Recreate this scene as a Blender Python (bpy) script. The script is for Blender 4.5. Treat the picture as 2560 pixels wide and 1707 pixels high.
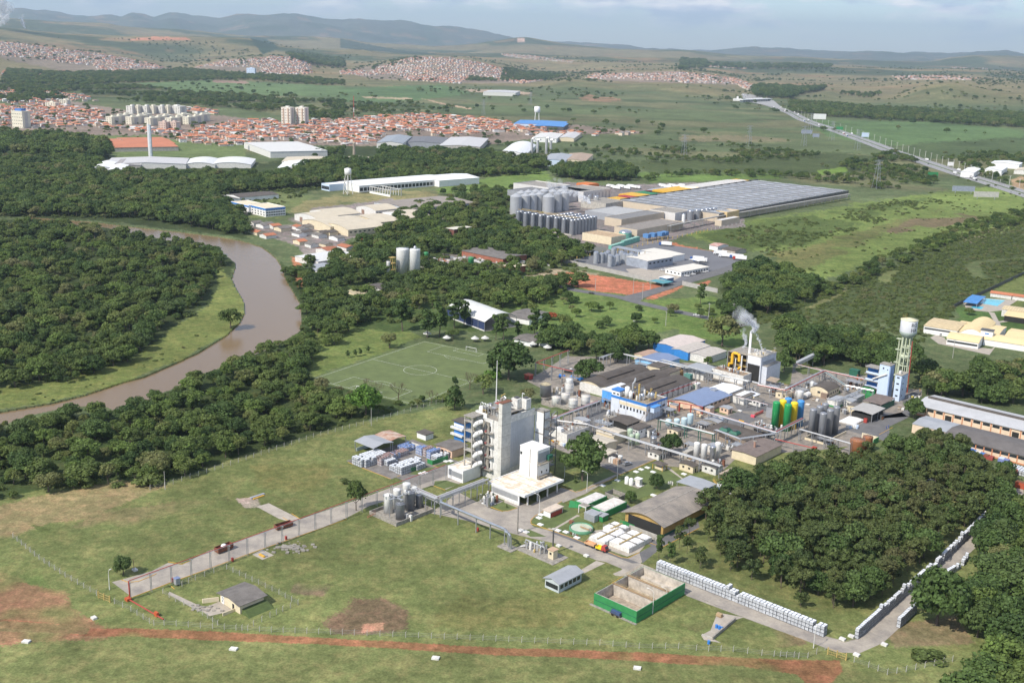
import bpy,math,random
import numpy as np
from math import radians as rad,sin,cos,pi,hypot,atan2
newob=bpy.data.objects.new
RND=random.Random;enum=enumerate;BLD='building'
def spin(o,a):o.rotation_euler=(0,0,a)
for o in list(bpy.data.objects):bpy.data.objects.remove(o)
SC=bpy.context.scene
COL=SC.collection
def pin(n,k,v):n.inputs[k].default_value=v
def wire(t,a,b):t.links.new(a,b)
W,H=2560,1707;F=2742.;PITCH=rad(15.2);ROLL=rad(1.6);CH=177.
from mathutils import Matrix,Vector
cam=newob('camera',bpy.data.cameras.new('camera'));COL.objects.link(cam)
cam.matrix_world=Matrix.Translation((0,0,CH)) @ Matrix.Rotation(pi/2-PITCH,4,'X') @ Matrix.Rotation(ROLL,4,'Z')
cam.data.sensor_width=36;cam.data.lens=36*F/W;cam.data.clip_start=1;cam.data.clip_end=200000
SC.camera=cam
SUN_AZ,SUN_EL=rad(229),rad(46)
world=bpy.data.worlds.new('World');SC.world=world;world.use_nodes=True
nt=world.node_tree;nt.nodes.clear()
def N(nt,t,**k):
 n=nt.nodes.new(t)
 for a,b in k.items():setattr(n,a,b)
 return n
sky=N(nt,'ShaderNodeTexSky',sky_type='NISHITA',sun_disc=False,sun_elevation=SUN_EL,sun_rotation=SUN_AZ,altitude=600,air_density=1.0,dust_density=.3,ozone_density=5.0)
tc=N(nt,'ShaderNodeTexCoord');sep=N(nt,'ShaderNodeSeparateXYZ');wire(nt,tc.outputs['Generated'],sep.inputs[0])
cmb=N(nt,'ShaderNodeVectorMath',operation='MULTIPLY');wire(nt,tc.outputs['Generated'],cmb.inputs[0]);pin(cmb,1,(11,11,42))
n1=N(nt,'ShaderNodeTexNoise');pin(n1,'Scale',.8);pin(n1,'Detail',8);pin(n1,'Roughness',.6)
wire(nt,cmb.outputs[0],n1.inputs['Vector'])
r1=N(nt,'ShaderNodeValToRGB');r1.color_ramp.elements[0].position=.47;r1.color_ramp.elements[1].position=.58
wire(nt,n1.outputs['Fac'],r1.inputs[0])
n2=N(nt,'ShaderNodeTexNoise');pin(n2,'Scale',2.2);pin(n2,'Detail',6);wire(nt,cmb.outputs[0],n2.inputs['Vector'])
r2=N(nt,'ShaderNodeValToRGB');r2.color_ramp.elements[0].color=(4.0,4.7,6.2,1);r2.color_ramp.elements[1].color=(9.5,9.0,8.9,1)
r2.color_ramp.elements[0].position=.4;r2.color_ramp.elements[1].position=.62
wire(nt,n2.outputs['Fac'],r2.inputs[0])
hf=N(nt,'ShaderNodeMapRange');pin(hf,'From Min',.004);pin(hf,'From Max',.034);pin(hf,'To Max',.95);wire(nt,sep.outputs[2],hf.inputs['Value'])
cm=N(nt,'ShaderNodeMath',operation='MULTIPLY');wire(nt,r1.outputs[0],cm.inputs[0]);wire(nt,hf.outputs[0],cm.inputs[1])
mx=N(nt,'ShaderNodeMix',data_type='RGBA');wire(nt,cm.outputs[0],mx.inputs['Factor']);wire(nt,sky.outputs[0],mx.inputs['A']);wire(nt,r2.outputs[0],mx.inputs['B'])
bg=N(nt,'ShaderNodeBackground');pin(bg,'Strength',.115);wire(nt,mx.outputs['Result'],bg.inputs['Color'])
wo=N(nt,'ShaderNodeOutputWorld');wire(nt,bg.outputs[0],wo.inputs[0])
sl=bpy.data.lights.new('sun','SUN');sl.energy=3.7;sl.angle=rad(.6);sl.color=(1.0,.94,.85)
sun=newob('sun',sl);COL.objects.link(sun)
sd=Vector((sin(SUN_AZ)*cos(SUN_EL),cos(SUN_AZ)*cos(SUN_EL),sin(SUN_EL)))
sun.rotation_euler=sd.to_track_quat('Z','Y').to_euler();sun.location=(0,0,500)
SC.view_settings.view_transform='Standard';SC.view_settings.look='None'
SC.view_settings.exposure=.55;SC.view_settings.gamma=1.0;SC.view_settings.use_curve_mapping=False
SC.cycles.max_bounces=5;SC.cycles.diffuse_bounces=2;SC.cycles.glossy_bounces=2;SC.cycles.volume_bounces=0;SC.cycles.transparent_max_bounces=24
FR=dict(P=(0,0,1),D=(0,0,.91875),R1=(0,0,2.735),R2=(850,0,2.735),R3=(1700,0,2.735),R4=(0,470,2.735),R5=(780,420,3.2667),R6=(1240,420,3.7935),R7=(1700,440,2.735),
S1=(1220,780,4.3556),S2=(1640,780,4.3556),S3=(2060,760,3.92),S4=(860,940,3.92),S5=(1300,1040,3.92),S6=(200,1140,3.1357),S7=(1300,1340,3.36),S8=(1860,1140,2.7657),
T6=(1120,960,4.9),T7=(1880,960,8.7125),T3=(2160,780,6.272),T5=(760,820,4.704))
cr,sr,cp,sp=cos(ROLL),sin(ROLL),cos(PITCH),sin(PITCH)
def toP(fr,x,y):a=FR[fr];return a[0]+x/a[2],a[1]+y/a[2]
def ray(px,py):
 x=px-W/2;y=-(py-H/2);xu=x*cr-y*sr;yu=x*sr+y*cr
 return xu,F*cp+yu*sp,-F*sp+yu*cp
def G(fr,x,y,z=0.):
 d=ray(*toP(fr,x,y));t=(z-CH)/d[2]
 return Vector((d[0]*t,d[1]*t,z))
def pix(X,Y,Z):
 z=Z-CH;dep=Y*cp-z*sp;dep=np.where(dep>1,dep,1e-3)if isinstance(dep,np.ndarray)else dep
 xu=X/dep*F;yu=(Y*sp+z*cp)/dep*F
 return xu*cr+yu*sr+W/2,H/2-(-xu*sr+yu*cr)
SITE=rad(42.2)
def yaw_of(p,q):
 return atan2(q[0]-p[0],q[1]-p[1])
class Fr:
 def __init__(s,yaw=SITE):s.yaw=yaw;s.A=(sin(yaw),cos(yaw));s.B=(cos(yaw),-sin(yaw))
 def loc(s,p):return p[0]*s.B[0]+p[1]*s.B[1],p[0]*s.A[0]+p[1]*s.A[1]
 def wor(s,b,a,z=0):return Vector((b*s.B[0]+a*s.A[0],b*s.B[1]+a*s.A[1],z))
 def at(s,fr,x,y,z=0):return s.loc(G(fr,x,y,z))
 def rect(s,fr,pts,z=0):
  q=[s.at(fr,x,y,z)for x,y in pts]
  return min(a for a,_ in q),max(a for a,_ in q),min(b for _,b in q),max(b for _,b in q)
SF=Fr()
MATS={}
def mat(name,col,rough=0.8,metal=0.0,dirt=0.25,scale=0.4,col2=None,stripe=None,rnd=0.0,fine=0.0,axis='Y',alpha=None,emit=None,spec=None):
 if name in MATS:return MATS[name]
 m=bpy.data.materials.new(name);m.use_nodes=True;t=m.node_tree;bs=t.nodes['Principled BSDF']
 pin(bs,'Roughness',rough);pin(bs,'Metallic',metal)
 if spec is not None:pin(bs,'Specular IOR Level',spec)
 g=N(t,'ShaderNodeNewGeometry')
 no=N(t,'ShaderNodeTexNoise');pin(no,'Scale',scale);pin(no,'Detail',5);pin(no,'Roughness',.65)
 wire(t,g.outputs['Position'],no.inputs['Vector'])
 rp=N(t,'ShaderNodeValToRGB');rp.color_ramp.elements[0].position=.38;rp.color_ramp.elements[1].position=.66
 wire(t,no.outputs['Fac'],rp.inputs[0])
 c2=col2 or tuple(c*(1-dirt)for c in col)
 mi=N(t,'ShaderNodeMix',data_type='RGBA');pin(mi,'A',(*col,1));pin(mi,'B',(*c2,1))
 wire(t,rp.outputs[0],mi.inputs['Factor']);out=mi.outputs['Result']
 def mulby(out,fac_socket,lo,hi):
  mr=N(t,'ShaderNodeMapRange');pin(mr,'To Min',lo);pin(mr,'To Max',hi);wire(t,fac_socket,mr.inputs['Value'])
  vm=N(t,'ShaderNodeVectorMath',operation='SCALE');wire(t,out,vm.inputs[0]);wire(t,mr.outputs[0],vm.inputs['Scale']);return vm.outputs[0]
 if stripe:
  tx=N(t,'ShaderNodeTexCoord');wv=N(t,'ShaderNodeTexWave',wave_type='BANDS',bands_direction=axis,wave_profile='SAW'if stripe[1]>.5 else 'SIN')
  pin(wv,'Scale',stripe[0]);pin(wv,'Distortion',.0);wire(t,tx.outputs['Object'],wv.inputs['Vector'])
  out=mulby(out,wv.outputs['Fac'],1-stripe[1]*.5 if stripe[1]<=.5 else .75,1.0)
 if fine:
  n3=N(t,'ShaderNodeTexNoise');pin(n3,'Scale',scale*9);pin(n3,'Detail',3);wire(t,g.outputs['Position'],n3.inputs['Vector'])
  out=mulby(out,n3.outputs['Fac'],1-fine,1+fine)
 if rnd:
  oi=N(t,'ShaderNodeObjectInfo');out=mulby(out,oi.outputs['Random'],1-rnd,1+rnd)
 wire(t,out,bs.inputs['Base Color'])
 if alpha is not None:pin(bs,'Alpha',alpha)
 if emit:pin(bs,'Emission Color',(*emit,1));pin(bs,'Emission Strength',1)
 MATS[name]=m;return m
def leafmat(name,cols,rough=0.65,trans=.28):
 if name in MATS:return MATS[name]
 m=bpy.data.materials.new(name);m.use_nodes=True;t=m.node_tree;bs=t.nodes['Principled BSDF'];pin(bs,'Roughness',rough)
 pin(bs,'Specular IOR Level',.25)
 oi=N(t,'ShaderNodeObjectInfo');rp=N(t,'ShaderNodeValToRGB');e=rp.color_ramp.elements
 e[0].color=(*cols[0],1);e[1].color=(*cols[-1],1)
 for i,c in enum(cols[1:-1]):x=e.new((i+1)/(len(cols)-1));x.color=(*c,1)
 wire(t,oi.outputs['Random'],rp.inputs[0])
 g=N(t,'ShaderNodeNewGeometry');mr=N(t,'ShaderNodeMapRange');pin(mr,'To Min',.8);pin(mr,'To Max',1.75)
 no=N(t,'ShaderNodeTexNoise');pin(no,'Scale',.018);pin(no,'Detail',3);wire(t,g.outputs['Position'],no.inputs['Vector'])
 ad=N(t,'ShaderNodeMath',operation='MULTIPLY_ADD');pin(ad,1,1.6);pin(ad,2,-.8);wire(t,no.outputs['Fac'],ad.inputs[0])
 a2=N(t,'ShaderNodeMath',operation='MULTIPLY_ADD',use_clamp=True);pin(a2,1,.85);wire(t,oi.outputs['Random'],a2.inputs[0]);a3=N(t,'ShaderNodeMath',operation='ADD');pin(a3,1,.07);wire(t,ad.outputs[0],a3.inputs[0]);wire(t,a3.outputs[0],a2.inputs[2]);wire(t,a2.outputs[0],rp.inputs[0])
 wire(t,g.outputs['Random Per Island'],mr.inputs['Value'])
 vm=N(t,'ShaderNodeVectorMath',operation='SCALE');wire(t,rp.outputs[0],vm.inputs[0]);wire(t,mr.outputs[0],vm.inputs['Scale'])
 wire(t,vm.outputs[0],bs.inputs['Base Color'])
 tr=N(t,'ShaderNodeBsdfTranslucent');wire(t,vm.outputs[0],tr.inputs[0]);ms=N(t,'ShaderNodeMixShader');pin(ms,0,trans)
 wire(t,bs.outputs[0],ms.inputs[1]);wire(t,tr.outputs[0],ms.inputs[2])
 wire(t,ms.outputs[0],t.nodes['Material Output'].inputs[0])
 MATS[name]=m;return m
KREG={}
def link(o,parent=None):
 COL.objects.link(o)
 if parent is not None:o.parent=parent;KREG.setdefault(parent,[]).append(o)
 return o
def tag(o,label=None,cat=None,group=None,kind=None):
 if label:o['label']=label
 if cat:o['category']=cat
 if group:o['group']=group
 if kind:o['kind']=kind
 return o
class MB:
 def __init__(s):s.v=[];s.f=[];s.m=[];s.mi=0;s.smooth=set()
 def add(s,vs,fs,smooth=False):
  n=len(s.v);s.v+=[tuple(p)for p in vs]
  for f in fs:
   if smooth:s.smooth.add(len(s.f))
   s.f.append(tuple(i+n for i in f));s.m.append(s.mi)
  return s
 def box(s,x0,x1,y0,y1,z0,z1):
  return s.add([(x0,y0,z0),(x1,y0,z0),(x1,y1,z0),(x0,y1,z0),(x0,y0,z1),(x1,y0,z1),(x1,y1,z1),(x0,y1,z1)],
      [(0,3,2,1),(4,5,6,7),(0,1,5,4),(1,2,6,5),(2,3,7,6),(3,0,4,7)])
 def prism(s,pts,z0,z1):
  n=len(pts);area=sum(pts[i][0]*pts[(i+1)%n][1]-pts[(i+1)%n][0]*pts[i][1]for i in range(n))
  if area<0:pts=pts[::-1]
  return s.add([(p[0],p[1],z0)for p in pts]+[(p[0],p[1],z1)for p in pts],
      [tuple(range(n))[::-1],tuple(range(n,2*n))]+[(i,(i+1)%n,n+(i+1)%n,n+i)for i in range(n)])
 def cyl(s,x,y,z0,z1,r0,r1=None,n=16,cap=True):
  r1=r0 if r1 is None else r1
  vs=[(x+r0*cos(2*pi*i/n),y+r0*sin(2*pi*i/n),z0)for i in range(n)]+[(x+r1*cos(2*pi*i/n),y+r1*sin(2*pi*i/n),z1)for i in range(n)]
  s.add(vs,[(i,(i+1)%n,n+(i+1)%n,n+i)for i in range(n)],True)
  if cap:s.add(vs,[tuple(range(n))[::-1],tuple(range(n,2*n))])
  return s
 def lathe(s,x,y,prof,n=18):
  vs=[(x+r*cos(2*pi*i/n),y+r*sin(2*pi*i/n),z)for r,z in prof for i in range(n)]
  s.add(vs,[(k*n+i,k*n+(i+1)%n,(k+1)*n+(i+1)%n,(k+1)*n+i)for k in range(len(prof)-1)for i in range(n)],True)
  return s
 def bar(s,p,q,r,n=6):
  p=Vector(p);q=Vector(q);d=q-p
  if d.length<1e-6:return s
  d.normalize();u=d.cross(Vector((0,0,1)))
  if u.length<1e-3:u=Vector((1,0,0))
  u.normalize();w=d.cross(u)
  ring=[u*cos(2*pi*i/n)*r+w*sin(2*pi*i/n)*r for i in range(n)]
  vs=[p+k for k in ring]+[q+k for k in ring]
  s.add(vs,[(i,(i+1)%n,n+(i+1)%n,n+i)[::-1]for i in range(n)],n>6);s.add(vs,[tuple(range(n)),tuple(range(n,2*n))[::-1]])
  return s
 def path(s,pts,r,n=6):
  for p,q in zip(pts,pts[1:]):s.bar(p,q,r,n)
  return s
 def hexa(s,b,t):
  return s.add(list(b)+list(t),[(3,2,1,0),(4,5,6,7),(0,1,5,4),(1,2,6,5),(2,3,7,6),(3,0,4,7)])
 def mesh(s,name,mats):
  me=bpy.data.meshes.new(name);me.from_pydata(s.v,[],s.f)
  for m in (mats if isinstance(mats,(list,tuple))else [mats]):me.materials.append(m)
  if any(s.m):me.polygons.foreach_set('material_index',s.m)
  if s.smooth:
   a=np.zeros(len(s.f),bool);a[list(s.smooth)]=True;me.polygons.foreach_set('use_smooth',a)
  me.update();return me
 def build(s,name,mats,parent=None):
  return link(newob(name,s.mesh(name,mats)),parent)
def thing(name,label,cat,loc,yaw=None,group=None):
 o=newob(name,None);COL.objects.link(o);o.location=loc;o.empty_display_size=1
 if yaw is not None:spin(o,-yaw)
 return tag(o,label,cat,group)
def copy_tree(o,parent=None):
 c=o.copy();c.parent=None;link(c,parent)
 for ch in KREG.get(o,[]):copy_tree(ch,c)
 return c
def place(o,loc,rz=0,sc=1,label=None):
 o.location=loc;spin(o,rz);o.scale=(sc,)*3 if not isinstance(sc,tuple)else sc
 if label:o['label']=label
 return o
def inpoly(x,y,poly):
 r=np.zeros(np.shape(x),bool);n=len(poly)
 for i in range(n):
  x0,y0=poly[i];x1,y1=poly[(i+1)%n]
  if y0==y1:continue
  c=((y0>y)!=(y1>y))&(x<(x1-x0)*(y-y0)/(y1-y0)+x0);r ^= c
 return r
def PP(fr,pts):return [toP(fr,x,y)for x,y in pts]
_rs=np.random.RandomState(7);_LAT=_rs.rand(256,256)
def vnoise(x,y):
 xi=np.floor(x).astype(int);yi=np.floor(y).astype(int);fx=x-xi;fy=y-yi;fx=fx*fx*(3-2*fx);fy=fy*fy*(3-2*fy)
 a=_LAT[xi%256,yi%256];b=_LAT[(xi+1)%256,yi%256];c=_LAT[xi%256,(yi+1)%256];d=_LAT[(xi+1)%256,(yi+1)%256]
 return (a*(1-fx)+b*fx)*(1-fy)+(c*(1-fx)+d*fx)*fy
def fbm(x,y,o=4):
 s=0;a=.5
 for i in range(o):s=s+a*vnoise(x+17.3*i,y-9.1*i);x=x*2.03;y=y*2.03;a*=.5
 return s
RIDGES=[
 (4250,None,0),
 (5000,[('R2',[(1150,640),(1250,606),(1400,575),(1600,540),(1750,560),(1950,585),(2050,575),(2352,565)]),('R3',[(250,590),(430,640),(620,660),(830,690),(1000,620),(1110,650),(1260,700),(1450,680),(1650,588),(1850,560),(2000,592),(2150,625),(2352,640)])],0),
 (5600,.25,0),
 (6600,[('R1',[(0,285),(400,338),(700,372),(900,402),(1120,455),(1320,450),(1500,412),(1850,385),(2080,408),(2140,455),(2352,470)]),('R2',[(150,462),(300,440),(480,402),(650,385),(900,420),(1100,460),(1300,520),(1400,548),(1650,520),(1750,500),(2000,480),(2352,482)]),('R3',[(300,520),(430,560),(700,560),(1200,572),(1700,545),(1900,538),(2352,560)])],0),
 (7600,.75,0),
 (9500,[('R1',[(0,180),(250,210),(500,230),(900,250),(1300,250),(1700,256),(1900,310),(2100,330),(2352,340)]),('R2',[(150,333),(300,360),(700,372),(1000,380),(1270,375),(1600,388),(1900,395),(2352,402)]),('R3',[(400,425),(800,435),(1200,460),(1600,480),(2000,475),(2352,500)])],0),
 (11500,.6,0),
 (14000,[('R1',[(0,115),(200,130),(400,150),(700,155),(1000,190),(1300,215),(1700,240),(2352,262)]),('R2',[(200,300),(500,315),(800,320),(1050,290),(1200,263),(1270,257),(1400,280),(1550,308),(1800,325),(2352,345)]),('R3',[(500,380),(1000,400),(1500,418),(1700,425),(1850,395),(2000,380),(2150,385),(2352,392)])],0),
 (18000,.4,0),
 (26000,[('R1',[(0,75),(150,75),(300,85),(600,100),(740,90),(820,105),(900,70),(960,71),(1050,92),(1150,68),(1200,75),(1300,103),(1500,132),(1600,112),(1700,98),(1850,120),(2000,118),(2200,130),(2352,136)]),('R2',[(60,130),(250,140),(500,155),(600,175),(900,220),(1200,262),(1500,300),(2352,330)]),('R3',[(600,345),(1150,357),(1600,362),(1850,374),(2050,358),(2220,347),(2352,378)])],0),
 (34000,.5,0),(46000,None,0)]
NA=1401;AZ=np.linspace(-rad(40),rad(40),NA)
def skyline(spec,d):
 pts=[]
 for fr,q in spec:pts+=[toP(fr,*p)for p in q]
 pts.sort();a=[];z=[]
 for x,y in pts:
  r=ray(x,y);h=hypot(r[0],r[1]);a.append(atan2(r[0],r[1]));z.append(CH+d*r[2]/h)
 zz=np.interp(AZ,a,z);k=1 if d>20000 else 7
 return np.maximum(np.convolve(np.pad(zz,k,mode='edge'),np.ones(2*k+1)/(2*k+1),'valid'),0)
RZ=[];prev=np.zeros(NA)
for i,(d,spec,_)in enum(RIDGES):
 RZ.append(None if isinstance(spec,float)else (np.zeros(NA)if spec is None else skyline(spec,d)))
for i in range(len(RZ)):
 if RZ[i]is None:
  nx=RZ[i+1]if i+1<len(RZ)and RZ[i+1]is not None else RZ[i-1]
  RZ[i]=np.minimum(RZ[i-1],nx)*RIDGES[i][1]
RD=np.array([r[0]for r in RIDGES],float);RZ=np.array(RZ)
def height(X,Y):
 X=np.asarray(X,float);Y=np.asarray(Y,float);d=np.hypot(X,Y);a=np.clip(np.arctan2(X,Y),AZ[0],AZ[-1])
 ai=(a-AZ[0])/(AZ[1]-AZ[0]);a0=np.clip(ai.astype(int),0,NA-2);fa=ai-a0
 wob=1+.10*(fbm(X/1900+5,Y/1900+3,3)-.45)*2*np.clip((d-5000)/3000,0,1)
 dd=np.clip(d*wob,RD[0],RD[-1]-1);k=np.clip(np.searchsorted(RD,dd,'right')-1,0,len(RD)-2)
 t=(dd-RD[k])/(RD[k+1]-RD[k]);t=t*t*(3-2*t)
 z0=RZ[k,a0]*(1-fa)+RZ[k,a0+1]*fa;z1=RZ[k+1,a0]*(1-fa)+RZ[k+1,a0+1]*fa
 z=z0*(1-t)+z1*t
 s=np.clip((d-3600)/3000,0,1)
 amp=10*s+26*np.clip((d-7000)/9000,0,1)+120*np.clip((d-17000)/7000,0,1)
 fall=np.clip(z/25,.15,1)
 z=z+amp*fall*(fbm(X/(260+d*.03),Y/(260+d*.03),5)-.5)*2*np.where(d>24000,.8,1)
 return np.where(d<3400,0,np.maximum(z,0))
RIVER=PP('D',[(-60,975),(0,945),(120,925),(200,905),(280,878),(330,865),(400,835),(455,810),(520,770),(552,740),(564,715),(560,690),(545,665),(533,640),(541,615),(540,602),(510,580),(440,563),(330,540),(240,522),(135,512),(60,505),(60,497),(140,504),(200,508),(300,520),(390,530),(480,540),(555,552),(600,566),(632,590),(645,610),(655,640),(670,665),(688,695),(692,725),(688,760),(640,790),(570,820),(530,832),(490,850),(455,860),(420,885),(380,898),(300,935),(270,945),(235,930),(150,935),(60,955),(-60,1000)])
e_rows=[]
d=40.
rows=[1,15,40,70,100,130,160,190,215]
e=CH/235.
while CH/e<2600:rows.append(CH/e);e-=.00052
d=2600.
while d<46000:rows.append(d);d*=1.0105
rows.append(46000);rows=np.array(rows)
fine=np.arange(-29.6,29.61,.075);cols=np.concatenate([np.arange(-180,-44,8),np.arange(-44,-29.7,1.2),fine,np.arange(30.6,44,1.2),np.arange(44,180,8)])
ca=np.radians(cols);nc=len(ca);nr=len(rows)
X=rows[:,None]*np.sin(ca)[None];Y=rows[:,None]*np.cos(ca)[None]
Z=height(X,Y)
Xf,Yf=X.ravel(),Y.ravel();Zf=Z.ravel().copy()
px,py=pix(Xf,Yf,np.zeros_like(Xf));front=(Yf>150)&(np.abs(np.arctan2(Xf,Yf))<rad(33))
pxz,pyz=pix(Xf,Yf,Zf)
riv=front&inpoly(px,py,RIVER)
Zf[riv]=-3.0
GREEN=(.136,.160,.056);LAWN=(.13,.16,.05);DRY=(.200,.172,.078);SCRUB=(.062,.085,.030);MEADOW=(.085,.150,.035);RED=(.225,.105,.055);SOIL=(.15,.105,.062)
FOREST=(.042,.060,.022);HILL=(.165,.150,.072);FIELD=(.092,.122,.052);PAVED=(.22,.20,.185);SAND=(.33,.27,.19)
colr=np.empty((len(Xf),3));colr[:]=FIELD
dist=np.hypot(Xf,Yf)
nz=fbm(Xf/60,Yf/60,4);nzf=fbm(Xf/420+9,Yf/260,5);nj1=fbm(Xf/18+31,Yf/18,3)-.47;nj2=fbm(Xf/18-7,Yf/18+50,3)-.47
_r=np.random.RandomState(3);nj1=nj1+_r.normal(size=len(nj1))*.11;nj2=nj2+_r.normal(size=len(nj1))*.11
def paint(fr,pts,c,soft=8,mixn=0.0,elev=False,c2=None,amt=1.0):
 P=PP(fr,pts);xs=[p[0]for p in P];ys=[p[1]for p in P]
 bx,by=(pxz,pyz)if elev else (px,py)
 cand=np.nonzero(front&(bx>min(xs)-soft*2)&(bx<max(xs)+soft*2)&(by>min(ys)-soft)&(by<max(ys)+soft))[0]
 if not len(cand):return
 m=inpoly(bx[cand]+nj1[cand]*soft*4,by[cand]+nj2[cand]*soft*2,P);i=cand[m]
 k=np.full(len(i),amt)
 if mixn:k=amt*np.clip((nz[i]-.47+mixn)*5/max(mixn,.1)*.3+.5,0,1)
 colr[i]=colr[i]*(1-k[:,None])+np.array(c)*k[:,None]
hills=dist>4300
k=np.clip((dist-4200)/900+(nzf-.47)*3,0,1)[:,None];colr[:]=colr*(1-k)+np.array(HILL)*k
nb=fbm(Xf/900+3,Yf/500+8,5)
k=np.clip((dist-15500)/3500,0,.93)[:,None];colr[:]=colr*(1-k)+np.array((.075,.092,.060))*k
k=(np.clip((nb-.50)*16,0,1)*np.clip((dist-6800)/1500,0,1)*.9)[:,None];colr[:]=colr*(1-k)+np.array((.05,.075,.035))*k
k=(np.clip((fbm(Xf/500+13,Yf/200+2,4)-.60)*18,0,1)*np.clip((dist-5000)/1500,0,1)*.5)[:,None];colr[:]=colr*(1-k)+np.array((.27,.17,.09))*k
k=(np.clip((fbm(Xf/330+40,Yf/200+11,5)-.49)*12,0,1)*np.clip((dist-1500)/400,0,1)*np.clip((4400-dist)/400,0,1)*.75)[:,None];colr[:]=colr*(1-k)+np.array((.058,.082,.034))*k
k=(np.clip((fbm(Xf/250+70,Yf/160+31,5)-.53)*14,0,1)*np.clip((dist-1200)/400,0,1)*np.clip((4600-dist)/400,0,1)*.6)[:,None];colr[:]=colr*(1-k)+np.array((.155,.150,.075))*k
paint('D',[(-200,1150),(1050,930),(1300,1000),(2000,1000),(2352,1100),(2500,1700),(-200,1700)],GREEN,4)
paint('D',[(-200,1570),(-200,1450),(0,1450),(1900,1535),(2500,1570),(2500,1750),(-200,1750)],(.130,.148,.054),4)
paint('D',[(-50,1170),(280,1100),(390,1110),(230,1180),(100,1200),(-50,1280)],(.21,.18,.085),10,.08)
paint('D',[(60,1330),(0,1310),(-50,1480),(330,1455),(250,1440),(160,1390),(150,1360)],(.21,.13,.07),12,.06)
paint('D',[(0,1420),(200,1440),(500,1450),(720,1462),(1150,1485),(1480,1498),(1800,1515),(1930,1515),(1935,1540),(1900,1580),(1860,1580),(1830,1550),(1700,1530),(1480,1518),(1150,1502),(720,1478),(420,1466),(200,1458),(0,1442)],RED,4,.10,amt=.85)
paint('D',[(-50,1420),(210,1440),(200,1455),(-50,1448)],(.15,.13,.06),4,amt=.8)
paint('D',[(800,1375),(870,1370),(930,1400),(940,1440),(880,1452),(760,1452),(740,1425),(790,1400)],(.14,.105,.06),12,.02)
paint('D',[(835,1430),(880,1428),(880,1445),(830,1452)],(.34,.20,.12),3)
paint('D',[(1555,1405),(1600,1385),(1640,1400),(1650,1430),(1600,1450),(1560,1435)],(.12,.075,.045),7,.1)
paint('D',[(680,1330),(760,1340),(740,1370),(660,1360)],(.15,.125,.07),8,.05)
paint('D',[(330,1290),(400,1265),(430,1275),(380,1300),(300,1320)],RED,4,.03)
paint('D',[(770,1085),(850,1075),(880,1100),(860,1130),(800,1150),(770,1120)],(.19,.13,.085),6,.06)
paint('D',[(540,1145),(590,1140),(600,1165),(560,1165)],(.33,.29,.22),3)
paint('D',[(640,1250),(690,1245),(700,1265),(650,1275)],(.34,.30,.25),3,.1)
paint('D',[(1700,1420),(1860,1440),(1850,1480),(1640,1500),(1650,1460)],(.17,.135,.07),7,.05)
paint('D',[(560,1070),(760,1060),(780,1110),(700,1135),(600,1120)],(.135,.145,.05),12,.1)
paint('D',[(200,1180),(520,1140),(560,1200),(350,1260),(150,1260)],(.17,.155,.07),16,.1)
paint('D',[(1100,1340),(1250,1350),(1360,1380),(1300,1440),(1000,1440),(1000,1400)],(.14,.150,.052),14,.1)
paint('D',[(60,1200),(160,1230),(180,1250),(120,1250)],(.10,.125,.04),8,.1)
paint('D',[(0,1260),(90,1290),(120,1350),(0,1330)],(.12,.16,.05),8,.05)
paint('D',[(2020,1440),(2200,1410),(2230,1480),(2060,1490)],(.17,.145,.075),9,.1)
paint('D',[(-100,500),(140,505),(300,530),(480,562),(540,600),(530,640),(500,690),(440,720),(380,770),(330,810),(200,860),(-100,900)],FOREST,6)
paint('D',[(500,610),(532,640),(560,690),(562,720),(548,745),(500,780),(400,830),(280,880),(100,925),(-80,950),(-80,900),(150,870),(300,830),(350,790),(420,740),(480,700),(500,650)],(.135,.165,.048),6)
paint('D',[(-100,330),(240,330),(260,380),(560,385),(740,345),(900,320),(1180,345),(1250,390),(1060,405),(740,435),(640,445),(480,450),(560,500),(570,548),(430,530),(200,505),(-100,495)],FOREST,5)
paint('D',[(640,600),(655,640),(690,700),(690,760),(560,825),(440,875),(280,940),(-60,1000),(-60,1160),(200,1100),(390,1105),(600,1030),(850,962),(1040,915),(1000,900),(720,870),(700,800),(740,730),(720,640)],(.048,.070,.024),5)
paint('D',[(740,730),(900,740),(970,775),(720,865),(690,820),(660,790)],(.12,.16,.046),5)
paint('D',[(700,600),(760,620),(900,640),(1200,600),(1330,640),(1370,700),(1480,700),(1450,760),(1280,800),(1100,760),(900,760),(700,740)],(.055,.085,.026),6)
paint('D',[(820,560),(900,480),(1180,430),(1180,500),(1380,560),(1340,600),(1180,610),(1000,650),(860,660),(700,640)],(.05,.075,.024),5)
paint('D',[(1170,690),(1350,660),(1480,690),(1640,680),(1700,740),(1450,770),(1220,760)],(.105,.155,.042),6)
paint('D',[(1560,540),(1700,510),(2150,440),(2352,420),(2352,520),(2000,600),(1880,650),(1760,580),(1640,560)],(.135,.185,.050),8)
paint('D',[(1600,540),(1700,515),(2000,470),(2150,450),(2000,500),(1850,560),(1700,575)],(.080,.115,.032),8,.1)
paint('D',[(1650,660),(1880,660),(2352,520),(2352,640),(2200,700),(2150,760),(2000,740),(1700,740)],SCRUB,7)
paint('D',[(1780,590),(2000,520),(2200,470),(2100,500),(1900,600),(1800,640)],(.12,.135,.045),10,.1)
paint('R7',[(850,900),(1100,800),(1150,700),(1130,800),(1050,850),(870,915)],(.16,.17,.07),3)
paint('R7',[(1340,690),(1420,650),(1500,645),(1440,700),(1450,735),(1370,730)],(.14,.165,.06),3)
paint('R7',[(1940,610),(2020,580),(2352,550),(2352,565),(2050,600),(2080,700),(1990,690)],(.11,.14,.055),3,amt=.7)
paint('R7',[(1900,400),(2150,350),(2180,400),(1960,460)],(.16,.15,.085),6,.06)
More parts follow.
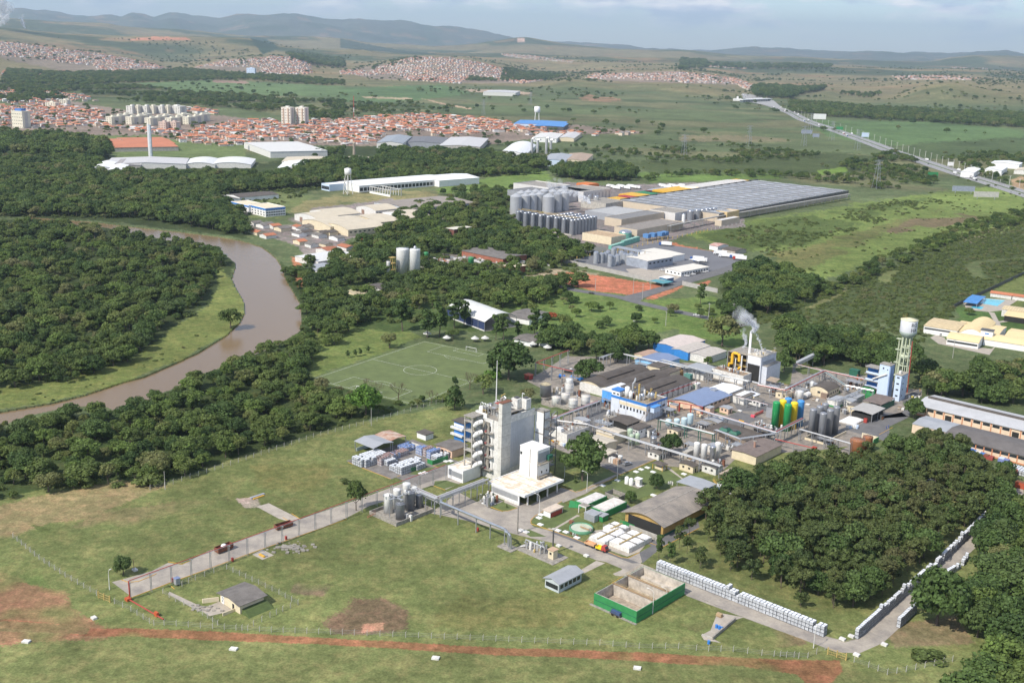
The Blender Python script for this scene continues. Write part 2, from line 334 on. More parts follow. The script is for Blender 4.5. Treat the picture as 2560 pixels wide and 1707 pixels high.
paint('R7',[(1620,280),(1900,260),(2100,270),(1900,330),(1500,390),(1380,380)],(.125,.105,.055),6,.1)
paint('R7',[(550,540),(900,470),(1050,460),(900,560),(700,560)],(.15,.155,.055),8,.08)
paint('R7',[(2130,790),(2352,640),(2352,900),(2200,880)],(.115,.145,.045),3)
paint('R7',[(1870,900),(2130,900),(2352,950),(2352,1150),(1750,1150),(1900,960)],(.07,.125,.034),5)
paint('R7',[(0,870),(300,1000),(430,1040),(420,1180),(100,1100),(0,1080)],(.10,.155,.04),4)
paint('R6',[(480,1030),(600,975),(900,1010),(1600,1110),(1320,1205),(1000,1180),(700,1110)],(.36,.14,.075),3)
paint('R6',[(640,930),(1000,990),(960,1020),(700,980),(480,1030),(250,1020),(500,960)],(.25,.22,.14),3,.1)
paint('R6',[(1640,700),(2000,780),(2352,830),(2352,860),(1900,790),(1640,730)],(.36,.15,.075),4)
paint('R6',[(1400,1240),(1760,1110),(1700,1170),(1500,1250)],(.34,.14,.075),4)
paint('R6',[(1860,1110),(2050,1060),(2000,1110)],(.34,.14,.075),3)
paint('R5',[(870,760),(960,740),(1270,740),(1250,800),(1150,800),(900,800)],(.30,.135,.07),3)
paint('R4',[(1990,470),(2050,480),(2080,660),(2030,680),(2020,560)],(.34,.16,.08),3)
paint('D',[(1010,430),(1250,385),(1270,420),(1170,440),(1000,445)],(.115,.175,.045),4)
paint('D',[(740,432),(1010,440),(1000,470),(840,480),(650,490),(600,470),(640,448)],(.20,.19,.085),5,.05)
paint('D',[(480,455),(650,440),(720,450),(640,500),(560,500),(500,480)],(.12,.15,.055),4)
paint('D',[(1450,400),(1560,380),(1750,395),(1800,410),(1500,420)],(.10,.16,.04),4)
paint('D',[(1450,370),(1900,350),(2050,360),(1950,400),(1500,400)],(.062,.085,.03),6)
paint('R1',[(920,570),(1450,545),(1700,560),(2352,590),(2352,670),(1640,640),(1330,640),(1000,590)],(.10,.155,.06),3)
paint('R1',[(1450,548),(1680,556),(1700,575),(1450,562)],(.25,.18,.13),2)
paint('R2',[(0,600),(700,580),(900,640),(500,690),(0,700)],(.088,.145,.055),4)
paint('R2',[(150,660),(500,670),(480,682),(160,672)],(.38,.32,.2),2)
paint('R2',[(530,668),(740,712),(920,745),(880,750),(720,720)],(.36,.27,.17),2)
paint('R2',[(850,610),(1200,620),(1320,640),(1250,650),(1180,635),(900,630)],(.36,.29,.2),2)
paint('R2',[(1620,680),(1700,645),(1850,660),(1930,690),(1800,700)],(.24,.15,.09),3,.05)
paint('R3',[(850,820),(1700,830),(2000,860),(2352,890),(2352,1020),(1600,1000),(1300,990),(1000,930)],(.085,.140,.05),4)
paint('R3',[(1600,980),(2352,940),(2352,1080),(1700,1090),(1500,1040)],(.065,.095,.035),5)
paint('R3',[(940,1170),(1130,1140),(1150,1175),(960,1200)],(.13,.21,.04),2)
paint('R3',[(2260,1230),(2352,1200),(2352,1313),(2270,1280)],(.30,.22,.12),3,.1)
paint('R3',[(0,920),(500,930),(800,960),(400,970),(0,970)],(.16,.15,.08),5,.06)
paint('R1',[(880,270),(1060,250),(1300,262),(1300,275),(1050,275),(900,285)],(.42,.20,.11),1,elev=True)
paint('R1',[(1710,256),(1800,260),(1890,310),(1890,340),(1800,372),(1740,310)],(.035,.06,.03),1,elev=True)
paint('R2',[(0,265),(220,310),(400,340),(700,372),(560,378),(300,356),(0,330)],(.045,.065,.035),1,elev=True)
paint('R2',[(1210,265),(1265,265),(1265,292),(1215,292)],(.5,.36,.26),.5,elev=True)
paint('R1',[(0,285),(400,338),(700,372),(1120,458),(1190,490),(900,500),(400,480),(0,400)],(.20,.17,.12),2,elev=True)
paint('R1',[(1310,465),(1500,412),(1850,385),(2130,412),(2130,500),(1800,510),(1500,480)],(.2,.17,.12),2,elev=True)
paint('R2',[(0,480),(300,440),(480,402),(700,392),(900,420),(1200,510),(1400,550),(1250,570),(900,570),(200,540)],(.2,.17,.12),2,elev=True)
paint('R2',[(1680,530),(1750,500),(2352,485),(2352,570),(1850,555)],(.22,.18,.13),2,elev=True)
paint('R3',[(0,490),(300,525),(430,560),(400,580),(0,570)],(.22,.18,.13),2,elev=True)
paint('R1',[(0,740),(400,680),(900,760),(1500,790),(1900,830),(2352,840),(2352,1000),(1700,990),(1200,980),(800,930),(0,900)],(.20,.165,.125),3)
paint('R2',[(0,810),(500,790),(1000,810),(1200,850),(1600,850),(2100,910),(1500,920),(1000,990),(0,1000)],(.20,.165,.125),3)
paint('R1',[(0,960),(1050,920),(1200,960),(1680,990),(1680,1080),(780,1080),(740,1000),(0,1000)],(.11,.15,.055),3)
paint('R4',[(1320,90),(1600,130),(1880,200),(2352,190),(2352,600),(2100,560),(2050,400),(1850,330),(1730,300),(1600,190),(1400,110)],(.20,.18,.155),4,.06)
paint('R5',[(0,330),(640,250),(900,330),(1260,330),(1100,440),(520,480),(260,600),(0,600)],(.22,.20,.175),4)
paint('R6',[(130,430),(160,200),(700,130),(1000,170),(2100,130),(2352,250),(2352,560),(1900,600),(1640,700),(1040,790),(860,800),(640,700),(200,500)],(.20,.185,.165),3)
colr*=(1+(nzf-.47)[:,None]*.5)*(1+(nz-.47)[:,None]*.35)
colr[riv]=(.14,.10,.06)
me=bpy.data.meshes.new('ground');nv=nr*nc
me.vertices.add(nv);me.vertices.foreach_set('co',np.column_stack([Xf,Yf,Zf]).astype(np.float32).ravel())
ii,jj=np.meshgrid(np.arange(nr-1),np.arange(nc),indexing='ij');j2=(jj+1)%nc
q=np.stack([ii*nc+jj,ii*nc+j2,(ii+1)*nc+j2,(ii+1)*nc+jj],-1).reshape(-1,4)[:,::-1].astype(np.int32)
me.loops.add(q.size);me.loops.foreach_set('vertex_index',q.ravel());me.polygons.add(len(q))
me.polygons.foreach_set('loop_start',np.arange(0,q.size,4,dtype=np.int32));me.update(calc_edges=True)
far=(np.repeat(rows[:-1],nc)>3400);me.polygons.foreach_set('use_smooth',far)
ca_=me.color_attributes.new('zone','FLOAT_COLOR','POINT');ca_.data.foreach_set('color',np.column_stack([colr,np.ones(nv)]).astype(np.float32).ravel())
gm=bpy.data.materials.new('ground');gm.use_nodes=True;t=gm.node_tree;bs=t.nodes['Principled BSDF'];pin(bs,'Roughness',.95);pin(bs,'Specular IOR Level',.1)
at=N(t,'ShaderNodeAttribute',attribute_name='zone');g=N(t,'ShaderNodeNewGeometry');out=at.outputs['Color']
for scl,det,lo,hi,an in ((.35,5,.66,1.34,1),(.06,6,.78,1.24,1),(1.3,4,.70,1.30,1),(.009,5,.75,1.25,1)):
 n=N(t,'ShaderNodeTexNoise');pin(n,'Scale',scl);pin(n,'Detail',det);pin(n,'Roughness',.68)
 wire(t,g.outputs['Position'],n.inputs['Vector'])
 mr=N(t,'ShaderNodeMapRange');pin(mr,'From Min',.3);pin(mr,'From Max',.7);pin(mr,'To Min',lo);pin(mr,'To Max',hi);wire(t,n.outputs['Fac'],mr.inputs['Value'])
 vm=N(t,'ShaderNodeVectorMath',operation='SCALE');wire(t,out,vm.inputs[0]);wire(t,mr.outputs[0],vm.inputs['Scale']);out=vm.outputs[0]
n=N(t,'ShaderNodeTexNoise');pin(n,'Scale',.12);pin(n,'Detail',7);pin(n,'Roughness',.75);wire(t,g.outputs['Position'],n.inputs['Vector'])
rp=N(t,'ShaderNodeValToRGB');rp.color_ramp.elements[0].position=.46;rp.color_ramp.elements[1].position=.66;rp.color_ramp.elements[1].color=(.5,.5,.5,1);wire(t,n.outputs['Fac'],rp.inputs[0])
tint=N(t,'ShaderNodeMix',data_type='RGBA',blend_type='MULTIPLY');pin(tint,'Factor',1);wire(t,out,tint.inputs['A']);pin(tint,'B',(1.75,1.22,1.5,1))
mi=N(t,'ShaderNodeMix',data_type='RGBA');wire(t,rp.outputs[0],mi.inputs['Factor']);wire(t,out,mi.inputs['A']);wire(t,tint.outputs['Result'],mi.inputs['B'])
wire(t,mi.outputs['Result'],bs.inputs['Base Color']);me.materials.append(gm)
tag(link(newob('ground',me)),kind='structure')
rm=bpy.data.materials.new('river');rm.use_nodes=True;t=rm.node_tree;bs=t.nodes['Principled BSDF']
pin(bs,'Base Color',(.20,.135,.070,1));pin(bs,'Roughness',.2);pin(bs,'IOR',1.33)
n=N(t,'ShaderNodeTexNoise');pin(n,'Scale',.5);pin(n,'Detail',3);g=N(t,'ShaderNodeNewGeometry');wire(t,g.outputs['Position'],n.inputs['Vector'])
bp=N(t,'ShaderNodeBump');pin(bp,'Strength',.12);pin(bp,'Distance',.3);wire(t,n.outputs['Fac'],bp.inputs['Height']);wire(t,bp.outputs[0],bs.inputs['Normal'])
m=MB();xs=[G('P',x,y)for x,y in RIVER]
m.box(min(p.x for p in xs)-30,max(p.x for p in xs)+30,min(p.y for p in xs)-30,max(p.y for p in xs)+40,-1.4,-.8)
tag(m.build('river',rm),kind='structure')
hz=bpy.data.materials.new('haze');hz.use_nodes=True;t=hz.node_tree;t.nodes.remove(t.nodes['Principled BSDF'])
v=N(t,'ShaderNodeVolumePrincipled');pin(v,'Color',(.68,.85,1.0,1));pin(v,'Density',4.2e-5);pin(v,'Anisotropy',.2)
wire(t,v.outputs[0],t.nodes['Material Output'].inputs['Volume'])
m=MB();m.box(-46200,46200,-46200,46200,-4,1300);tag(m.build('haze',hz),kind='stuff')
LEAF=leafmat('foliage',[(.050,.078,.022),(.078,.112,.028),(.100,.132,.034),(.085,.120,.030),(.105,.155,.034),(.130,.150,.044),(.145,.145,.060)])
LEAFD=leafmat('dark_foliage',[(.040,.070,.020),(.058,.094,.025),(.078,.120,.032),(.066,.095,.030)])
LEAFP=leafmat('pine_foliage',[(.048,.070,.022),(.070,.094,.028),(.090,.108,.034),(.066,.092,.026),(.096,.094,.038)])
LEAFL=leafmat('scrub_foliage',[(.085,.115,.032),(.12,.15,.042),(.078,.108,.032),(.15,.15,.065)])
LEAFG=leafmat('bright_foliage',[(.075,.145,.022),(.095,.170,.03)])
LEAFO=leafmat('red_blossom',[(.40,.09,.03),(.30,.08,.03)])
TWIG=leafmat('brown_twigs',[(.16,.125,.085),(.12,.105,.06)])
BARK=mat('bark',(.13,.10,.075),scale=2)
def crown_arrays(rng,kind):
 cl=[]
 if kind in ('broad','dense','open'):
  R={'broad':4.6,'dense':4.9,'open':4.2}[kind];zc={'broad':6.0,'dense':5.2,'open':6.4}[kind];rz={'broad':3.4,'dense':4.5,'open':3.0}[kind]
  n={'broad':26,'dense':46,'open':18}[kind]
  for i in range(n):
   u=rng.uniform(-.55,1);th=rng.uniform(0,2*pi);s=math.sqrt(1-u*u);k=rng.uniform(.55,.93)
   ax=1+.22*sin(th*2+kind.__len__()+rng.uniform(-.3,.3))
   cl.append((R*k*s*cos(th)*ax,R*k*s*sin(th),zc+rz*k*u,rng.uniform(1.0,1.9)))
 elif kind=='pine':
  for i in range(24):
   h=rng.uniform(4.2,9.4);rr=2.9*math.sqrt(max(0,1-((h-6)/4.0)**2))*rng.uniform(.4,1);th=rng.uniform(0,2*pi)
   cl.append((rr*cos(th),rr*sin(th),h,rng.uniform(.7,1.35)))
 elif kind=='cone':
  for i in range(26):
   t_=rng.uniform(0,1);h=1.6+8*t_;rr=2.4*(1-t_)*rng.uniform(.5,1);th=rng.uniform(0,2*pi);cl.append((rr*cos(th),rr*sin(th),h,.5+.7*(1-t_)))
 elif kind=='slim':
  for i in range(24):
   h=rng.uniform(3.2,9.4);rr=1.9*math.sqrt(max(.02,1-((h-6)/4.2)**2))*rng.uniform(.3,1.1);th=rng.uniform(0,2*pi)
   cl.append((rr*cos(th),rr*sin(th),h,rng.uniform(.6,1.1)))
 elif kind=='bush':
  for i in range(12):
   th=rng.uniform(0,2*pi);rr=rng.uniform(0,4.6);cl.append((rr*cos(th),rr*sin(th),rng.uniform(1.5,6.0)*(1-rr/9),rng.uniform(1.6,3.2)))
 per={'broad':80,'dense':78,'open':65,'pine':78,'cone':40,'slim':48,'bush':55}[kind]
 size={'broad':.42,'dense':.42,'open':.40,'pine':.31,'cone':.42,'slim':.38,'bush':.8}[kind]
 out=[]
 for (cx,cy,cz,r)in cl:
  d=rng.normal(size=(per,3));d[:,2]=np.abs(d[:,2])*.9-.35*(rng.rand(per));d /= np.linalg.norm(d,axis=1)[:,None]
  c=np.array((cx,cy,cz))+d*(r*rng.uniform(.75,1.1,(per,1)))
  nrm=d+rng.normal(size=(per,3))*.42;nrm /= np.linalg.norm(nrm,axis=1)[:,None]
  u=np.cross(nrm,rng.normal(size=(per,3)));u /= np.linalg.norm(u,axis=1)[:,None];w=np.cross(nrm,u)
  s=(size*rng.uniform(.6,1.35,(per,1)))
  out.append(np.stack([c-u*s,c-w*s*.7,c+u*s,c+w*s*.7],1))
 return np.concatenate(out)
def mesh_np(name,quads,mats,extra=None):
 n=len(quads);V=quads.reshape(-1,3);F_=np.arange(n*4).reshape(-1,4);mi=np.zeros(n,int)
 vs=V.tolist();fs=F_.tolist()
 if extra is not None:k=len(vs);vs+=extra.v;fs+=[[i+k for i in f]for f in extra.f];mi=np.concatenate([mi,np.ones(len(extra.f),int)])
 me=bpy.data.meshes.new(name);me.from_pydata(vs,[],fs)
 for m_ in mats:me.materials.append(m_)
 me.polygons.foreach_set('material_index',mi.astype(np.int32));me.update();return me
def trunk_mb(rng,kind):
 m=MB();h={'pine':8.5,'slim':8.5,'cone':8,'bush':1.5}.get(kind,5.2);r=.16 if kind in ('pine','slim','cone')else .30
 lean=(rng.uniform(-.5,.5),rng.uniform(-.5,.5));k=4;pts=[(lean[0]*i/k,lean[1]*i/k,h*i/k)for i in range(k+1)]
 for i in range(k):
  a,b=pts[i],pts[i+1];n=6;r0=r*(1-.16*i);r1=r*(1-.16*(i+1))
  vs=[(a[0]+r0*cos(2*pi*j/n),a[1]+r0*sin(2*pi*j/n),a[2]-(.3 if i==0 else 0))for j in range(n)]+[(b[0]+r1*cos(2*pi*j/n),b[1]+r1*sin(2*pi*j/n),b[2])for j in range(n)]
  m.add(vs,[(j,(j+1)%n,n+(j+1)%n,n+j)for j in range(n)])
 if kind in ('broad','dense','open'):
  for i in range(5):
   th=rng.uniform(0,2*pi);z=rng.uniform(2.4,4.6);L=rng.uniform(2,3.2);m.bar((0,0,z),(L*cos(th),L*sin(th),z+L*.75),.10,5)
 if kind=='pine':
  for i in range(6):
   th=rng.uniform(0,2*pi);z=rng.uniform(4,7.5);m.bar((0,0,z),(1.9*cos(th),1.9*sin(th),z+.7),.05,4)
 return m
def bare_mb(rng):
 m=MB();m.bar((0,0,-.2),(0,0,3.2),.22,6)
 def br(p,d,L,r,lv):
  q=p+d*L;m.bar(p,q,r,4 if lv<2 else 3)
  if lv<4:
   for _ in range(3):
    e=(d+Vector((rng.uniform(-.75,.75),rng.uniform(-.75,.75),rng.uniform(-.15,.5)))).normalized();br(q,e,L*.72,r*.6,lv+1)
 for i in range(5):
  th=2*pi*i/5+rng.uniform(-.3,.3);br(Vector((0,0,2.4+.2*i)),Vector((cos(th)*.8,sin(th)*.8,.8)).normalized(),2.1,.10,0)
 return m
SPEC={'broad':('broadleaf_tree',LEAF,6),'dense':('dense_tree',LEAFD,5),'open':('light_tree',LEAF,4),'pine':('pine_tree',LEAFP,6),'cone':('conifer_tree',LEAFD,2),'slim':('slim_tree',LEAFD,4),'bush':('bush',LEAFL,5)}
VAR={};JOINT={}
for kd,(nm,lm,cnt)in SPEC.items():
 VAR[kd]=[];JOINT[kd]=[]
 for i in range(cnt):
  rng=np.random.RandomState(len(kd)*100+i*7+ord(kd[0]));qd=crown_arrays(rng,kd);tm=trunk_mb(rng,kd)
  VAR[kd].append((mesh_np('crown',qd,[lm]),tm.mesh('trunk',BARK)))
  JOINT[kd].append(mesh_np('tree_form',qd,[lm,BARK],tm))
def tree(kind,x,y,h,label,group=None,w=None,name=None,cat='tree',z=None,leaf=None,var=None):
 rng=RND(int(x*13+y*7));vs=VAR[kind];cm_,tm_=vs[rng.randrange(len(vs))if var is None else var]
 z=float(height(x,y))if z is None else z
 r=thing(name or SPEC[kind][0],label,cat,(x,y,z),None,group);spin(r,rng.uniform(0,6.28))
 s=h/10.;sw=s if w is None else w/9.6;r.scale=(sw,sw,s)
 if leaf is not None:cm_=cm_.copy();cm_.materials[0]=leaf
 link(newob('trunk',tm_),r);link(newob('crown',cm_),r);return r
def px_tree(kind,fr,bx,by,wpx,hpx,label,group=None,**k):
 p=G(fr,bx,by);s=FR[fr][2];dst=math.sqrt(p.x**2+p.y**2+CH**2);el=math.asin(CH/dst)
 mpp=dst/F;return tree(kind,p.x,p.y,hpx/s*mpp/cos(el)*.97,label,group,w=wpx/s*mpp*{'slim':1.9,'pine':1.3,'cone':1.75,'dense':.9,'broad':.92,'open':1}.get(kind,1),**k)
def gn_scatter(name,pts,coll,label=None):
 n=len(pts['x']);me=bpy.data.meshes.new(name);me.vertices.add(n)
 me.vertices.foreach_set('co',np.column_stack([pts['x'],pts['y'],pts['z']]).astype(np.float32).ravel())
 for an,ty in (('sc','FLOAT_VECTOR'),('rz','FLOAT'),('vi','INT')):
  a=me.attributes.new(an,ty,'POINT')
  if ty=='FLOAT_VECTOR':a.data.foreach_set('vector',pts['sc'].astype(np.float32).ravel())
  elif ty=='FLOAT':a.data.foreach_set('value',pts['rz'].astype(np.float32))
  else:a.data.foreach_set('value',pts['vi'].astype(np.int32))
 ng=bpy.data.node_groups.new(name,'GeometryNodeTree')
 ng.interface.new_socket('Geometry',in_out='INPUT',socket_type='NodeSocketGeometry');ng.interface.new_socket('Geometry',in_out='OUTPUT',socket_type='NodeSocketGeometry')
 gi=ng.nodes.new('NodeGroupInput');go=ng.nodes.new('NodeGroupOutput');ip=ng.nodes.new('GeometryNodeInstanceOnPoints');ci=ng.nodes.new('GeometryNodeCollectionInfo')
 pin(ci,'Collection',coll);pin(ci,'Separate Children',True);pin(ci,'Reset Children',True)
 pin(ip,'Pick Instance',True)
 def A(nm,ty):
  a=ng.nodes.new('GeometryNodeInputNamedAttribute');a.data_type=ty;pin(a,'Name',nm);return a.outputs['Attribute']
 ng.links.new(gi.outputs[0],ip.inputs['Points']);ng.links.new(ci.outputs[0],ip.inputs['Instance'])
 ng.links.new(A('vi','INT'),ip.inputs['Instance Index']);ng.links.new(A('sc','FLOAT_VECTOR'),ip.inputs['Scale'])
 cx_=ng.nodes.new('ShaderNodeCombineXYZ');ng.links.new(A('rz','FLOAT'),cx_.inputs[2]);ng.links.new(cx_.outputs[0],ip.inputs['Rotation'])
 ng.links.new(ip.outputs[0],go.inputs[0])
 o=link(newob(name,me));md=o.modifiers.new('plants','NODES');md.node_group=ng;tag(o,label,None,None,'stuff');return o
COLLS={}
def plant_coll(kinds):
 key='_'.join(kinds)
 if key in COLLS:return COLLS[key]
 c=bpy.data.collections.new('plants_'+key);n=0
 for k_ in kinds:
  for me_ in JOINT[k_]:c.objects.link(newob('plant_%02d'%n,me_));n+=1
 COLLS[key]=(c,n);return COLLS[key]
KEEPOUT=[]
def scat(fr,poly,spacing,hmin,hmax,keep=1.0,dmin=None,dmax=None,seed=1,clump=0,holes=()):
 P=PP(fr,poly);rng=np.random.RandomState(seed)
 if dmin is None:
  w_=[G('P',a,b)for a,b in P];x0,x1,y0,y1=min(p.x for p in w_),max(p.x for p in w_),min(p.y for p in w_),max(p.y for p in w_)
 else:
  ans=[atan2(*ray(a,b)[:2])for a,b in P];a0,a1=min(ans),max(ans);x0=min(dmin*sin(a0),dmax*sin(a0));x1=max(dmin*sin(a1),dmax*sin(a1));y0=dmin*min(cos(a0),cos(a1));y1=dmax
 gx,gy=np.meshgrid(np.arange(x0,x1,spacing),np.arange(y0,y1,spacing));x=gx.ravel()+rng.uniform(-.5,.5,gx.size)*spacing*1.1;y=gy.ravel()+rng.uniform(-.5,.5,gx.size)*spacing*1.1
 z=height(x,y);a,b=pix(x,y,z);m=inpoly(a,b,P)
 if dmin is not None:d_=np.hypot(x,y);m&=(d_>dmin)&(d_<dmax)
 m&=rng.rand(len(x))<keep
 if clump:m&=(fbm(x/clump,y/clump+seed,3)>(.44 if clump<200 else .50))
 for hf,hp in holes:m&=~inpoly(a,b,PP(hf,hp))
 m&=~inpoly(a,b,RIVER)
 x,y,z=x[m],y[m],z[m];n=len(x)
 h=rng.uniform(0,1,n)**1.3*(hmax-hmin)+hmin
 return dict(x=x,y=y,z=z,h=h,rng=rng)
WOOD={}
def grow(group,kinds,pts,wide=1.0,share=None):
 L_=WOOD.setdefault((group,kinds),[]);rng=pts['rng'];n=len(pts['x'])
 ch=rng.choice(len(kinds),n,p=share)if share else rng.randint(0,len(kinds),n)
 for i in range(n):L_.append((pts['x'][i],pts['y'][i],pts['z'][i],pts['h'][i],int(ch[i]),wide*rng.uniform(.75,1.35)))
def plant_all(limits):
 for (group,kinds),L_ in WOOD.items():
  L_.sort(key=lambda t:t[0]**2+t[1]**2);lim,lab,gname=limits.get(group,(0,None,None))
  for (x,y,z,h,c,wd)in L_[:lim]:
   tree(kinds[c],x,y,h,lab[kinds[c]],gname+' of '+SPEC[kinds[c]][0].replace('_',' ')+'s',w=h*.96*wd,z=z,cat='bush'if kinds[c]=='bush'else 'tree')
  rest=L_[lim:]
  if not rest:continue
  c_,n_=plant_coll(kinds);r=RND(5);off=np.cumsum([0]+[len(JOINT[k_])for k_ in kinds])
  gn_scatter(group,dict(x=np.array([t[0]for t in rest]),y=np.array([t[1]for t in rest]),z=np.array([t[2]for t in rest])-.1,
   sc=np.array([(t[3]/10*t[5],)*2+(t[3]/10,)for t in rest]),rz=np.array([r.uniform(0,6.28)for t in rest]),vi=np.array([off[t[4]]+r.randrange(len(JOINT[kinds[t[4]]]))for t in rest])),c_)
BD=('broad','dense','open')
def dgrow(opts,*a,**k):grow('distant_wood',BD,scat(*a,**k),*opts)
grow('river_bend_wood',BD,scat('D',[(-150,525),(140,520),(300,545),(480,572),(520,600),(490,640),(450,700),(400,745),(345,785),(300,828),(200,875),(-150,915)],7.6,3,11,seed=2,keep=.9,holes=(('R4',[(1000,560),(1250,520),(1270,550),(1030,600)]),('R4',[(400,640),(620,600),(640,640),(430,690)]),('R4',[(560,1010),(760,960),(790,1000),(600,1060)]),('R4',[(0,960),(120,930),(140,970),(0,1010)]),('R4',[(290,370),(420,360),(560,410),(700,480),(720,540),(640,540),(540,450),(400,400)]),('R4',[(170,850),(280,835),(310,860),(200,885)]),('R4',[(1100,850),(1180,850),(1180,930),(1080,960)]))),1.15,(.6,.22,.18))
grow('river_bend_wood',BD,scat('D',[(-150,930),(120,880),(280,850),(370,790),(430,760),(520,740),(550,700),(530,640),(500,700),(380,770),(200,880)],15,2.5,6,seed=3,keep=.25),1.2,(.7,.1,.2))
grow('upper_wood',BD,scat('D',[(-150,352),(228,352),(235,404),(600,404),(660,398),(745,372),(860,378),(1150,392),(1250,400),(1060,410),(745,428),(640,438),(480,450),(565,500),(572,545),(500,535),(330,505),(140,497),(-150,500)],9.6,7,13,seed=4),1.2,(.55,.3,.15))
grow('riverside_wood',BD,scat('D',[(650,625),(700,690),(705,730),(690,775),(560,835),(470,875),(440,895),(280,950),(60,965),(-100,1020),(-100,1170),(200,1118),(390,1108),(600,1030),(700,995),(840,960),(800,940),(720,880),(690,850),(760,800),(830,740),(720,640)],7.6,3,9.5,seed=5,keep=.96),1.2,(.66,.2,.14))
grow('riverside_wood',BD,scat('D',[(840,962),(1040,918),(1060,880),(1030,905),(880,930),(800,925)],8,2.5,5,seed=6,keep=.7),1.2,(.66,.1,.24))
CH_=(('R5',[(560,800),(900,800),(900,900),(640,910)]),('R5',[(890,720),(1560,720),(1700,860),(1100,840)]),('R5',[(0,600),(250,640),(140,880),(0,900)]),('R5',[(250,960),(660,940),(640,1030),(300,1060)]))
grow('central_wood',BD,scat('D',[(690,640),(720,590),(790,600),(830,560),(880,545),(900,500),(960,480),(1140,440),(1160,505),(1200,532),(1260,545),(1300,556),(1365,580),(1340,600),(1180,640),(1240,650),(1340,660),(1250,700),(1150,710),(1090,700),(1000,700),(960,720),(860,740),(780,760),(720,740)],9.5,5,12,seed=7,keep=.93,holes=CH_),1.15,(.55,.35,.1))
grow('park_trees',BD,scat('D',[(1240,660),(1370,680),(1480,690),(1640,690),(1700,740),(1480,760),(1400,775),(1230,740),(1180,700)],17,4,8,seed=8,keep=.6),1.25,(.6,.25,.15))
grow('park_trees',BD,scat('D',[(1240,800),(1290,775),(1400,790),(1480,775),(1500,800),(1440,835),(1380,830),(1300,820)],9.5,8,13,seed=9,keep=.9),1.1,(.2,.7,.1))
grow('plant_wood',BD,scat('D',[(1760,790),(1790,770),(1900,770),(2060,800),(2110,860),(2180,930),(2130,930),(2090,915),(2000,850),(1900,840),(1830,850),(1790,820)],9.5,9,15,seed=10,holes=(('D',[(2040,860),(2110,860),(2110,950),(2040,940)]),)),1.1,(.25,.65,.1))
grow('plant_wood',BD,scat('D',[(2100,880),(2180,900),(2260,850),(2400,850),(2400,960),(2300,940),(2120,912)],10,8,14,seed=11),1.15,(.45,.4,.15))
grow('plant_wood',BD,scat('D',[(1650,720),(1690,640),(1720,620),(1790,630),(1885,660),(1860,690),(1750,730),(1700,745)],10,9,14,seed=12),1.15,(.5,.45,.05))
grow('plant_wood',BD,scat('D',[(1880,670),(2000,610),(2200,520),(2400,470),(2400,500),(2210,550),(2000,640),(1890,690)],9,4,8,seed=13,keep=.8),1.2,(.6,.2,.2))
grow('pine_grove',('pine','dense'),scat('D',[(1612,1200),(1640,1160),(1700,1135),(1740,1110),(1850,1080),(1960,1085),(2030,1060),(2060,1040),(2130,1010),(2230,1060),(2310,1110),(2320,1145),(2245,1165),(2255,1185),(2170,1262),(2120,1300),(2060,1345),(1968,1440),(1930,1410),(1760,1350),(1670,1310),(1620,1255)],6.3,8,13,seed=14,keep=.96),1.05,(.86,.14))
grow('pine_grove',('pine','dense'),scat('D',[(1500,1275),(1610,1210),(1660,1260),(1760,1335),(1900,1410),(1880,1430),(1640,1340)],8.5,5.5,10,seed=15,keep=.72),.95,(1,0))
grow('corner_wood',('dense','broad'),scat('D',[(2255,1210),(2300,1170),(2450,1150),(2450,1700),(2180,1640),(2235,1560),(2245,1450),(2215,1400),(2235,1300)],9.5,9,13,seed=16),1.2,(.75,.25))
dgrow((.9,(.3,.6,.1)),'D',[(1255,405),(1280,395),(1440,395),(1465,415),(1350,418)],10,12,19,seed=17)
dgrow((1.2,),'D',[(1460,412),(1560,395),(1800,400),(1960,370),(2060,350),(2140,395),(2150,425),(2050,440),(1950,425),(1800,412),(1600,402),(1480,420)],12,5,10,seed=18,keep=.9,clump=50)
dgrow((1.2,),'D',[(1450,345),(1700,335),(1900,358),(1800,378),(1500,378)],13,5,9,seed=19,keep=.9,clump=70)
dgrow((1.1,),'D',[(1100,330),(1300,335),(1480,350),(1450,380),(1260,380),(1180,350)],14,5,10,seed=20,keep=.6,clump=50)
dgrow((1.1,),'D',[(1140,440),(1180,425),(1180,470),(1100,445),(1000,450),(1050,435)],11,5,9,seed=41,keep=.7)
dgrow((1.3,),'R1',[(60,480),(400,505),(1100,490),(1300,475),(1600,510),(2050,530),(2352,565),(2352,585),(2200,585),(1700,548),(1000,565),(600,590),(0,580)],22,9,16,seed=21)
dgrow((1.25,),'R1',[(0,590),(600,590),(1000,600),(1330,645),(1640,652),(2352,680),(2352,830),(2100,830),(1950,780),(1500,745),(1200,712),(840,700),(700,660),(0,720)],17,8,14,seed=22,keep=.85,clump=110)
dgrow((1.25,),'R2',[(0,690),(500,700),(720,740),(400,790),(0,800)],18,5,11,seed=23,keep=.7,clump=80)
dgrow((1.1,),'R1',[(0,950),(300,960),(740,1000),(760,1080),(620,1100),(300,1100),(0,1080)],12,9,22,seed=24)
dgrow((1.1,),'R1',[(2120,1060),(2352,1020),(2352,1070),(2100,1080)],12,7,12,seed=25,keep=.8)
dgrow((1.05,(.3,.6,.1)),'R2',[(0,1130),(250,1130),(300,1050),(500,1060),(690,1060),(1000,1065),(1090,1100),(1350,1120),(1450,1150),(1400,1170),(900,1190),(200,1160),(0,1180)],12,8,18,seed=26,keep=.95)
dgrow((1.2,(.2,.7,.1)),'R3',[(500,580),(760,580),(980,590),(980,620),(830,650),(770,680),(500,665)],26,16,28,seed=27,dmin=3900,dmax=5600)
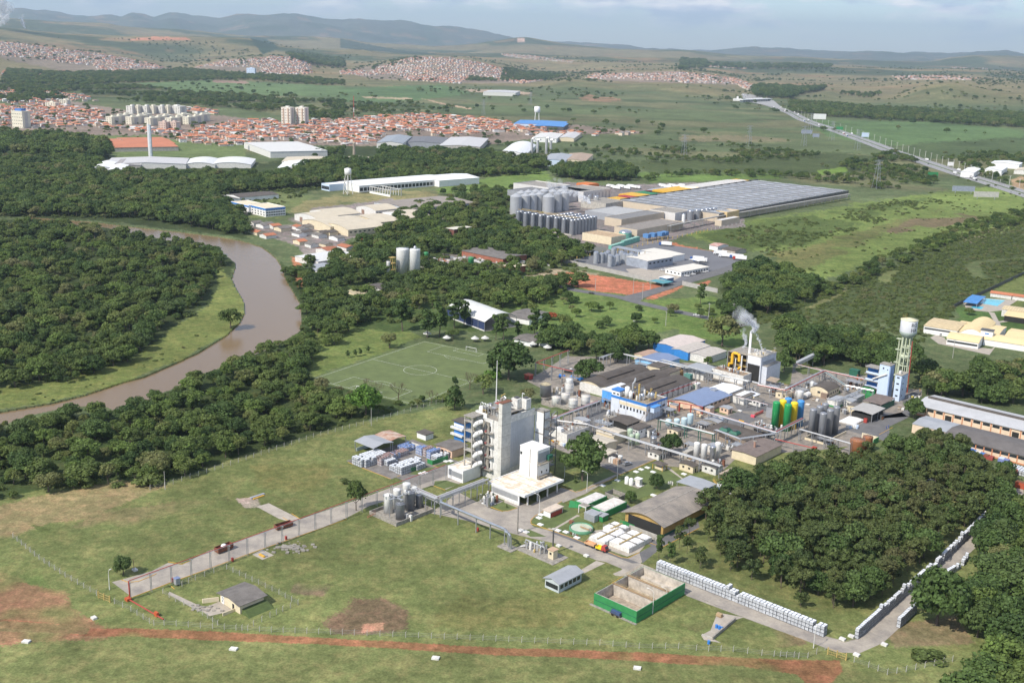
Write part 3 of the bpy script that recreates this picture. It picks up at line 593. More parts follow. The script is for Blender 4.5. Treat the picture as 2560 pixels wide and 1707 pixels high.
dgrow((1.1,),'R3',[(740,700),(1400,750),(1800,770),(2352,790),(2352,880),(2100,865),(1700,840),(1000,800),(760,770)],15,9,18,seed=28,keep=.9,dmin=2500,dmax=4200)
dgrow((1.1,),'R3',[(1070,600),(1500,610),(1300,680),(1100,650)],26,10,22,seed=29,keep=.6,dmin=3800,dmax=5200)
dgrow((1.1,),'R3',[(1750,1090),(2000,1050),(2352,1070),(2352,1130),(2100,1200),(2250,1260),(2150,1250),(1900,1130)],14,6,12,seed=30,keep=.55)
dgrow((1.3,),'R2',[(1120,470),(1450,510),(1560,525),(1450,550),(1200,560),(870,560),(900,530),(1100,560)],28,10,18,seed=31,keep=.9,dmin=5200,dmax=7000)
dgrow((1.1,),'R1',[(1950,370),(2352,410),(2352,470),(2150,450),(2000,405)],30,16,30,seed=32,dmin=5800,dmax=8800)
dgrow((1.2,),'R3',[(0,410),(180,420),(200,470),(0,480)],40,16,30,seed=33,dmin=6000,dmax=12000)
dgrow((1.2,),'R3',[(200,440),(1040,450),(1040,475),(500,480),(200,460)],45,14,26,seed=34,dmin=6000,dmax=12000)
dgrow((1.3,),'D',[(160,165),(2352,150),(2352,330),(1300,310),(0,200)],40,5,12,seed=35,keep=.35,clump=260)
dgrow((1.4,),'R1',[(0,250),(2352,300),(2352,480),(0,480)],42,7,14,seed=36,keep=.35,clump=400,dmin=4800,dmax=9500)
dgrow((1.4,),'R2',[(0,380),(2352,400),(2352,560),(0,560)],38,7,14,seed=37,keep=.4,clump=350,dmin=4800,dmax=9500)
dgrow((1.4,),'R3',[(0,480),(2352,460),(2352,700),(0,560)],38,7,14,seed=38,keep=.45,clump=350,dmin=3800,dmax=9500)
grow('scrub',('bush',),scat('D',[(1660,735),(1700,735),(1750,725),(1870,680),(2000,630),(2210,540),(2400,490),(2400,610),(2200,700),(2170,755),(2100,800),(1900,760)],5,1.3,3.0,seed=50,keep=.95,
 holes=(('R7',[(850,900),(1100,800),(1150,700),(1130,800),(1050,850),(870,915)]),('R7',[(1340,690),(1420,650),(1500,645),(1440,700),(1450,735),(1370,730)]),('R7',[(1940,610),(2020,580),(2352,550),(2352,565),(2050,600),(2080,700),(1990,690)]))),1.5)
grow('scrub',('bush',),scat('D',[(1640,560),(1700,520),(1760,520),(2000,470),(2150,440),(2180,460),(2000,520),(1850,560),(1800,600),(1700,590)],6.5,1.3,3.5,seed=51,keep=.8,clump=35),1.5)
grow('scrub',('bush',),scat('D',[(1700,540),(2150,450),(2350,440),(2352,520),(2000,600),(1850,640),(1750,580)],11,1,2.5,seed=52,keep=.5,clump=30),1.5)
grow('scrub',('bush',),scat('D',[(1300,320),(2352,320),(2352,440),(2160,440),(1900,360),(1500,400)],30,2,6,seed=53,keep=.4,clump=120),1.6)
grow('scrub',('bush',),scat('D',[(0,925),(120,885),(280,855),(400,790),(520,745),(550,740),(400,850),(280,900),(60,950)],9,.6,1.8,seed=54,keep=.5),1.6)
for pl_,sd in (([(-150,520),(300,545),(520,600),(490,650),(420,750),(300,840),(-150,935)],71),([(640,620),(700,700),(690,775),(560,835),(440,895),(280,950),(60,965),(-150,1020),(-150,1170),(200,1120),(390,1112),(600,1036),(840,965),(1040,918),(880,915),(720,870),(690,840),(760,790),(720,640)],72),([(700,640),(900,500),(1180,440),(1370,580),(1340,650),(1240,700),(900,750),(720,740)],73),([(-150,400),(600,405),(860,385),(1250,400),(740,430),(560,510),(330,505),(-150,495)],74)):
 grow('understory',('bush',),scat('D',pl_,8,1.5,5,seed=sd,keep=.6),1.35)
px_tree('dense','D',283,1320,44,40,'round dark bushy tree standing alone at the left end of the concrete road')
px_tree('broad','D',818,1172,52,66,'spreading dark green tree on the verge between the grass and the concrete road')
px_tree('dense','D',1338,1104,108,104,'big round dark tree standing right of the tall white process building')
px_tree('dense','D',1508,1122,38,34,'neat round tree on the lawn above the arched grey warehouse')
px_tree('dense','D',1447,1156,30,28,'small round tree squeezed between the green walled basins and the arched warehouse')
px_tree('cone','T6',552,1450,62,115,'small conical conifer on the lawn before the white annex wall')
px_tree('cone','T6',720,1515,28,55,'tiny clipped conifer near the corner of the white annex')
px_tree('cone','S5',540,655,44,70,'little conifer on the grass beneath the big round tree')
px_tree('dense','D',840,952,78,66,'bright dense round tree by the near goal of the football pitch',leaf=LEAFG)
px_tree('cone','D',1044,940,44,78,'tall dark conifer between the football pitch and the white process building')
for i,(x,y,w_,h_)in enum([(740,745,190,180),(870,780,180,170),(1110,850,230,250),(1500,880,200,180),(1950,720,230,240)]):
 p=G('T5',x,y);d_=math.sqrt(p.x**2+p.y**2+CH**2);s_=h_/4.704*d_/F/9.5
 r=thing('bare_tree',['leafless brown tree left of the pair behind the near goal','leafless brown tree right of the pair behind the near goal','widest leafless tree at the near touchline of the pitch','low leafless tree over the hedge below the pitch','thin half bare tree beside the near right pitch corner'][i],'tree',p)
 r.scale=(s_,)*3;bm_=bare_mb(np.random.RandomState(i));bm_.build('branches',TWIG,r)
px_tree('dense','D',1168,872,108,88,'large dark tree at the far right corner of the football pitch')
px_tree('bush','D',1133,868,40,30,'light green bush at the foot of the large dark pitch corner tree',leaf=LEAFG,cat='bush')
px_tree('open','D',1110,905,60,45,'loose brownish green tree behind the roof of the process building')
px_tree('open','D',1210,925,42,34,'small open tree left of the white round tanks')
LT=[('slim','R5',740,1332,180,275,'tallest slim tree left of the pavilion beside the pitch'),('open','R5',632,1465,175,115,'low spreading tree over the far left corner of the pitch'),('slim','R5',940,1385,150,230,'leaning tree left of the arched sports hall'),
 ('slim','R5',1040,1380,150,290,'dense tall tree in the clump before the arched sports hall'),('slim','R5',1160,1310,140,240,'tree covering the left end of the arched sports hall roof'),('slim','R5',1240,1290,120,220,'tree against the white roof edge of the sports hall'),
 ('slim','R5',1500,1405,100,210,'slim tree left of the pair at the open end of the sports hall'),('slim','R5',1562,1415,100,235,'slim tree right of the pair at the open end of the sports hall'),('open','R5',1150,1400,120,85,'low pale tree above the round thatched shelter'),
 ('slim','R5',1812,1405,110,265,'thin tall tree left of the snack bar roof'),('slim','R5',1905,1420,130,240,'tall tree right over the snack bar roof'),('slim','R5',1685,1395,70,150,'young thin tree on the grass right of the sports hall'),
 ('open','R5',2060,1350,150,160,'brownish crown right of the snack bar'),('dense','R5',1930,1035,165,160,'dark round tree beside the red soil lot'),('dense','S1',1100,745,330,235,'dense round tree between the pipe gantry and the dark roofed workshop'),
 ('dense','S1',1990,1560,240,235,'leafy tree between the steel gantry and the pale blue silos'),('broad','D',1658,795,80,72,'rounded tree left of the smoking boiler house'),
 ('dense','D',1800,855,46,50,'small dense tree at the right foot of the boiler house'),('broad','D',530,754,50,46,'lone tree on the inner bank at the water edge'),('dense','S3',880,1120,200,185,'tree standing at the corner of the long pink warehouse'),
 ('dense','S8',1330,1165,390,340,'big feathery tree at the bend of the container lined road'),('bush','S8',1250,1400,170,70,'dry shrub on the grass below the big feathery tree'),('bush','S1',860,1110,90,70,'small palm like shrub beside the round tank yard'),
 ('slim','D',1608,700,26,50,'narrow dark tree on the meadow near the power line'),('broad','R7',1975,950,80,45,'small tree beside the swimming pool lawn'),('bush','D',345,1112,60,34,'rounded pale shrub where the wire fence starts'),('bush','S6',540,215,140,110,'broad grey green shrub at the edge of the left wood'),
 ('bush','S6',300,235,90,45,'small shrub on the dry grass left of the wood edge'),('bush','S6',2075,215,80,60,'small shrub at the bare soil patch'),
 ('slim','S5',1360,1420,90,260,'thin young pine standing by the corner of the white bag wall'),('slim','S5',1470,1450,90,220,'second thin pine right of the white wall corner'),('broad','S2',560,600,100,120,'small tree by the blue roofed workshops')]
for k_,fr,x,y,w_,h_,lb in LT:px_tree(k_,fr,x,y,w_,h_,lb,cat='bush'if k_=='bush'else 'tree')
for (x,y)in [(660,285),(600,300),(520,310),(750,255)]:px_tree('slim','T5',x,y+40,55,90,'sapling in the thin row beyond the left touchline','saplings along the touchline')
D3={'broad':'mid green round crowned tree in %s','dense':'dark dense crowned tree in %s','open':'loose crowned lighter tree in %s','pine':'tall pine with dark tufted crown in %s','bush':'low green shrub in %s'}
def lims(n,where):return (n,{k_:v%where for k_,v in D3.items()},'trees in '+where)
dgrow((1.3,),'R1',[(0,730),(600,720),(1240,850),(2352,840),(2352,990),(1500,1000),(0,900)],30,4,8,seed=61,keep=.6)
dgrow((1.3,),'R2',[(0,820),(1000,810),(2100,900),(1500,940),(1000,960),(0,990)],30,4,8,seed=62,keep=.5)
plant_all({'riverside_wood':lims(290,'the wood between the river and the factory lawn'),'river_bend_wood':lims(120,'the wood inside the river bend'),'pine_grove':lims(290,'the grove behind the long white container wall'),
 'corner_wood':lims(60,'the wood at the lower right corner'),'plant_wood':lims(60,'the wood behind the plant and the water tower'),'park_trees':lims(60,'the park between the sports hall and the road'),'central_wood':lims(40,'the central wood')})
CONC=mat('concrete',(.47,.44,.385),.85,dirt=.35,scale=.5,fine=.12);CND=mat('stained_concrete',(.34,.31,.265),.9,dirt=.45,scale=.8,fine=.15)
WHT=mat('white_render',(.80,.79,.76),.6,dirt=.10,scale=.6);WTD=mat('weathered_white',(.72,.70,.65),.7,dirt=.28,scale=.9)
WROOF=mat('white_roof_stained',(.80,.77,.70),.7,dirt=.3,scale=.35,col2=(.58,.45,.30));CREAM=mat('cream_wall',(.70,.60,.42),.8,dirt=.15,scale=.5)
PINKW=mat('pale_orange_wall',(.72,.50,.36),.8,dirt=.15);GREYM=mat('grey_metal_sheet',(.42,.43,.45),.5,.3,dirt=.15,stripe=(.9,.3),axis='X')
ROOFG=mat('fibre_cement_roof',(.20,.18,.16),.9,dirt=.35,scale=.3,stripe=(.5,.35),axis='X',fine=.1);ROOFB=mat('brown_grey_roof',(.125,.105,.088),.9,dirt=.35,scale=.3,stripe=(.5,.3),axis='X')
ROOFL=mat('light_grey_roof',(.42,.43,.44),.5,.2,dirt=.12,scale=.3,stripe=(.6,.2),axis='X');ROOFBL=mat('blue_sheet_roof',(.22,.28,.42),.5,.1,dirt=.12,scale=.3,stripe=(.6,.2),axis='X')
RUST=mat('rusty_sheet',(.30,.13,.07),.8,dirt=.4,stripe=(.6,.3),axis='X');RUSTC=mat('rust',(.22,.09,.05),.9,dirt=.4)
REDP=mat('red_paint',(.42,.06,.045),.5,dirt=.25,scale=1);STL=mat('galvanised_steel',(.44,.45,.46),.45,.5,dirt=.2,scale=1);DST=mat('dark_steel',(.12,.12,.12),.6,.3)
PIPE=mat('insulated_pipe',(.55,.55,.54),.35,.5,dirt=.15,scale=1);YEL=mat('yellow_paint',(.66,.38,.05),.6,dirt=.2,scale=1);YELD=mat('faded_yellow',(.50,.36,.12),.7,dirt=.3,scale=1)
GREENP=mat('green_paint',(.035,.24,.075),.6,dirt=.18,scale=.6);DGREEN=mat('dark_green_paint',(.02,.12,.075),.6,dirt=.15);BLUEP=mat('blue_paint',(.04,.20,.55),.5,dirt=.12)
LBLUE=mat('pale_blue_paint',(.55,.65,.78),.6,dirt=.08);TEAL=mat('teal_tank',(.16,.42,.33),.5,dirt=.15);CYANT=mat('pale_cyan_silo',(.52,.66,.70),.4,dirt=.08)
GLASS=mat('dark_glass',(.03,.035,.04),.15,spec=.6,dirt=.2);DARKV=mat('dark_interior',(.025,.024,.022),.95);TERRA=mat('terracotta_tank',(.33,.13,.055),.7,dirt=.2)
ASPH=mat('asphalt',(.115,.112,.112),.92,dirt=.22,scale=.2,fine=.12,col2=(.16,.155,.15));ROADC=mat('concrete_road',(.38,.335,.275),.9,dirt=.35,scale=.14,fine=.18,col2=(.235,.21,.185))
PATHM=mat('pale_paving',(.42,.37,.305),.9,dirt=.25,scale=.3,fine=.1);KERBY=mat('yellow_kerb',(.60,.34,.06),.8,dirt=.3,scale=1.5);WALLG=mat('block_wall',(.42,.40,.37),.9,dirt=.2)
SILVER=mat('silver_tank',(.50,.52,.55),.28,.75,dirt=.12,scale=.5);GREYT=mat('grey_tank',(.24,.25,.27),.42,.45,dirt=.12,scale=.5);TANKW=mat('white_tank',(.78,.77,.73),.45,dirt=.10,scale=.6)
SGREEN=mat('silo_green',(.025,.30,.09),.35,dirt=.1);SYEL=mat('silo_yellow',(.82,.60,.02),.4,dirt=.08);SBLUE=mat('silo_blue',(.06,.27,.60),.4,dirt=.08);PGREEN=mat('pale_green_tank',(.50,.62,.45),.5)
WATERM=mat('pool_water',(.10,.50,.62),.15,dirt=.05,spec=.6);TILE=mat('orange_tiles',(.46,.17,.085),.85,dirt=.25,scale=1.5,rnd=.2);BRICK=mat('brick_wall',(.35,.13,.08),.9,dirt=.2)
WIREM=mat('fence_wire',(.35,.35,.33),.6,.4);POSTM=mat('concrete_post',(.46,.44,.40),.9,dirt=.2);WOODC=mat('wood',(.30,.20,.11),.8,dirt=.3)
class T:
 def __init__(s,name,label,cat,b,a,z=0,F=SF,group=None):
  s.wall=None;s.F=F;s.b=b;s.a=a;s.z=z;s.r=thing(name,label,cat,F.wor(b,a,z),F.yaw-pi*0,group);spin(s.r,-F.yaw)
 def L(s,fr,x,y,z=0):
  q=s.F.at(fr,x,y,z+s.z);return q[0]-s.b,q[1]-s.a
 def box(s,name,m,x0,x1,y0,y1,z0,z1,parent=None):return MB().box(x0,x1,y0,y1,z0,z1).build(name,m,parent or s.r)
 def put(s,name,m,mb,parent=None):return mb.build(name,m,parent or s.r)
def profile(mb,prof,L0,L1,axis):
 n=len(prof);f=(lambda u,w,z:(u,w,z))if axis=='a'else (lambda u,w,z:(w,u,z))
 vs=[f(u,L0,z)for u,z in prof]+[f(u,L1,z)for u,z in prof]
 return mb.add(vs,[tuple(range(n)),tuple(range(n,2*n))[::-1]]+[(i,n+i,n+(i+1)%n,(i+1)%n)for i in range(n)])
def roofline(w,h,rise,curved,n=10):
 if rise==0:return [(0,h),(w,h)]
 if curved:return [(w*i/n,h+rise*(1-(2*i/n-1)**2))for i in range(n+1)]
 if curved is None:return [(0,h),(w,h+rise)]
 return [(0,h),(w/2,h+rise),(w,h)]
def wins_(t,face,n,w,h,z,lo,hi,W_,D_,m=GLASS,name='window',rows=1,dz=3.2,fx0=0,fy0=0):
 for r_ in range(rows):
  for i in range(n):
   c=lo+(hi-lo)*(i+.5)/n;zz=z+r_*dz
   if face=='f':t.box(name,m,c-w/2,c+w/2,fy0-.06,fy0+.05,zz,zz+h,t.wall)
   elif face=='r':t.box(name,m,W_-.05,W_+.06,c-w/2,c+w/2,zz,zz+h,t.wall)
   elif face=='l':t.box(name,m,fx0-.06,fx0+.05,c-w/2,c+w/2,zz,zz+h)
def fit(t,W_,D_,wins,doors):
 for (face,n,w,hh,zz,*rest)in wins:wins_(t,face,n,w,hh,zz,.5,(W_ if face=='f'else D_)-.5,W_,D_,rows=rest[0]if rest else 1,dz=rest[1]if len(rest)>1 else 3.2)
 for (face,c,w,hh,*mm)in doors:
  m_=mm[0]if mm else DARKV
  if face=='f':t.box('door',m_,c-w/2,c+w/2,-.07,.05,.02,hh,t.wall)
  else:t.box('door',m_,W_-.05,W_+.07,c-w/2,c+w/2,.02,hh,t.wall)
def shed(name,label,cat,rect,h,rise=1.5,axis='a',wall=WHT,roof=ROOFG,over=.5,curved=False,F=SF,z=0,group=None,openw=False,wins=(),doors=(),ridge=None,thick=.18,gable=None,base=None):
 b0,b1,a0,a1=rect;W_=b1-b0;D_=a1-a0;t=T(name,label,cat,b0,a0,z,F,group);t.W=W_;t.D=D_
 span,L=(W_,D_)if axis=='a'else (D_,W_)
 rl=roofline(span,h,rise,curved)
 if openw:
  post=MB();k=max(2,int(L/7)+1)
  for i in range(k):
   for u in (.2,span-.2):
    c=.2+(L-.4)*i/(k-1);x,y=(u,c)if axis=='a'else (c,u);post.box(x-.12,x+.12,y-.12,y+.12,0,h)
  t.put('posts',STL,post)
 else:
  mb=MB();profile(mb,[(0,0)]+rl+[(span,0)]if rise or curved is None else [(0,0),(0,h),(span,h),(span,0)],0,L,axis);t.wall=t.put('wall',wall,mb)
  if gable:
   mb=MB();g=rl+[(span,h-.05),(0,h-.05)]if rise else None
   if g:profile(mb,g,-.04,.02,axis);t.put('gable',gable,mb)
  if base:t.box('base_band',base,-.05,W_+.05,-.05,D_+.05,0,.9)
 up=[(u if 0<i<len(rl)-1 else (u-over if i==0 else u+over),zz+.12-(0 if 0<i<len(rl)-1 else over*(rise/span*2 if rise else 0)*.6))for i,(u,zz)in enum(rl)]
 pr=up+[(u,zz-thick)for u,zz in up[::-1]]
 mb=MB();profile(mb,pr,-over,L+over,axis);ro=t.put('roof',roof,mb);t.roof=ro
 if ridge:
  mb=MB();zr=h+rise+.1;mb.box(*((span/2-ridge,span/2+ridge,1,L-1)if axis=='a'else (1,L-1,span/2-ridge,span/2+ridge)),zr-.3,zr+.7);t.put('ridge_vent',ROOFB,mb,ro)
 fit(t,W_,D_,wins,doors);return t
def block(name,label,cat,rect,h,wall=WHT,roof=CND,F=SF,z=0,group=None,parapet=.5,wins=(),doors=(),slab=None,extra=None):
 b0,b1,a0,a1=rect;W_=b1-b0;D_=a1-a0;t=T(name,label,cat,b0,a0,z,F,group);t.W=W_;t.D=D_;t.h=h
 t.wall=t.box('wall',wall,0,W_,0,D_,0,h)
 if slab:t.roof=t.box('roof',roof,-slab,W_+slab,-slab,D_+slab,h,h+.3)
 else:
  t.roof=t.box('roof',roof,.25,W_-.25,.25,D_-.25,h-.1,h+.06);p=MB();e=.25
  for q in ((0,W_,0,e),(0,W_,D_-e,D_),(0,e,e,D_-e),(W_-e,W_,e,D_-e)):p.box(*q,h,h+parapet)
  t.put('parapet',wall,p)
 fit(t,W_,D_,wins,doors);return t
def tank(name,label,cat,p,r,h,m,top='cone',F=SF,z=0,group=None,legs=0,rail=True,cone_bottom=0,rise=None,bands=0,capm=None):
 b,a=p;t=T(name,label,cat,b,a,z,F,group);rise=rise if rise is not None else r*(.35 if top=='cone'else .55);z0=legs
 mb=MB();
 if cone_bottom:mb.lathe(0,0,[(.25,z0),(r,z0+cone_bottom),(r,h)],24)
 else:mb.lathe(0,0,[(.01,z0),(r,z0),(r,h)],24)
 sh=t.put('shell',m,mb);mb=MB()
 if top=='cone':mb.lathe(0,0,[(r+.06,h),(r*.12,h+rise),(.01,h+rise)],24)
 elif top=='dome':mb.lathe(0,0,[(r,h)]+[(r*cos(k*pi/12),h+rise*sin(k*pi/12))for k in range(1,6)]+[(.01,h+rise)],24)
 else:mb.lathe(0,0,[(r+.05,h-.25),(r+.05,h),(.01,h+.1)],24)
 tp_=t.put('top',capm or m,mb)
 if legs:
  for k in range(4):t.put('leg',STL,MB().bar((r*.8*cos(pi/4+k*pi/2),r*.8*sin(pi/4+k*pi/2),0),(r*.8*cos(pi/4+k*pi/2),r*.8*sin(pi/4+k*pi/2),z0+cone_bottom*.6),.10,5))
 if rail:
  mb=MB();R_=r*.94;n=14
  for k in range(n):
   q0=(R_*cos(2*pi*k/n),R_*sin(2*pi*k/n));q1=(R_*cos(2*pi*(k+1)/n),R_*sin(2*pi*(k+1)/n));mb.bar((*q0,h),(*q0,h+1),.03,4);mb.bar((*q0,h+1),(*q1,h+1),.03,4)
  t.put('railing',STL,mb,tp_)
  mb=MB();th=-1.9;x,y=(r+.3)*cos(th),(r+.3)*sin(th)
  for dx in (-.25,.25):mb.bar((x+dx,y,.1),(x+dx,y,h+1),.04,4)
  for k in range(int(h/.6)):mb.bar((x-.25,y,.3+k*.6),(x+.25,y,.3+k*.6),.02,3)
  t.put('ladder',STL,mb,sh)
 if bands:
  mb=MB()
  for k in range(bands):zz=z0+(h-z0)*(k+1)/(bands+1);mb.lathe(0,0,[(r,zz-.08),(r+.07,zz-.08),(r+.07,zz+.08),(r,zz+.08)],24)
  t.put('hoop',m,mb)
 return t
SHZ=[.012]
def sheet(name,polys,m,z,kerb=None):
 z=SHZ[0];SHZ[0]+=.0042
 mb=MB()
 for pi_,poly in enum(polys):
  if pi_:z+=.0008;SHZ[0]=z+.004
  n=len(poly);ar=sum(poly[i][0]*poly[(i+1)%n][1]-poly[(i+1)%n][0]*poly[i][1]for i in range(n));p=poly if ar>0 else poly[::-1]
  mb.add([(q[0],q[1],z)for q in p],[tuple(range(n))])
 return tag(mb.build(name,m),kind='structure')
def strip(pts,w):
 L_,R_=[],[]
 for i,p in enum(pts):
  a=pts[max(i-1,0)];b=pts[min(i+1,len(pts)-1)];dx,dy=b[0]-a[0],b[1]-a[1];l=hypot(dx,dy)or 1;nx,ny=-dy/l*w/2,dx/l*w/2
  L_.append((p[0]+nx,p[1]+ny));R_.append((p[0]-nx,p[1]-ny))
 return [[L_[i],L_[i+1],R_[i+1],R_[i]]for i in range(len(pts)-1)]
def gp(fr,pts,z=0):return [tuple(G(fr,x,y,z))for x,y in pts]
def smooth_line(p,k=4):
 out=[]
 for i in range(len(p)-1):
  p0,p1,p2,p3=p[max(i-1,0)],p[i],p[i+1],p[min(i+2,len(p)-1)]
  for j in range(k):
   t_=j/k;out.append(tuple(.5*((2*p1[c])+(-p0[c]+p2[c])*t_+(2*p0[c]-5*p1[c]+4*p2[c]-p3[c])*t_*t_+(-p0[c]+3*p1[c]-3*p2[c]+p3[c])*t_**3)for c in range(2)))
 return out+[tuple(p[-1][:2])]
def kerb(name,lines,m=KERBY,w=.22,h=.13):
 mb=MB()
 for ln in lines:
  for q in strip(ln,w):mb.prism(q[::-1],0,h)
 return tag(mb.build(name,m),kind='structure')
def W2(b,a):return tuple(SF.wor(b,a))[:2]
def rb(b0,b1,a0,a1):return [W2(b0,a0),W2(b1,a0),W2(b1,a1),W2(b0,a1)]
sheet('concrete_road',[gp('S6',[(250,985),(330,965),(560,900),(690,835),(800,850),(1000,745),(1250,660),(1530,560),(1730,492),(2075,375)])+gp('S4',[(300,1150),(500,1075),(1000,895),(1170,830),(1270,790),(1350,960),(1000,1110),(860,1070),(600,1160),(380,1230),(250,1270),(20,1390)])+gp('S6',[(1900,560),(1700,635),(1400,740),(1000,890),(700,990),(410,1105)])],ROADC,.012)
sheet('road',[gp('S5',[(-150,800),(100,870),(400,700),(600,735),(870,560),(960,575),(640,760),(390,860),(230,960),(120,1010),(100,1045),(130,1080),(330,1130),(650,1250),(1000,1385),(1050,1390),(1170,1335),(1290,1270),(1380,1280),(1180,1440)])+gp('S7',[(1120,270),(2352,770),(2352,850),(1900,690),(1400,500),(1330,430),(1000,300),(900,330),(850,270),(720,215),(640,200),(300,60)])+gp('S5',[(0,1170)])+gp('S4',[(1230,1420),(840,1340),(980,1250),(1110,1130),(1320,1240),(1450,1300),(1560,1330)])],ROADC,.016)
sheet('road',[gp('S8',[(0,1035),(590,1250),(700,1285),(790,1262),(1120,900),(1290,790),(1640,420),(1700,330),(1930,200),(1936,280),(1760,390),(1720,520),(1390,830),(1160,1010),(1080,1180),(960,1290),(800,1360),(640,1355),(330,1235),(0,1110)])],ROADC,.012)
sheet('asphalt_yard',[gp('S5',[(330,1120),(640,1232),(1010,1378),(1180,1440),(1100,1440),(560,1240),(300,1140)]),gp('S5',[(1170,1335),(1290,1270),(1230,1235),(1320,1200),(1740,1010),(1760,1090),(1400,1275),(1200,1440)]),gp('S5',[(1000,900),(1050,860),(1100,900),(920,960)])],ASPH,.022)
sheet('path',[gp('S7',[(500,290),(640,205),(715,225),(540,310)]),gp('S7',[(780,315),(870,275),(935,300),(930,340),(800,330)]),gp('S6',[(1385,395),(1480,368),(1730,495),(1650,515),(1560,490)]),gp('S6',[(700,1060),(1010,1205),(930,1215),(690,1080)]),gp('S6',[(1350,770),(1430,730),(1520,775),(1430,812)]),
 gp('S7',[(1660,640),(1880,680),(1800,705),(1620,860),(1690,895),(1545,870),(1520,830),(1600,790)]),gp('S5',[(250,1110),(560,965),(590,975),(330,1115)]),gp('S5',[(640,1230),(730,1120),(1130,1070),(1300,1180),(1170,1330),(1050,1375)]),gp('S5',[(1430,500),(1460,500),(1610,620),(1580,630)])],PATHM,.030)
pl=[rb(-352,-323,283,322),rb(-323,-310,286,318)]
sheet('storage_yard',pl,mat('stained_yard',(.22,.20,.18),.95,dirt=.4,scale=.3,fine=.15),.012)
sheet('works_paving',[gp('S1',[(420,750),(640,620),(850,480),(1400,490),(1640,530),(2352,560)])+gp('S2',[(700,600),(1350,760),(1480,590),(1750,600),(1900,650),(2352,700)])+gp('S3',[(450,640),(820,830),(960,840),(960,900),(640,1200),(560,1280),(460,1400),(200,1500),(0,1500)])+gp('S2',[(2100,1460),(1800,1500),(900,1568)])+gp('S5',[(1960,560),(1680,510),(1440,490),(1380,400),(960,580),(860,520),(300,300),(300,200)])+gp('S4',[(1960,660),(1950,500),(2117,440)])+gp('S1',[(700,1180),(1200,1000),(1150,960),(580,1060),(580,960),(580,830)])],mat('works_paving',(.29,.25,.205),.9,dirt=.3,scale=.25,fine=.25,col2=(.16,.145,.125)),.014)
sheet('asphalt_yard',[gp('S2',[(640,1200),(900,1080),(1180,1160),(1080,1180),(850,1290)]),gp('S2',[(780,900),(1160,960),(1270,1000),(1250,1080),(900,1080)]),gp('S3',[(560,1050),(840,1100),(840,1060),(760,940),(930,830),(960,860),(930,930),(760,1060),(830,1110),(640,1200),(640,1370),(560,1330),(240,1240),(440,1130)]),gp('S5',[(780,470),(1270,430),(1000,570),(850,520)]),gp('S1',[(1100,1000),(1300,960),(1330,1100),(1180,1220),(1040,1200)])],ASPH,.020)
LAWNM=mat('lawn_patch',(.115,.150,.045),.95,dirt=.3,scale=.2,fine=.2)
sheet('lawn',[gp('S5',[(130,1000),(410,840),(560,930),(550,970),(320,1105),(125,1040)]),gp('S5',[(340,1115),(560,985),(730,1045),(640,1090),(700,1130),(560,1195)]),gp('S5',[(400,640),(870,540),(950,565),(540,740)]),gp('S5',[(770,700),(960,600),(1280,470),(1420,500),(1620,640),(1500,680),(1050,860),(880,790)]),gp('S5',[(0,1110),(90,1110),(260,1180),(100,1180)]),
 gp('S4',[(890,1030),(1000,1020),(1130,1060),(970,1110),(880,1075)]),gp('S4',[(1330,1240),(1450,1190),(1700,1290),(1570,1325)]),gp('S4',[(640,960),(750,900),(900,890),(760,970)]),gp('S4',[(880,880),(1030,830),(1100,850),(920,900)]),gp('S2',[(620,1075),(700,1030),(880,1090),(740,1120)]),gp('S2',[(130,960),(210,990),(230,1110),(120,1080)]),gp('S2',[(1330,430),(1500,520),(1460,800),(1310,760),(1300,560)]),gp('S2',[(1480,610),(1700,590),(1820,660),(1600,680)]),gp('S2',[(1870,880),(2000,850),(2010,890),(1900,910)]),
 gp('S1',[(560,1000),(880,1100),(800,1170),(600,1120)]),gp('S1',[(1120,850),(1270,880),(1240,930),(1110,900)]),gp('S3',[(460,1400),(560,1340),(660,1400),(560,1460)])],LAWNM,.034)
K=lambda fr,pts:[p[:2]for p in gp(fr,pts)]
kerb('kerb',[K('S6',[(325,968),(380,988),(460,980),(560,940),(600,920)]),K('S6',[(410,1105),(700,995),(1000,885),(1400,738),(1700,632),(2090,495)]),K('S6',[(690,828),(800,845),(880,815)]),K('S6',[(1660,450),(1730,495)]),K('S6',[(1590,480),(1645,515)]),K('S6',[(715,1020),(740,1040)]),
 K('S4',[(40,845),(460,1010)]),K('S4',[(520,985),(655,930)]),K('S4',[(800,815),(860,850)]),K('S4',[(880,1075),(990,1115)]),K('S4',[(870,875),(930,900)]),K('S4',[(1330,1240),(1540,1320),(1610,1320),(1700,1290)]),
 K('S5',[(410,835),(150,975),(105,1020),(110,1055),(320,1125),(640,1240),(1000,1385),(1060,1390),(1170,1335)]),K('S5',[(1240,1232),(1400,1282),(1750,1100)]),K('S5',[(960,600),(550,745),(400,690)]),K('S5',[(860,515),(980,575),(1390,400)]),K('S7',[(860,340),(640,480)]),K('S2',[(1370,780),(1500,805),(1340,775)]),K('S3',[(540,1280),(670,1210)]),K('S3',[(880,830),(940,830),(940,860)])])
kerb('kerb',[K('S7',[(1120,275),(2352,775)]),K('S7',[(1330,440),(1900,690),(2352,855)]),K('S8',[(580,1250),(700,1280),(790,1262)])],CND,.18)
PF=Fr(yaw_of(G('T5',100,600),G('T5',1418,160)));LN=mat('pitch_line',(.80,.82,.74),.9,dirt=.1)
q0=PF.at('T5',105,603);q1=PF.at('T5',1418,162);cc=PF.at('T5',1388,488);R_=9.15
PL=q1[1]-q0[1];pb0=(q0[0]+q1[0])/2;pa0=q0[1];PWd=2*(cc[0]-pb0)
pm=MB()
def pw(b,a):return tuple(PF.wor(pb0+b,pa0+a))[:2]
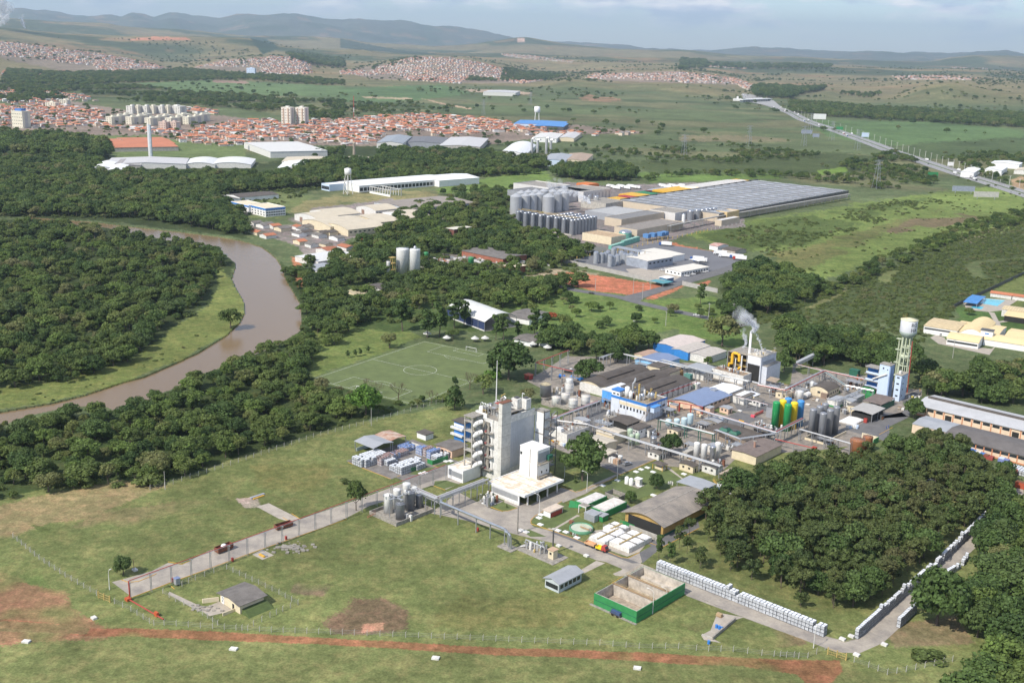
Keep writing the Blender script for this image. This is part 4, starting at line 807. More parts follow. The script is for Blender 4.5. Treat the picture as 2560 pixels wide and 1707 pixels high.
def pline(b0,a0,b1,a1,w=.14):
 for q in strip([pw(b0,a0),pw(b1,a1)],w):pm.add([(x,y,.16)for x,y in q[::-1]],[(0,1,2,3)])
for l_ in ((0,0,0,PL),(PWd,0,PWd,PL),(0,0,PWd,0),(0,PL,PWd,PL),(0,PL/2,PWd,PL/2)):pline(*l_)
for s_,o_ in ((1,0),(-1,PL)):
 for hw,dp in ((20.16,16.5),(9.16,5.5)):
  m_=PWd/2;pline(m_-hw,o_,m_-hw,o_+s_*dp);pline(m_+hw,o_,m_+hw,o_+s_*dp);pline(m_-hw,o_+s_*dp,m_+hw,o_+s_*dp)
 for k in range(-6,6):
  t0,t1=k*.154,(k+1)*.154;pline(PWd/2+R_*sin(t0),o_+s_*(11+R_*cos(t0)),PWd/2+R_*sin(t1),o_+s_*(11+R_*cos(t1)))
for k in range(40):pline(PWd/2+R_*sin(k*pi/20),PL/2+R_*cos(k*pi/20),PWd/2+R_*sin((k+1)*pi/20),PL/2+R_*cos((k+1)*pi/20))
tag(pm.build('pitch_lines',LN),kind='structure')
sheet('football_pitch',[[pw(-2,-2),pw(PWd+2,-2),pw(PWd+2,PL+2),pw(-2,PL+2)]],mat('pitch_turf',(.125,.160,.052),.95,dirt=.25,scale=.12,fine=.12),.010)
for s_,o_,lb in ((1,0,'white goal at the near left end of the football pitch'),(-1,PL,'white goal at the far end of the pitch by the thatched shelters')):
 g_=T('football_goal',lb,'goal',pb0+PWd/2,pa0+o_,0,PF);m_=MB();m_.bar((-3.66,0,0),(-3.66,0,2.5),.11,6).bar((3.66,0,0),(3.66,0,2.5),.11,6).bar((-3.66,0,2.5),(3.66,0,2.5),.11,6);g_.put('frame',WHT,m_)
 m_=MB()
 for x in (-3.66,3.66):m_.bar((x,0,2.4),(x,-s_*1.6,0),.05,4)
 m_.bar((-3.66,-s_*1.6,.05),(3.66,-s_*1.6,.05),.05,4)
 for k in range(1,12):m_.bar((-3.66+k*.61,0,2.4),(-3.66+k*.61,-s_*1.6,0),.015,3)
 g_.put('net',WHT,m_)
def fence(label,pts,step=3.2,h=1.8,pr=.08,wires=3,m=POSTM,name='wire_fence',arm=True):
 r=thing(name,label,'fence',(*pts[0][:2],0));ox,oy=pts[0][:2];P_=[]
 for p,q in zip(pts,pts[1:]):
  n=max(1,round(hypot(q[0]-p[0],q[1]-p[1])/step));P_+=[(p[0]+(q[0]-p[0])*i/n,p[1]+(q[1]-p[1])*i/n)for i in range(n)]
 P_.append(pts[-1][:2]);mb=MB();mb.box(-pr,pr,-pr,pr,0,h)
 if arm:mb.bar((0,0,h),(.25,.25,h+.35),.05,4)
 pm_=mb.mesh('post',m)
 for i,(x,y)in enum(P_[:95]):o=link(newob('post',pm_),r);o.location=(x-ox,y-oy,0)
 wm=MB()
 for k in range(wires):
  for (x0,y0),(x1,y1)in zip(P_,P_[1:]):wm.bar((x0-ox,y0-oy,h*(k+1)/(wires+.3)),(x1-ox,y1-oy,h*(k+1)/(wires+.3)),.022,3)
 wm.build('wires',WIREM,r)
 return r
fence('white posted wire fence left of the yellow gate above the dirt track',gp('D',[(30,1235),(90,1285),(150,1325),(222,1367)]),4)
fence('long white posted wire fence running along the red dirt track',gp('S6',[(270,1155),(400,1215),(545,1310),(580,1325),(660,1325),(1040,1352),(1500,1380),(2150,1402)])+gp('S7',[(340,905),(670,915),(1000,945),(1330,945),(1480,960),(1790,970),(2030,1000),(2340,1025)])+gp('S8',[(250,1385),(440,1395),(560,1340)]),3.9,1.8,.075)
fence('wire fence round the small bunker with the double pitched roof',gp('S6',[(800,1020),(905,970),(1050,915),(1150,885),(1250,935),(1400,1005),(1560,1085),(1710,1165),(1590,1215),(1490,1265),(1360,1330),(1270,1365)]),3.4,1.8)
fence('low wire fence along the broken path left of the small bunker',gp('S6',[(650,1075),(750,1140),(880,1195),(1000,1270),(1080,1325)]),3.4,1.6)
fence('wire fence following the edge of the riverside wood',gp('D',[(345,1125),(378,1118),(600,1045),(720,1005),(850,972),(1030,920)]),4.2,2.0)
fence('wire fence right of the yellow gate below the feathery tree',gp('S8',[(760,1425),(860,1460),(990,1510),(1120,1490),(1440,1420)]),3.6,1.8)
for (fr,p,q,lb)in (('S6',(146,1110),(235,1145),'faded yellow double gate in the fence left of the concrete road'),('S8',(578,1368),(704,1410),'faded yellow double gate where the dirt track meets the road bend')):
 a_,b_=G(fr,*p),G(fr,*q);g_=thing('field_gate',lb,'gate',a_);d_=(b_-a_);L_=d_.length;spin(g_,atan2(d_.y,d_.x))
 for x in (0,L_/2,L_):MB().box(x-.15,x+.15,-.15,.15,0,2.4).build('post',YELD,g_)
 for x0 in (.15,L_/2+.15):
  m_=MB()
  for z_ in (.3,1.1,2.0):m_.bar((x0,0,z_),(x0+L_/2-.3,0,z_),.07,4)
  for k in range(6):m_.bar((x0+k*(L_/2-.3)/5,0,.3),(x0+k*(L_/2-.3)/5,0,2.0),.045,4)
  m_.build('leaf',YELD,g_)
for i,(x,y)in enum([(60,1474),(536,1491),(1000,1512),(1463,1535)]):
 p=G('D',x,y);o=MB().prism([(-1.1,-.75),(1.1,-.75),(1.25,.75),(-.95,.75)],0,.55).build('marker_slab',WTD);o.location=p;spin(o,-.15)
 tag(o,['white slab on the airfield grass at the far left','white slab on the airfield grass, second from left','white slab on the airfield grass below the middle','white slab on the airfield grass, the rightmost'][i],'marker')
for i,(fr,x,y)in enum([('S6',110,1272),('S6',430,895),('S8',680,1268),('S8',742,1248),('S8',970,1305),('S8',778,1376),('S7',325,85),('S7',557,168),('S7',1357,482)]):
 p=G(fr,x,y);o=MB().box(-.9,.9,-.7,.7,0,.6).build('utility_pit',WTD);o.location=p;spin(o,-SITE)
 tag(o,'white concrete lid '+['on the grass left of the red hydrant pipe','beside the lone round tree at the road end','at the inner kerb of the road bend, left of two','at the inner kerb of the bend, next to the wall of totes','at the outer kerb of the road bend','beside the right yellow gate','beside the metering station','on the lawn opposite the small trucks','at the corner of the green basins'][i],'lid')
mh=MB().box(-1.1,1.1,-.8,.8,0,.35).mesh('manhole',WHT)
for fr,x,y in [('S5',1250,508),('S5',1187,525),('S5',1138,548),('S5',1305,550),('S5',955,633),('S5',1170,688),('S5',810,682),('S5',1308,777),('S5',1148,628),('S5',1608,570),('S5',208,968),('S5',187,1000),('S5',200,1065),('S5',372,1122),('S5',450,1138),('S5',558,1193),('S5',60,1137),('S5',10,1120),('S4',755,958),('S4',795,948),('S4',1378,1252),('S4',1735,1512),('S4',1785,1528),('S4',1000,838),('S4',1045,835)]:
 o=link(newob('manhole',mh));o.location=G(fr,x,y);spin(o,-SITE);tag(o,'small white manhole lid set in the works lawns','manhole','white manhole lids on the lawns')
def lamp(label,fr,x,y,h=8,arm=1.6,rz=0,group=None):
 r=thing('lamp_post',label,'lamp post',G(fr,x,y),None,group);spin(r,rz)
 MB().lathe(0,0,[(.16,0),(.08,h-1)],8).build('pole',WTD,r);MB().path([(0,0,h-1),(.3*arm,0,h-.25),(arm,0,h)],.06,5).build('arm',WTD,r);MB().box(arm,arm+.8,-.17,.17,h-.06,h+.10).build('lamp_head',WTD,r);return r
lamp('white curved lamp post before the middle of the green basins','S7',1113,652,8.5,1.8,pi*.8);lamp('white curved lamp post at the right side of the green basins','S7',1226,578,6,1.4,pi*.8)
lamp('curved lamp post at the kerb by the small flat roofed hut','S5',188,965,8.5,1.8,pi*.85);lamp('curved lamp post on the lawn kerb left of the green basins','S5',655,735,8.5,1.8,pi*.85);lamp('lamp post on the lawn beside the big round tree','S5',435,605,8,1.2,pi*.9)
lamp('lamp post standing in the fence near the right gate','S8',480,1325,7,.5,1);lamp('thin lamp post at the left fence corner of the field','S6',232,1045,7,.4,1)
lamp('lamp post before the works lawn right of the steel gantry','S5',950,640,12,1,2)
def pole(label,fr,x,y,h,r0=.22,m=WOODC,cross=True,name='utility_pole'):
 r=thing(name,label,'pole',G(fr,x,y));spin(r,-SITE);MB().lathe(0,0,[(r0,0),(r0*.6,h)],8).build('mast',m,r)
 if cross:MB().box(-1,1,-.07,.07,h-.8,h-.65).build('crossarm',m,r)
 return r
pole('tall weathered pole standing at the corner of the loading canopy','S4',1700,1540,11,.3,CND,False);pole('thin pole by the lone round tree','S6',425,900,4.5,.15,WOODC,False)
pole('grey pole on the lawn beside the riverside wood','S6',668,262,8,.16,POSTM,False);pole('grey pole beside the hedge below the football pitch','S4',268,485,9,.16,POSTM,False)
r=T('lightning_mast','tall thin white mast rising above the roof of the process building','mast',-300,322,27);r.put('mast',WHT,MB().lathe(0,0,[(.30,0),(.12,22)],8));r.box('foot',STL,-.5,.5,-.5,.5,-.3,.2)
def S2(fr,x,y,z=0):return SF.at(fr,x,y,z)
def RR(fr,pts,z=0):return SF.rect(fr,pts,z)
def rack(label,pts,h,name='pipe_rack',w=1.6,step=7.5,pipes=((0,.18,0),),posts='pair',beam=STL,F=SF,levels=1,brk=None,walk=False,postr=.14):
 b0,a0=pts[0];t=T(name,label,'pipe rack',b0,a0,0,F);P_=[(b-b0,a-a0)for b,a in pts]
 tm=MB()
 if posts=='pair':
  for u in (-w/2,w/2):tm.box(u-postr,u+postr,-postr,postr,0,h+.3)
  for k in range(levels):tm.box(-w/2-.5,w/2+.5,-.12,.12,h-.1-k*1.6,h+.1-k*1.6)
 else:tm.box(-postr,postr,-postr,postr,0,h);tm.box(-w/2,w/2,-.1,.1,h-.2,h)
 tme=tm.mesh('trestle',beam)
 for (x0,y0),(x1,y1)in zip(P_,P_[1:]):
  L_=hypot(x1-x0,y1-y0);n=max(1,round(L_/step));ang=atan2(y1-y0,x1-x0)-pi/2
  for i in range(n+(1 if (x1,y1)==P_[-1]else 0)):
   o=link(newob('trestle',tme),t.r);o.location=(x0+(x1-x0)*i/n,y0+(y1-y0)*i/n,0);spin(o,ang)
 for pp in pipes:
  off,r,m=pp[:3];lift=pp[3]if len(pp)>3 else 0;q=[]
  for i,(x,y)in enum(P_):
   dx,dy=(P_[min(i+1,len(P_)-1)][0]-P_[max(i-1,0)][0],P_[min(i+1,len(P_)-1)][1]-P_[max(i-1,0)][1]);l=hypot(dx,dy);q.append((x-dy/l*off,y+dx/l*off,h+.12+r+lift))
  t.put('pipe',m or PIPE,MB().path(q,r,8 if r>.2 else 6))
 if walk:
  mb=MB()
  for (x0,y0),(x1,y1)in zip(P_,P_[1:]):
   for qd in strip([(x0,y0),(x1,y1)],w):mb.prism(qd,h+.1,h+.18)
  t.put('walkway',STL,mb)
 return t
def junk(t,name,m,rng,x0,x1,y0,y1,z,n,smin=.3,smax=1.2,hmax=1.8):
 for i in range(n):
  x,y=rng.uniform(x0,x1),rng.uniform(y0,y1);s_=rng.uniform(smin,smax);h_=rng.uniform(.5,hmax);k=rng.random();mm=rng.choice(m)
  if k<.4:t.put('vessel',mm,MB().lathe(x,y,[(s_*.5,z),(s_*.5,z+h_),(s_*.3,z+h_+.25),(.01,z+h_+.3)],10))
  elif k<.7:t.box('unit',mm,x-s_/2,x+s_/2,y-s_*.4,y+s_*.4,z,z+h_)
  else:t.put('duct',mm,MB().path([(x,y,z),(x,y,z+h_),(x+rng.uniform(-2,2),y,z+h_),(x+rng.uniform(-1,1),y+rng.uniform(-2,2),z+h_*.6)],.09+.1*rng.random(),6))
def rail(t,pts,z,m=STL,h=1.05,parent=None,name='railing'):
 mb=MB()
 for (x0,y0),(x1,y1)in zip(pts,pts[1:]):
  n=max(1,round(hypot(x1-x0,y1-y0)/2.));mb.bar((x0,y0,z+h),(x1,y1,z+h),.035,4).bar((x0,y0,z+h*.5),(x1,y1,z+h*.5),.03,4)
  for i in range(n+1):x,y=x0+(x1-x0)*i/n,y0+(y1-y0)*i/n;mb.bar((x,y,z),(x,y,z+h),.035,4)
 return t.put(name,m,mb,parent)
def stair(t,x0,y0,z0,x1,y1,z1,w=.9,m=STL,name='stair'):
 mb=MB();dx,dy=x1-x0,y1-y0;L_=hypot(dx,dy);nx,ny=-dy/L_*w/2,dx/L_*w/2;n=max(3,int(abs(z1-z0)/.3))
 for s_ in (-1,1):mb.bar((x0+nx*s_,y0+ny*s_,z0),(x1+nx*s_,y1+ny*s_,z1),.09,4).bar((x0+nx*s_,y0+ny*s_,z0+1),(x1+nx*s_,y1+ny*s_,z1+1),.035,4)
 for i in range(n):f=(i+.5)/n;x,y,z=x0+dx*f,y0+dy*f,z0+(z1-z0)*f;mb.add([(x-nx-dx/L_*.14,y-ny-dy/L_*.14,z),(x+nx-dx/L_*.14,y+ny-dy/L_*.14,z),(x+nx+dx/L_*.14,y+ny+dy/L_*.14,z),(x-nx+dx/L_*.14,y-ny+dy/L_*.14,z)],[(0,1,2,3)])
 return t.put(name,m,mb)
rng=RND(4)
t=T('process_building','tall white multi-storey process building with a concrete shaft and rooftop plant',BLD,-304,313.6)
t.box('core',WTD,0,15,.3,20.5,0,26.2)
cw=MB()
for x in (0,5.1,9.8):cw.box(x,x+.5,0,.32,0,26.4)
for z in (4.2,9.8,15.2,20.4,25.6):cw.box(0,10.6,-.1,.32,z,z+.6)
t.put('frame',WTD,cw)
for z in (4.9,10.5,15.9,21.1):
 t.box('bay_wall',WHT,5.7,9.7,.05,.34,z,z+4.6)
 t.box('floor_deck',CND,4.8,10.9,-1.7,-.1,z-.75,z-.5);rail(t,[(4.9,-.2),(4.9,-1.65),(10.8,-1.65),(10.8,-.2)],z-.5)
 t.box('door',DARKV,8.4,9.2,-.02,.1,z,z+2.1)
 for k in range(3):t.put('riser',PIPE,MB().path([(6.0+k*.55,-.5-.25*k,z),(6.0+k*.55,-.5-.25*k,z+4.2)],.10,6))
 t.box('pump',REDP,6.8,7.6,-1.3,-.7,z-.5,z+.3)
t.box('shaft',mat('pale_concrete',(.64,.62,.56),.85,dirt=.25,scale=.5),13.3,15.3,0,5.6,0,34.6);t.box('shaft_cap',RUSTC,12.9,15.6,-.2,5.9,34.6,34.8)
jm=MB();
for z in range(5,34,5):jm.box(13.28,15.32,-.02,5.62,z,z+.10)
t.put('joints',CND,jm)
sidew=MB();n_=14
for k in range(n_):y0=5.6+k*15/n_;sidew.box(14.9 if k%2 else 14.98,15.12,y0,y0+15/n_-.04,5,25.2)
t.put('side_cladding',mat('pale_grey_cladding',(.50,.52,.55),.5,.15,dirt=.1,scale=.5),sidew);t.box('parapet_beam',WTD,14.7,15.3,5.6,20.6,25.3,28.1)
t.box('parapet',WHT,0,6.5,.1,.5,26.2,28.0);t.box('parapet',WHT,0,.4,.5,20.3,26.2,28.0);t.box('roof',CND,.4,14.7,.5,20.3,26.2,26.4)
t.box('wing',WHT,15.3,20.0,20.8,24.8,0,27);t.box('wing_band',CND,15.3,20.05,20.72,20.8,17.2,17.7);t.box('wing_band',CND,15.3,20.05,20.7,20.8,7.5,8.2);t.box('wing_parapet',CND,15.2,20.2,20.7,25,27,27.5)
rail(t,[(15.4,20.9),(20.1,20.9),(20.1,24.9)],27.5)
for z in (4,8,12,16,20,24):t.box('landing',DST,20.1,24.2,20.9,24.6,z,z+.15);stair(t,20.6,21.5 if z%8 else 24,z+.15,23.8,21.5 if z%8 else 24,z+4);rail(t,[(20.3,20.9),(24.2,20.9),(24.2,24.6)],z+.15)
for (x,y)in ((20.3,20.9),(24.2,20.9),(24.2,24.6)):t.box('post',DST,x-.12,x+.12,y-.12,y+.12,0,28)
t.box('roof_deck',CND,1,14,4,19,28.6,28.8);junk(t,'roof',[PIPE,STL,WTD,YELD,RUSTC,PIPE,SILVER],rng,1,12.5,1,18,26.4,40,.8,2.4,3.6);rail(t,[(1,4),(1,19),(14,19),(14,6)],28.8)
t.box('red_deck',REDP,5.6,11.5,6,9.5,31.2,31.4)
for (x,y)in ((5.8,6.2),(11.3,6.2),(11.3,9.3),(5.8,9.3)):t.box('deck_leg',STL,x-.1,x+.1,y-.1,y+.1,28.8,31.2)
for i,(x,y)in enum(((9.4,12),(12.2,14.5))):
 t.box('cooling_unit',WTD,x,x+3.4,y,y+3,28.8,33.2);t.box('fan_cowl',DST,x+.8,x+2.6,y+.6,y+2.4,33.2,33.7)
for k in range(4):
 x=1+k*1.5;t.put('gooseneck',PIPE,MB().path([(x,2,27),(x,2,30.6),(x+.4,2,31.4),(x+1.1,2,31.6),(x+1.7,2,31.2),(x+1.9,2,30.2)],.22,8))
t.put('big_duct',PIPE,MB().path([(7,8,31.4),(7,8,33),(9,8,34.5),(10,8,34)],.35,8));t.put('yellow_jib',YELD,MB().path([(6,9,31.4),(6.5,9,34.2),(8.5,9,35.4)],.18,5))
t.put('vent_pipe',WHT,MB().path([(11,17,28.8),(11,17,34.5),(12.2,17,34.5)],.15,6))
t=T('hoist_block','white three level block standing on the roof beside the tall grey clad wall',BLD,-282.3,318.2,5)
t.box('wall',WHT,0,9.6,0,7.6,0,12.2);t.box('roof',WHT,-.15,9.75,-.15,7.75,12.2,12.45);t.box('band',WTD,-.06,9.66,-.08,7.66,6.6,6.9)
t.box('corner_trim',WTD,9.3,9.7,-.1,.3,0,12.2);t.box('downpipe',CND,5.5,5.75,-.15,0,0,12);t.box('window',GLASS,.2,1.2,-.05,.05,8.6,9.8);t.box('side_panel',GREYM,9.58,9.68,.6,7.3,7.2,11);t.box('balcony',CND,9.6,11.4,-.2,8,6.4,6.7)
rail(t,[(9.7,-.1),(11.3,-.1),(11.3,7.9)],6.7,YELD);t.box('balcony',CND,9.6,11.2,-.2,8,.6,.85);rail(t,[(9.7,-.1),(11.1,-.1),(11.1,7.9)],.85,YELD);t.box('green_box',DGREEN,9.7,11.1,5.5,8,7,9.2);t.box('vent',GLASS,9.58,9.7,2.5,3.2,2,3);t.box('vent',GLASS,9.58,9.7,5.6,6.2,2,2.8)
t=T('loading_hall','low white loading hall with a wide flat canopy and rust stained roof',BLD,-284.5,301.6)
t.box('wall',WHT,1.8,17.0,.2,.6,0,4.4);t.box('wall',WHT,1.8,2.2,.6,24,0,4.4);t.box('back_wall',WTD,8.5,9,.6,24,0,4.4)
lv=MB()
for k in range(20):lv.box(2.4+k*.7,2.95+k*.7,.12,.22,1.7,3.9)
t.put('louvres',GREYM,lv);t.box('base_band',WTD,1.75,17.05,.1,.2,0,.9)
t.box('roof',WROOF,0,20,0,24.2,4.9,5.1);t.box('fascia',WHT,-.1,20.1,-.1,.3,4.4,5.4);t.box('fascia',WHT,19.7,20.1,.3,24.0,4.4,5.4);t.box('fascia',WHT,-.1,.3,.3,24.0,4.4,5.4)
for k in range(4):t.box('roof_rib',mat('roof_rib',(.55,.47,.36),.9),.4,19.6,4+k*5,4.25+k*5,5.1,5.3)
for y in (3,9,15,21):t.box('pillar',WTD,18.6,19.1,y,y+.5,0,4.4)
t=block('annex','low white annex with louvres left of the escape stair tower',BLD,(-308.2,-299.2,302,312.5),4.8,WHT,WROOF,parapet=.5);lv=MB()
for k in range(11):lv.box(.5+k*.75,1.1+k*.75,-.12,-.01,1.6,3.9)
t.put('louvres',GREYM,lv)
t=T('stair_tower','open concrete stair tower with white curved chutes left of the process building','stair tower',-304.2,307.8)
for (x,y)in ((0,0),(4.2,0),(0,5.4),(4.2,5.4)):t.box('post',CONC,x-.22,x+.22,y-.22,y+.22,0,27)
for i in range(6):
 z=3.4+i*4.3;t.box('landing',CONC,-.4,4.6,-.3,2.0,z,z+.35);t.box('landing',CONC,-.4,4.6,3.8,5.7,z+2.1,z+2.4);stair(t,1.2,2,z+.3,1.2,3.8,z+2.3,1.4,CND);rail(t,[(-.3,2),(-.3,-.2),(4.5,-.2)],z+.35)
for i in range(5):
 z=5.0+i*4.55;c_=MB();p_=[(4.3,1.0,z+.3),(5.2,1.2,z+1.2),(6.2,1.8,z+2.0),(7.0,3.2,z+2.3)];c_.path(p_,.95,10);t.put('chute',WHT,c_)
t.box('cap',CND,-.5,4.8,-.5,5.9,27,27.4);t.box('side_screen',CND,4.5,9,5.2,5.5,3,25)
rack('triple pipe bridge running from the tank yard to the process building',[(-284.6,273.5),(-284.6,300.5)],6.2,w=3.4,step=6.5,pipes=((-1.2,.45,PIPE,.2),(-.2,.16,0),(.3,.14,RUSTC),(.8,.2,0),(1.4,.12,WTD),(.1,.14,0,-1.5),(.9,.2,0,-1.5)),levels=2)
rack('long silver main on slender legs running above the inner road',[(-282.5,273.5),(-281.3,271.9),(-262,271.9),(-247.5,271.9)],5.6,'silver_main',w=1.0,step=9.5,pipes=((0,.52,SILVER,0),(.8,.12,0,-.3)),posts='single',postr=.16)
t=T('silver_main_end','twin silver pipe ends bending down to the ground beside the road','pipe',-247.5,271.9)
for k in (0,2.2):t.put('pipe',SILVER,MB().path([(k-1,-.5*k,6.1),(k+.6,-.5*k,6.0),(k+1.5,-.5*k,5.2),(k+1.8,-.5*k,3.5),(k+2.0,-.5*k,.2)],.45,10))
for (x,y)in ((0,0),(3,-1)):t.box('leg',STL,x-.12,x+.12,y-.12,y+.12,0,5.4)
t.box('platform',CND,-1,6,-3,1.5,0,.25)
rack('rack of many pipes between the tank yard and the road corner',[(-300,273.6),(-284.6,273.6)],6.0,w=3.2,step=5.2,pipes=((-1.1,.2,0),(-.5,.16,0),(0,.25,PIPE),(.6,.14,RUSTC),(1.1,.2,0),(0,.18,0,-1.6),(.8,.14,0,-1.6)),levels=2)
t=T('process_skid','dense group of vertical pipes and valves below the pipe bridge','process skid',-281,292);junk(t,'s',[PIPE,STL,WTD,RUSTC,SILVER],RND(9),0,6,0,8,0,26,.5,1.3,4.6);t.box('slab',CND,-.5,6.5,-.5,8.5,0,.18)
rack('red pipe on a row of paired grey posts along the concrete road',[S2('S6',395,1122),S2('S6',2090,482),S2('S4',1000,1012)],6.3,'red_pipe_rack',w=.8,step=7.6,pipes=((.1,.13,REDP,.1),(-.25,.06,STL)),postr=.08)
t=T('red_standpipe','red pipe dropping at the left end of the rack and running along the grass','pipe',*S2('S6',378,1128));e_=S2('S6',655,1288);v_=S2('S6',600,1252)
t.put('pipe',REDP,MB().path([(0,.6,6.6),(0,.6,.5),(0,0,.5),(e_[0]-t.b,e_[1]-t.a,.5)],.22,6));t.put('valve_block',mat('orange_red_paint',(.50,.10,.03),.6),MB().box(-.9,.9,-.8,.8,0,.9));t.put('valve',mat('orange_red_paint',(.5,.1,.03)),MB().box(v_[0]-t.b-.8,v_[0]-t.b+.8,v_[1]-t.a-.4,v_[1]-t.a+.4,0,1.4))
t=T('bund','low concrete bund wall round the cluster of white and grey tanks','bund wall',-302.2,254)
for q in ((0,15.6,0,.35),(0,15.6,19,19.35),(0,.35,.35,19),(15.25,15.6,.35,19)):t.box('wall',CND,*q,0,1.5)
t.box('floor',CND,.35,15.25,.35,19,0,.2);stair(t,1.5,-2.4,0,3.4,.3,1.6,1,RUST)
for i,(x,y,r,h,m_,lb)in enum([(435,1340,1.7,7.4,TANKW,'white cylindrical tank at the front left of the bund'),(520,1290,1.6,7.6,TANKW,'white tank behind the front white tank in the bund'),(550,1400,1.75,6.2,GREYT,'dark grey tank at the front corner of the bund'),(645,1310,1.9,7.2,GREYT,'wide dark grey tank in the middle of the bund'),(612,1230,1.6,7.6,TANKW,'white tank at the back of the bund under the pipes'),(735,1290,1.3,5.4,GREYT,'small grey tank at the right end of the bund'),(690,1240,1.1,6.5,TANKW,'slim white tank behind the wide grey one in the bund')]):
 p=S2('S4',x,y);tank('storage_tank',lb,'tank',p,r,h,m_,'cone',z=.2)
t=T('bund_platform','steel access platform with piping above the bunded tanks','platform',-299,256);t.box('deck',STL,1,9,4,5,7.6,7.75);t.box('deck',STL,4.5,5.5,1,14,7.6,7.75);rail(t,[(1,4),(9,4)],7.75);rail(t,[(5.5,1),(5.5,14)],7.75);junk(t,'a',[WTD,PIPE,STL],RND(2),1,10,1,14,7.75,14,.3,.8,1.2)
for (x,y)in ((1.2,4.5),(8.8,4.5),(5,1.2),(5,13.8)):t.box('leg',STL,x-.1,x+.1,y-.1,y+.1,.2,7.6)
t=T('switch_cabinet','tall white cabinet pair in front of the grey tanks','cabinet',*S2('S4',600,1400));t.box('body',WTD,0,1,0,.8,0,2.2);t.box('body',WTD,2,3.2,0,.8,0,2.4);t.box('door',GREYM,.1,.9,-.05,0,.2,2)
t=T('grey_kiosk','grey metal kiosk on legs beside the road near the rack end','kiosk',*S2('S6',735,1010));t.box('body',GREYM,0,1.6,0,1.6,.5,2.6);t.box('roof',mat('kiosk_blue',(.2,.25,.4)),-.1,1.7,-.1,1.7,2.6,2.75);t.box('leg',STL,.2,.4,.2,.4,0,.5);t.box('leg',STL,1.2,1.4,1.2,1.4,0,.5)
for (fr,x,y,lb)in (('S6',1605,655,'red hydrant cabinet beside the rack post by the reddish skip'),('S6',1185,825,'small red hydrant at a rack post near the loaded skip'),('S4',1298,1520,'red hose cabinet on the grass below the silver main'),('S6',718,985,'small orange hydrant next to the grey kiosk')):
 t=T('hydrant',lb,'hydrant',*S2(fr,x,y));t.box('cabinet',REDP,0,.8,0,.6,.3,1.5);t.box('foot',RUSTC,.2,.6,.1,.5,0,.3)
def skip(label,fr,p,q,m,h=2.2,load=None,name='open_skip'):
 a_,b_=G(fr,*p),G(fr,*q);r=thing(name,label,'skip',a_);d_=b_-a_;L_=d_.length;spin(r,atan2(d_.y,d_.x));w_=2.4
 mb=MB();e=.1
 for u in ((0,L_,0,e),(0,L_,w_-e,w_),(0,e,e,w_-e),(L_-e,L_,e,w_-e),(e,L_-e,e,w_-e)):mb.box(*u,.5 if u!=(e,L_-e,e,w_-e)else .45,h if u!=(e,L_-e,e,w_-e)else .6)
 mb.build('body',m,r);rb_=MB()
 for k in range(int(L_/.9)):rb_.box(.4+k*.9,.5+k*.9,-.08,0,.5,h)
 rb_.build('ribs',m,r)
 for k in range(2):MB().bar((L_*(.2+.6*k),.1,.35),(L_*(.2+.6*k),w_-.1,.35),.35,10).build('wheel',DST,r)
 if load:
  lm=MB();lm.lathe(L_*.5,w_/2,[(min(L_*.42,1.1),h-.3),(.8,h+.25),(.01,h+.5)],9);lm.build('load',load,r)
 return r
skip('dark red open skip with a white load on the concrete road','S6',(1085,772),(1205,725),RUSTC,load=WHT);skip('rusty open skip on the road beside the broken concrete pad','S6',(1545,588),(1672,550),RUSTC,1.9)
p0=S2('S6',1075,1066,3.6);p1=S2('S6',1250,1165,3.6);p2=S2('S6',1440,1075,3.6)
t=shed('bunker','small bunker with a brown double pitched roof and grassy side bank',BLD,(p0[0]+.4,p1[0]-.4,p1[1]+.4,p2[1]-.4),3.3,.9,'a',CREAM,ROOFG,over=.9)
W_,D_=t.W,t.D;t.box('number_door',WHT,.9,2.3,-.12,.06,.1,2.7);t.box('door',DARKV,W_*.62,W_*.62+1,-.08,.05,.1,2.2)
t.put('numeral',DARKV,MB().path([(1.3,-.16,2.1),(1.6,-.16,2.35),(1.9,-.16,2.1),(1.85,-.16,1.6),(1.35,-.16,.9),(1.95,-.16,.9)],.09,4))
t.put('bank',mat('bank_grass',(.085,.12,.035),.95,fine=.3,scale=.8),MB().add([(W_+.05,.5,0),(W_+4.2,.5,0),(W_+4.2,D_+1,0),(W_+.05,D_+1,0),(W_+.05,.8,1.7),(W_+1.6,.8,1.5),(W_+1.6,D_+.5,1.5),(W_+.05,D_+.5,1.7)],[(4,5,6,7),(0,1,5,4),(1,2,6,5),(2,3,7,6)]))
t.put('ramp',PATHM,MB().prism([(-.5,-.1),(-.2,-7.5),(5.4,-7.5),(W_*.62+.8,-.1)],.03,.08));t.put('wing_wall',CREAM,MB().prism([(-.6,-.1),(-.9,-.1),(-3.5,-4.5),(-3.1,-4.5)],0,1.5));t.put('wing_wall',CREAM,MB().prism([(W_*.62+1.2,-.1),(W_*.62+1.5,-.1),(W_*.62+1.4,-4.5),(W_*.62+1.1,-4.5)],0,1.0))
r_=RND(8);mb=MB()
for k in range(70):x,y=r_.gauss(0,3.2),r_.gauss(0,2.2);s_=r_.uniform(.2,.8);mb.box(x-s_,x+s_,y-s_*.6,y+s_*.6,0,s_*.7)
o=mb.build('rubble_heap',CND);o.location=G('S6',1660,722);tag(o,'flat heap of broken concrete on the grass below the road','rubble')
mb=MB();
for k in range(30):x,y=r_.gauss(0,2.0),r_.gauss(0,1.2);s_=r_.uniform(.15,.6);mb.box(x-s_,x+s_,y-s_*.6,y+s_*.6,0,s_*.7)
o=mb.build('rubble_heap',CND);o.location=G('S6',970,1190);tag(o,'small rubble heap at the end of the broken path by the bunker','rubble')
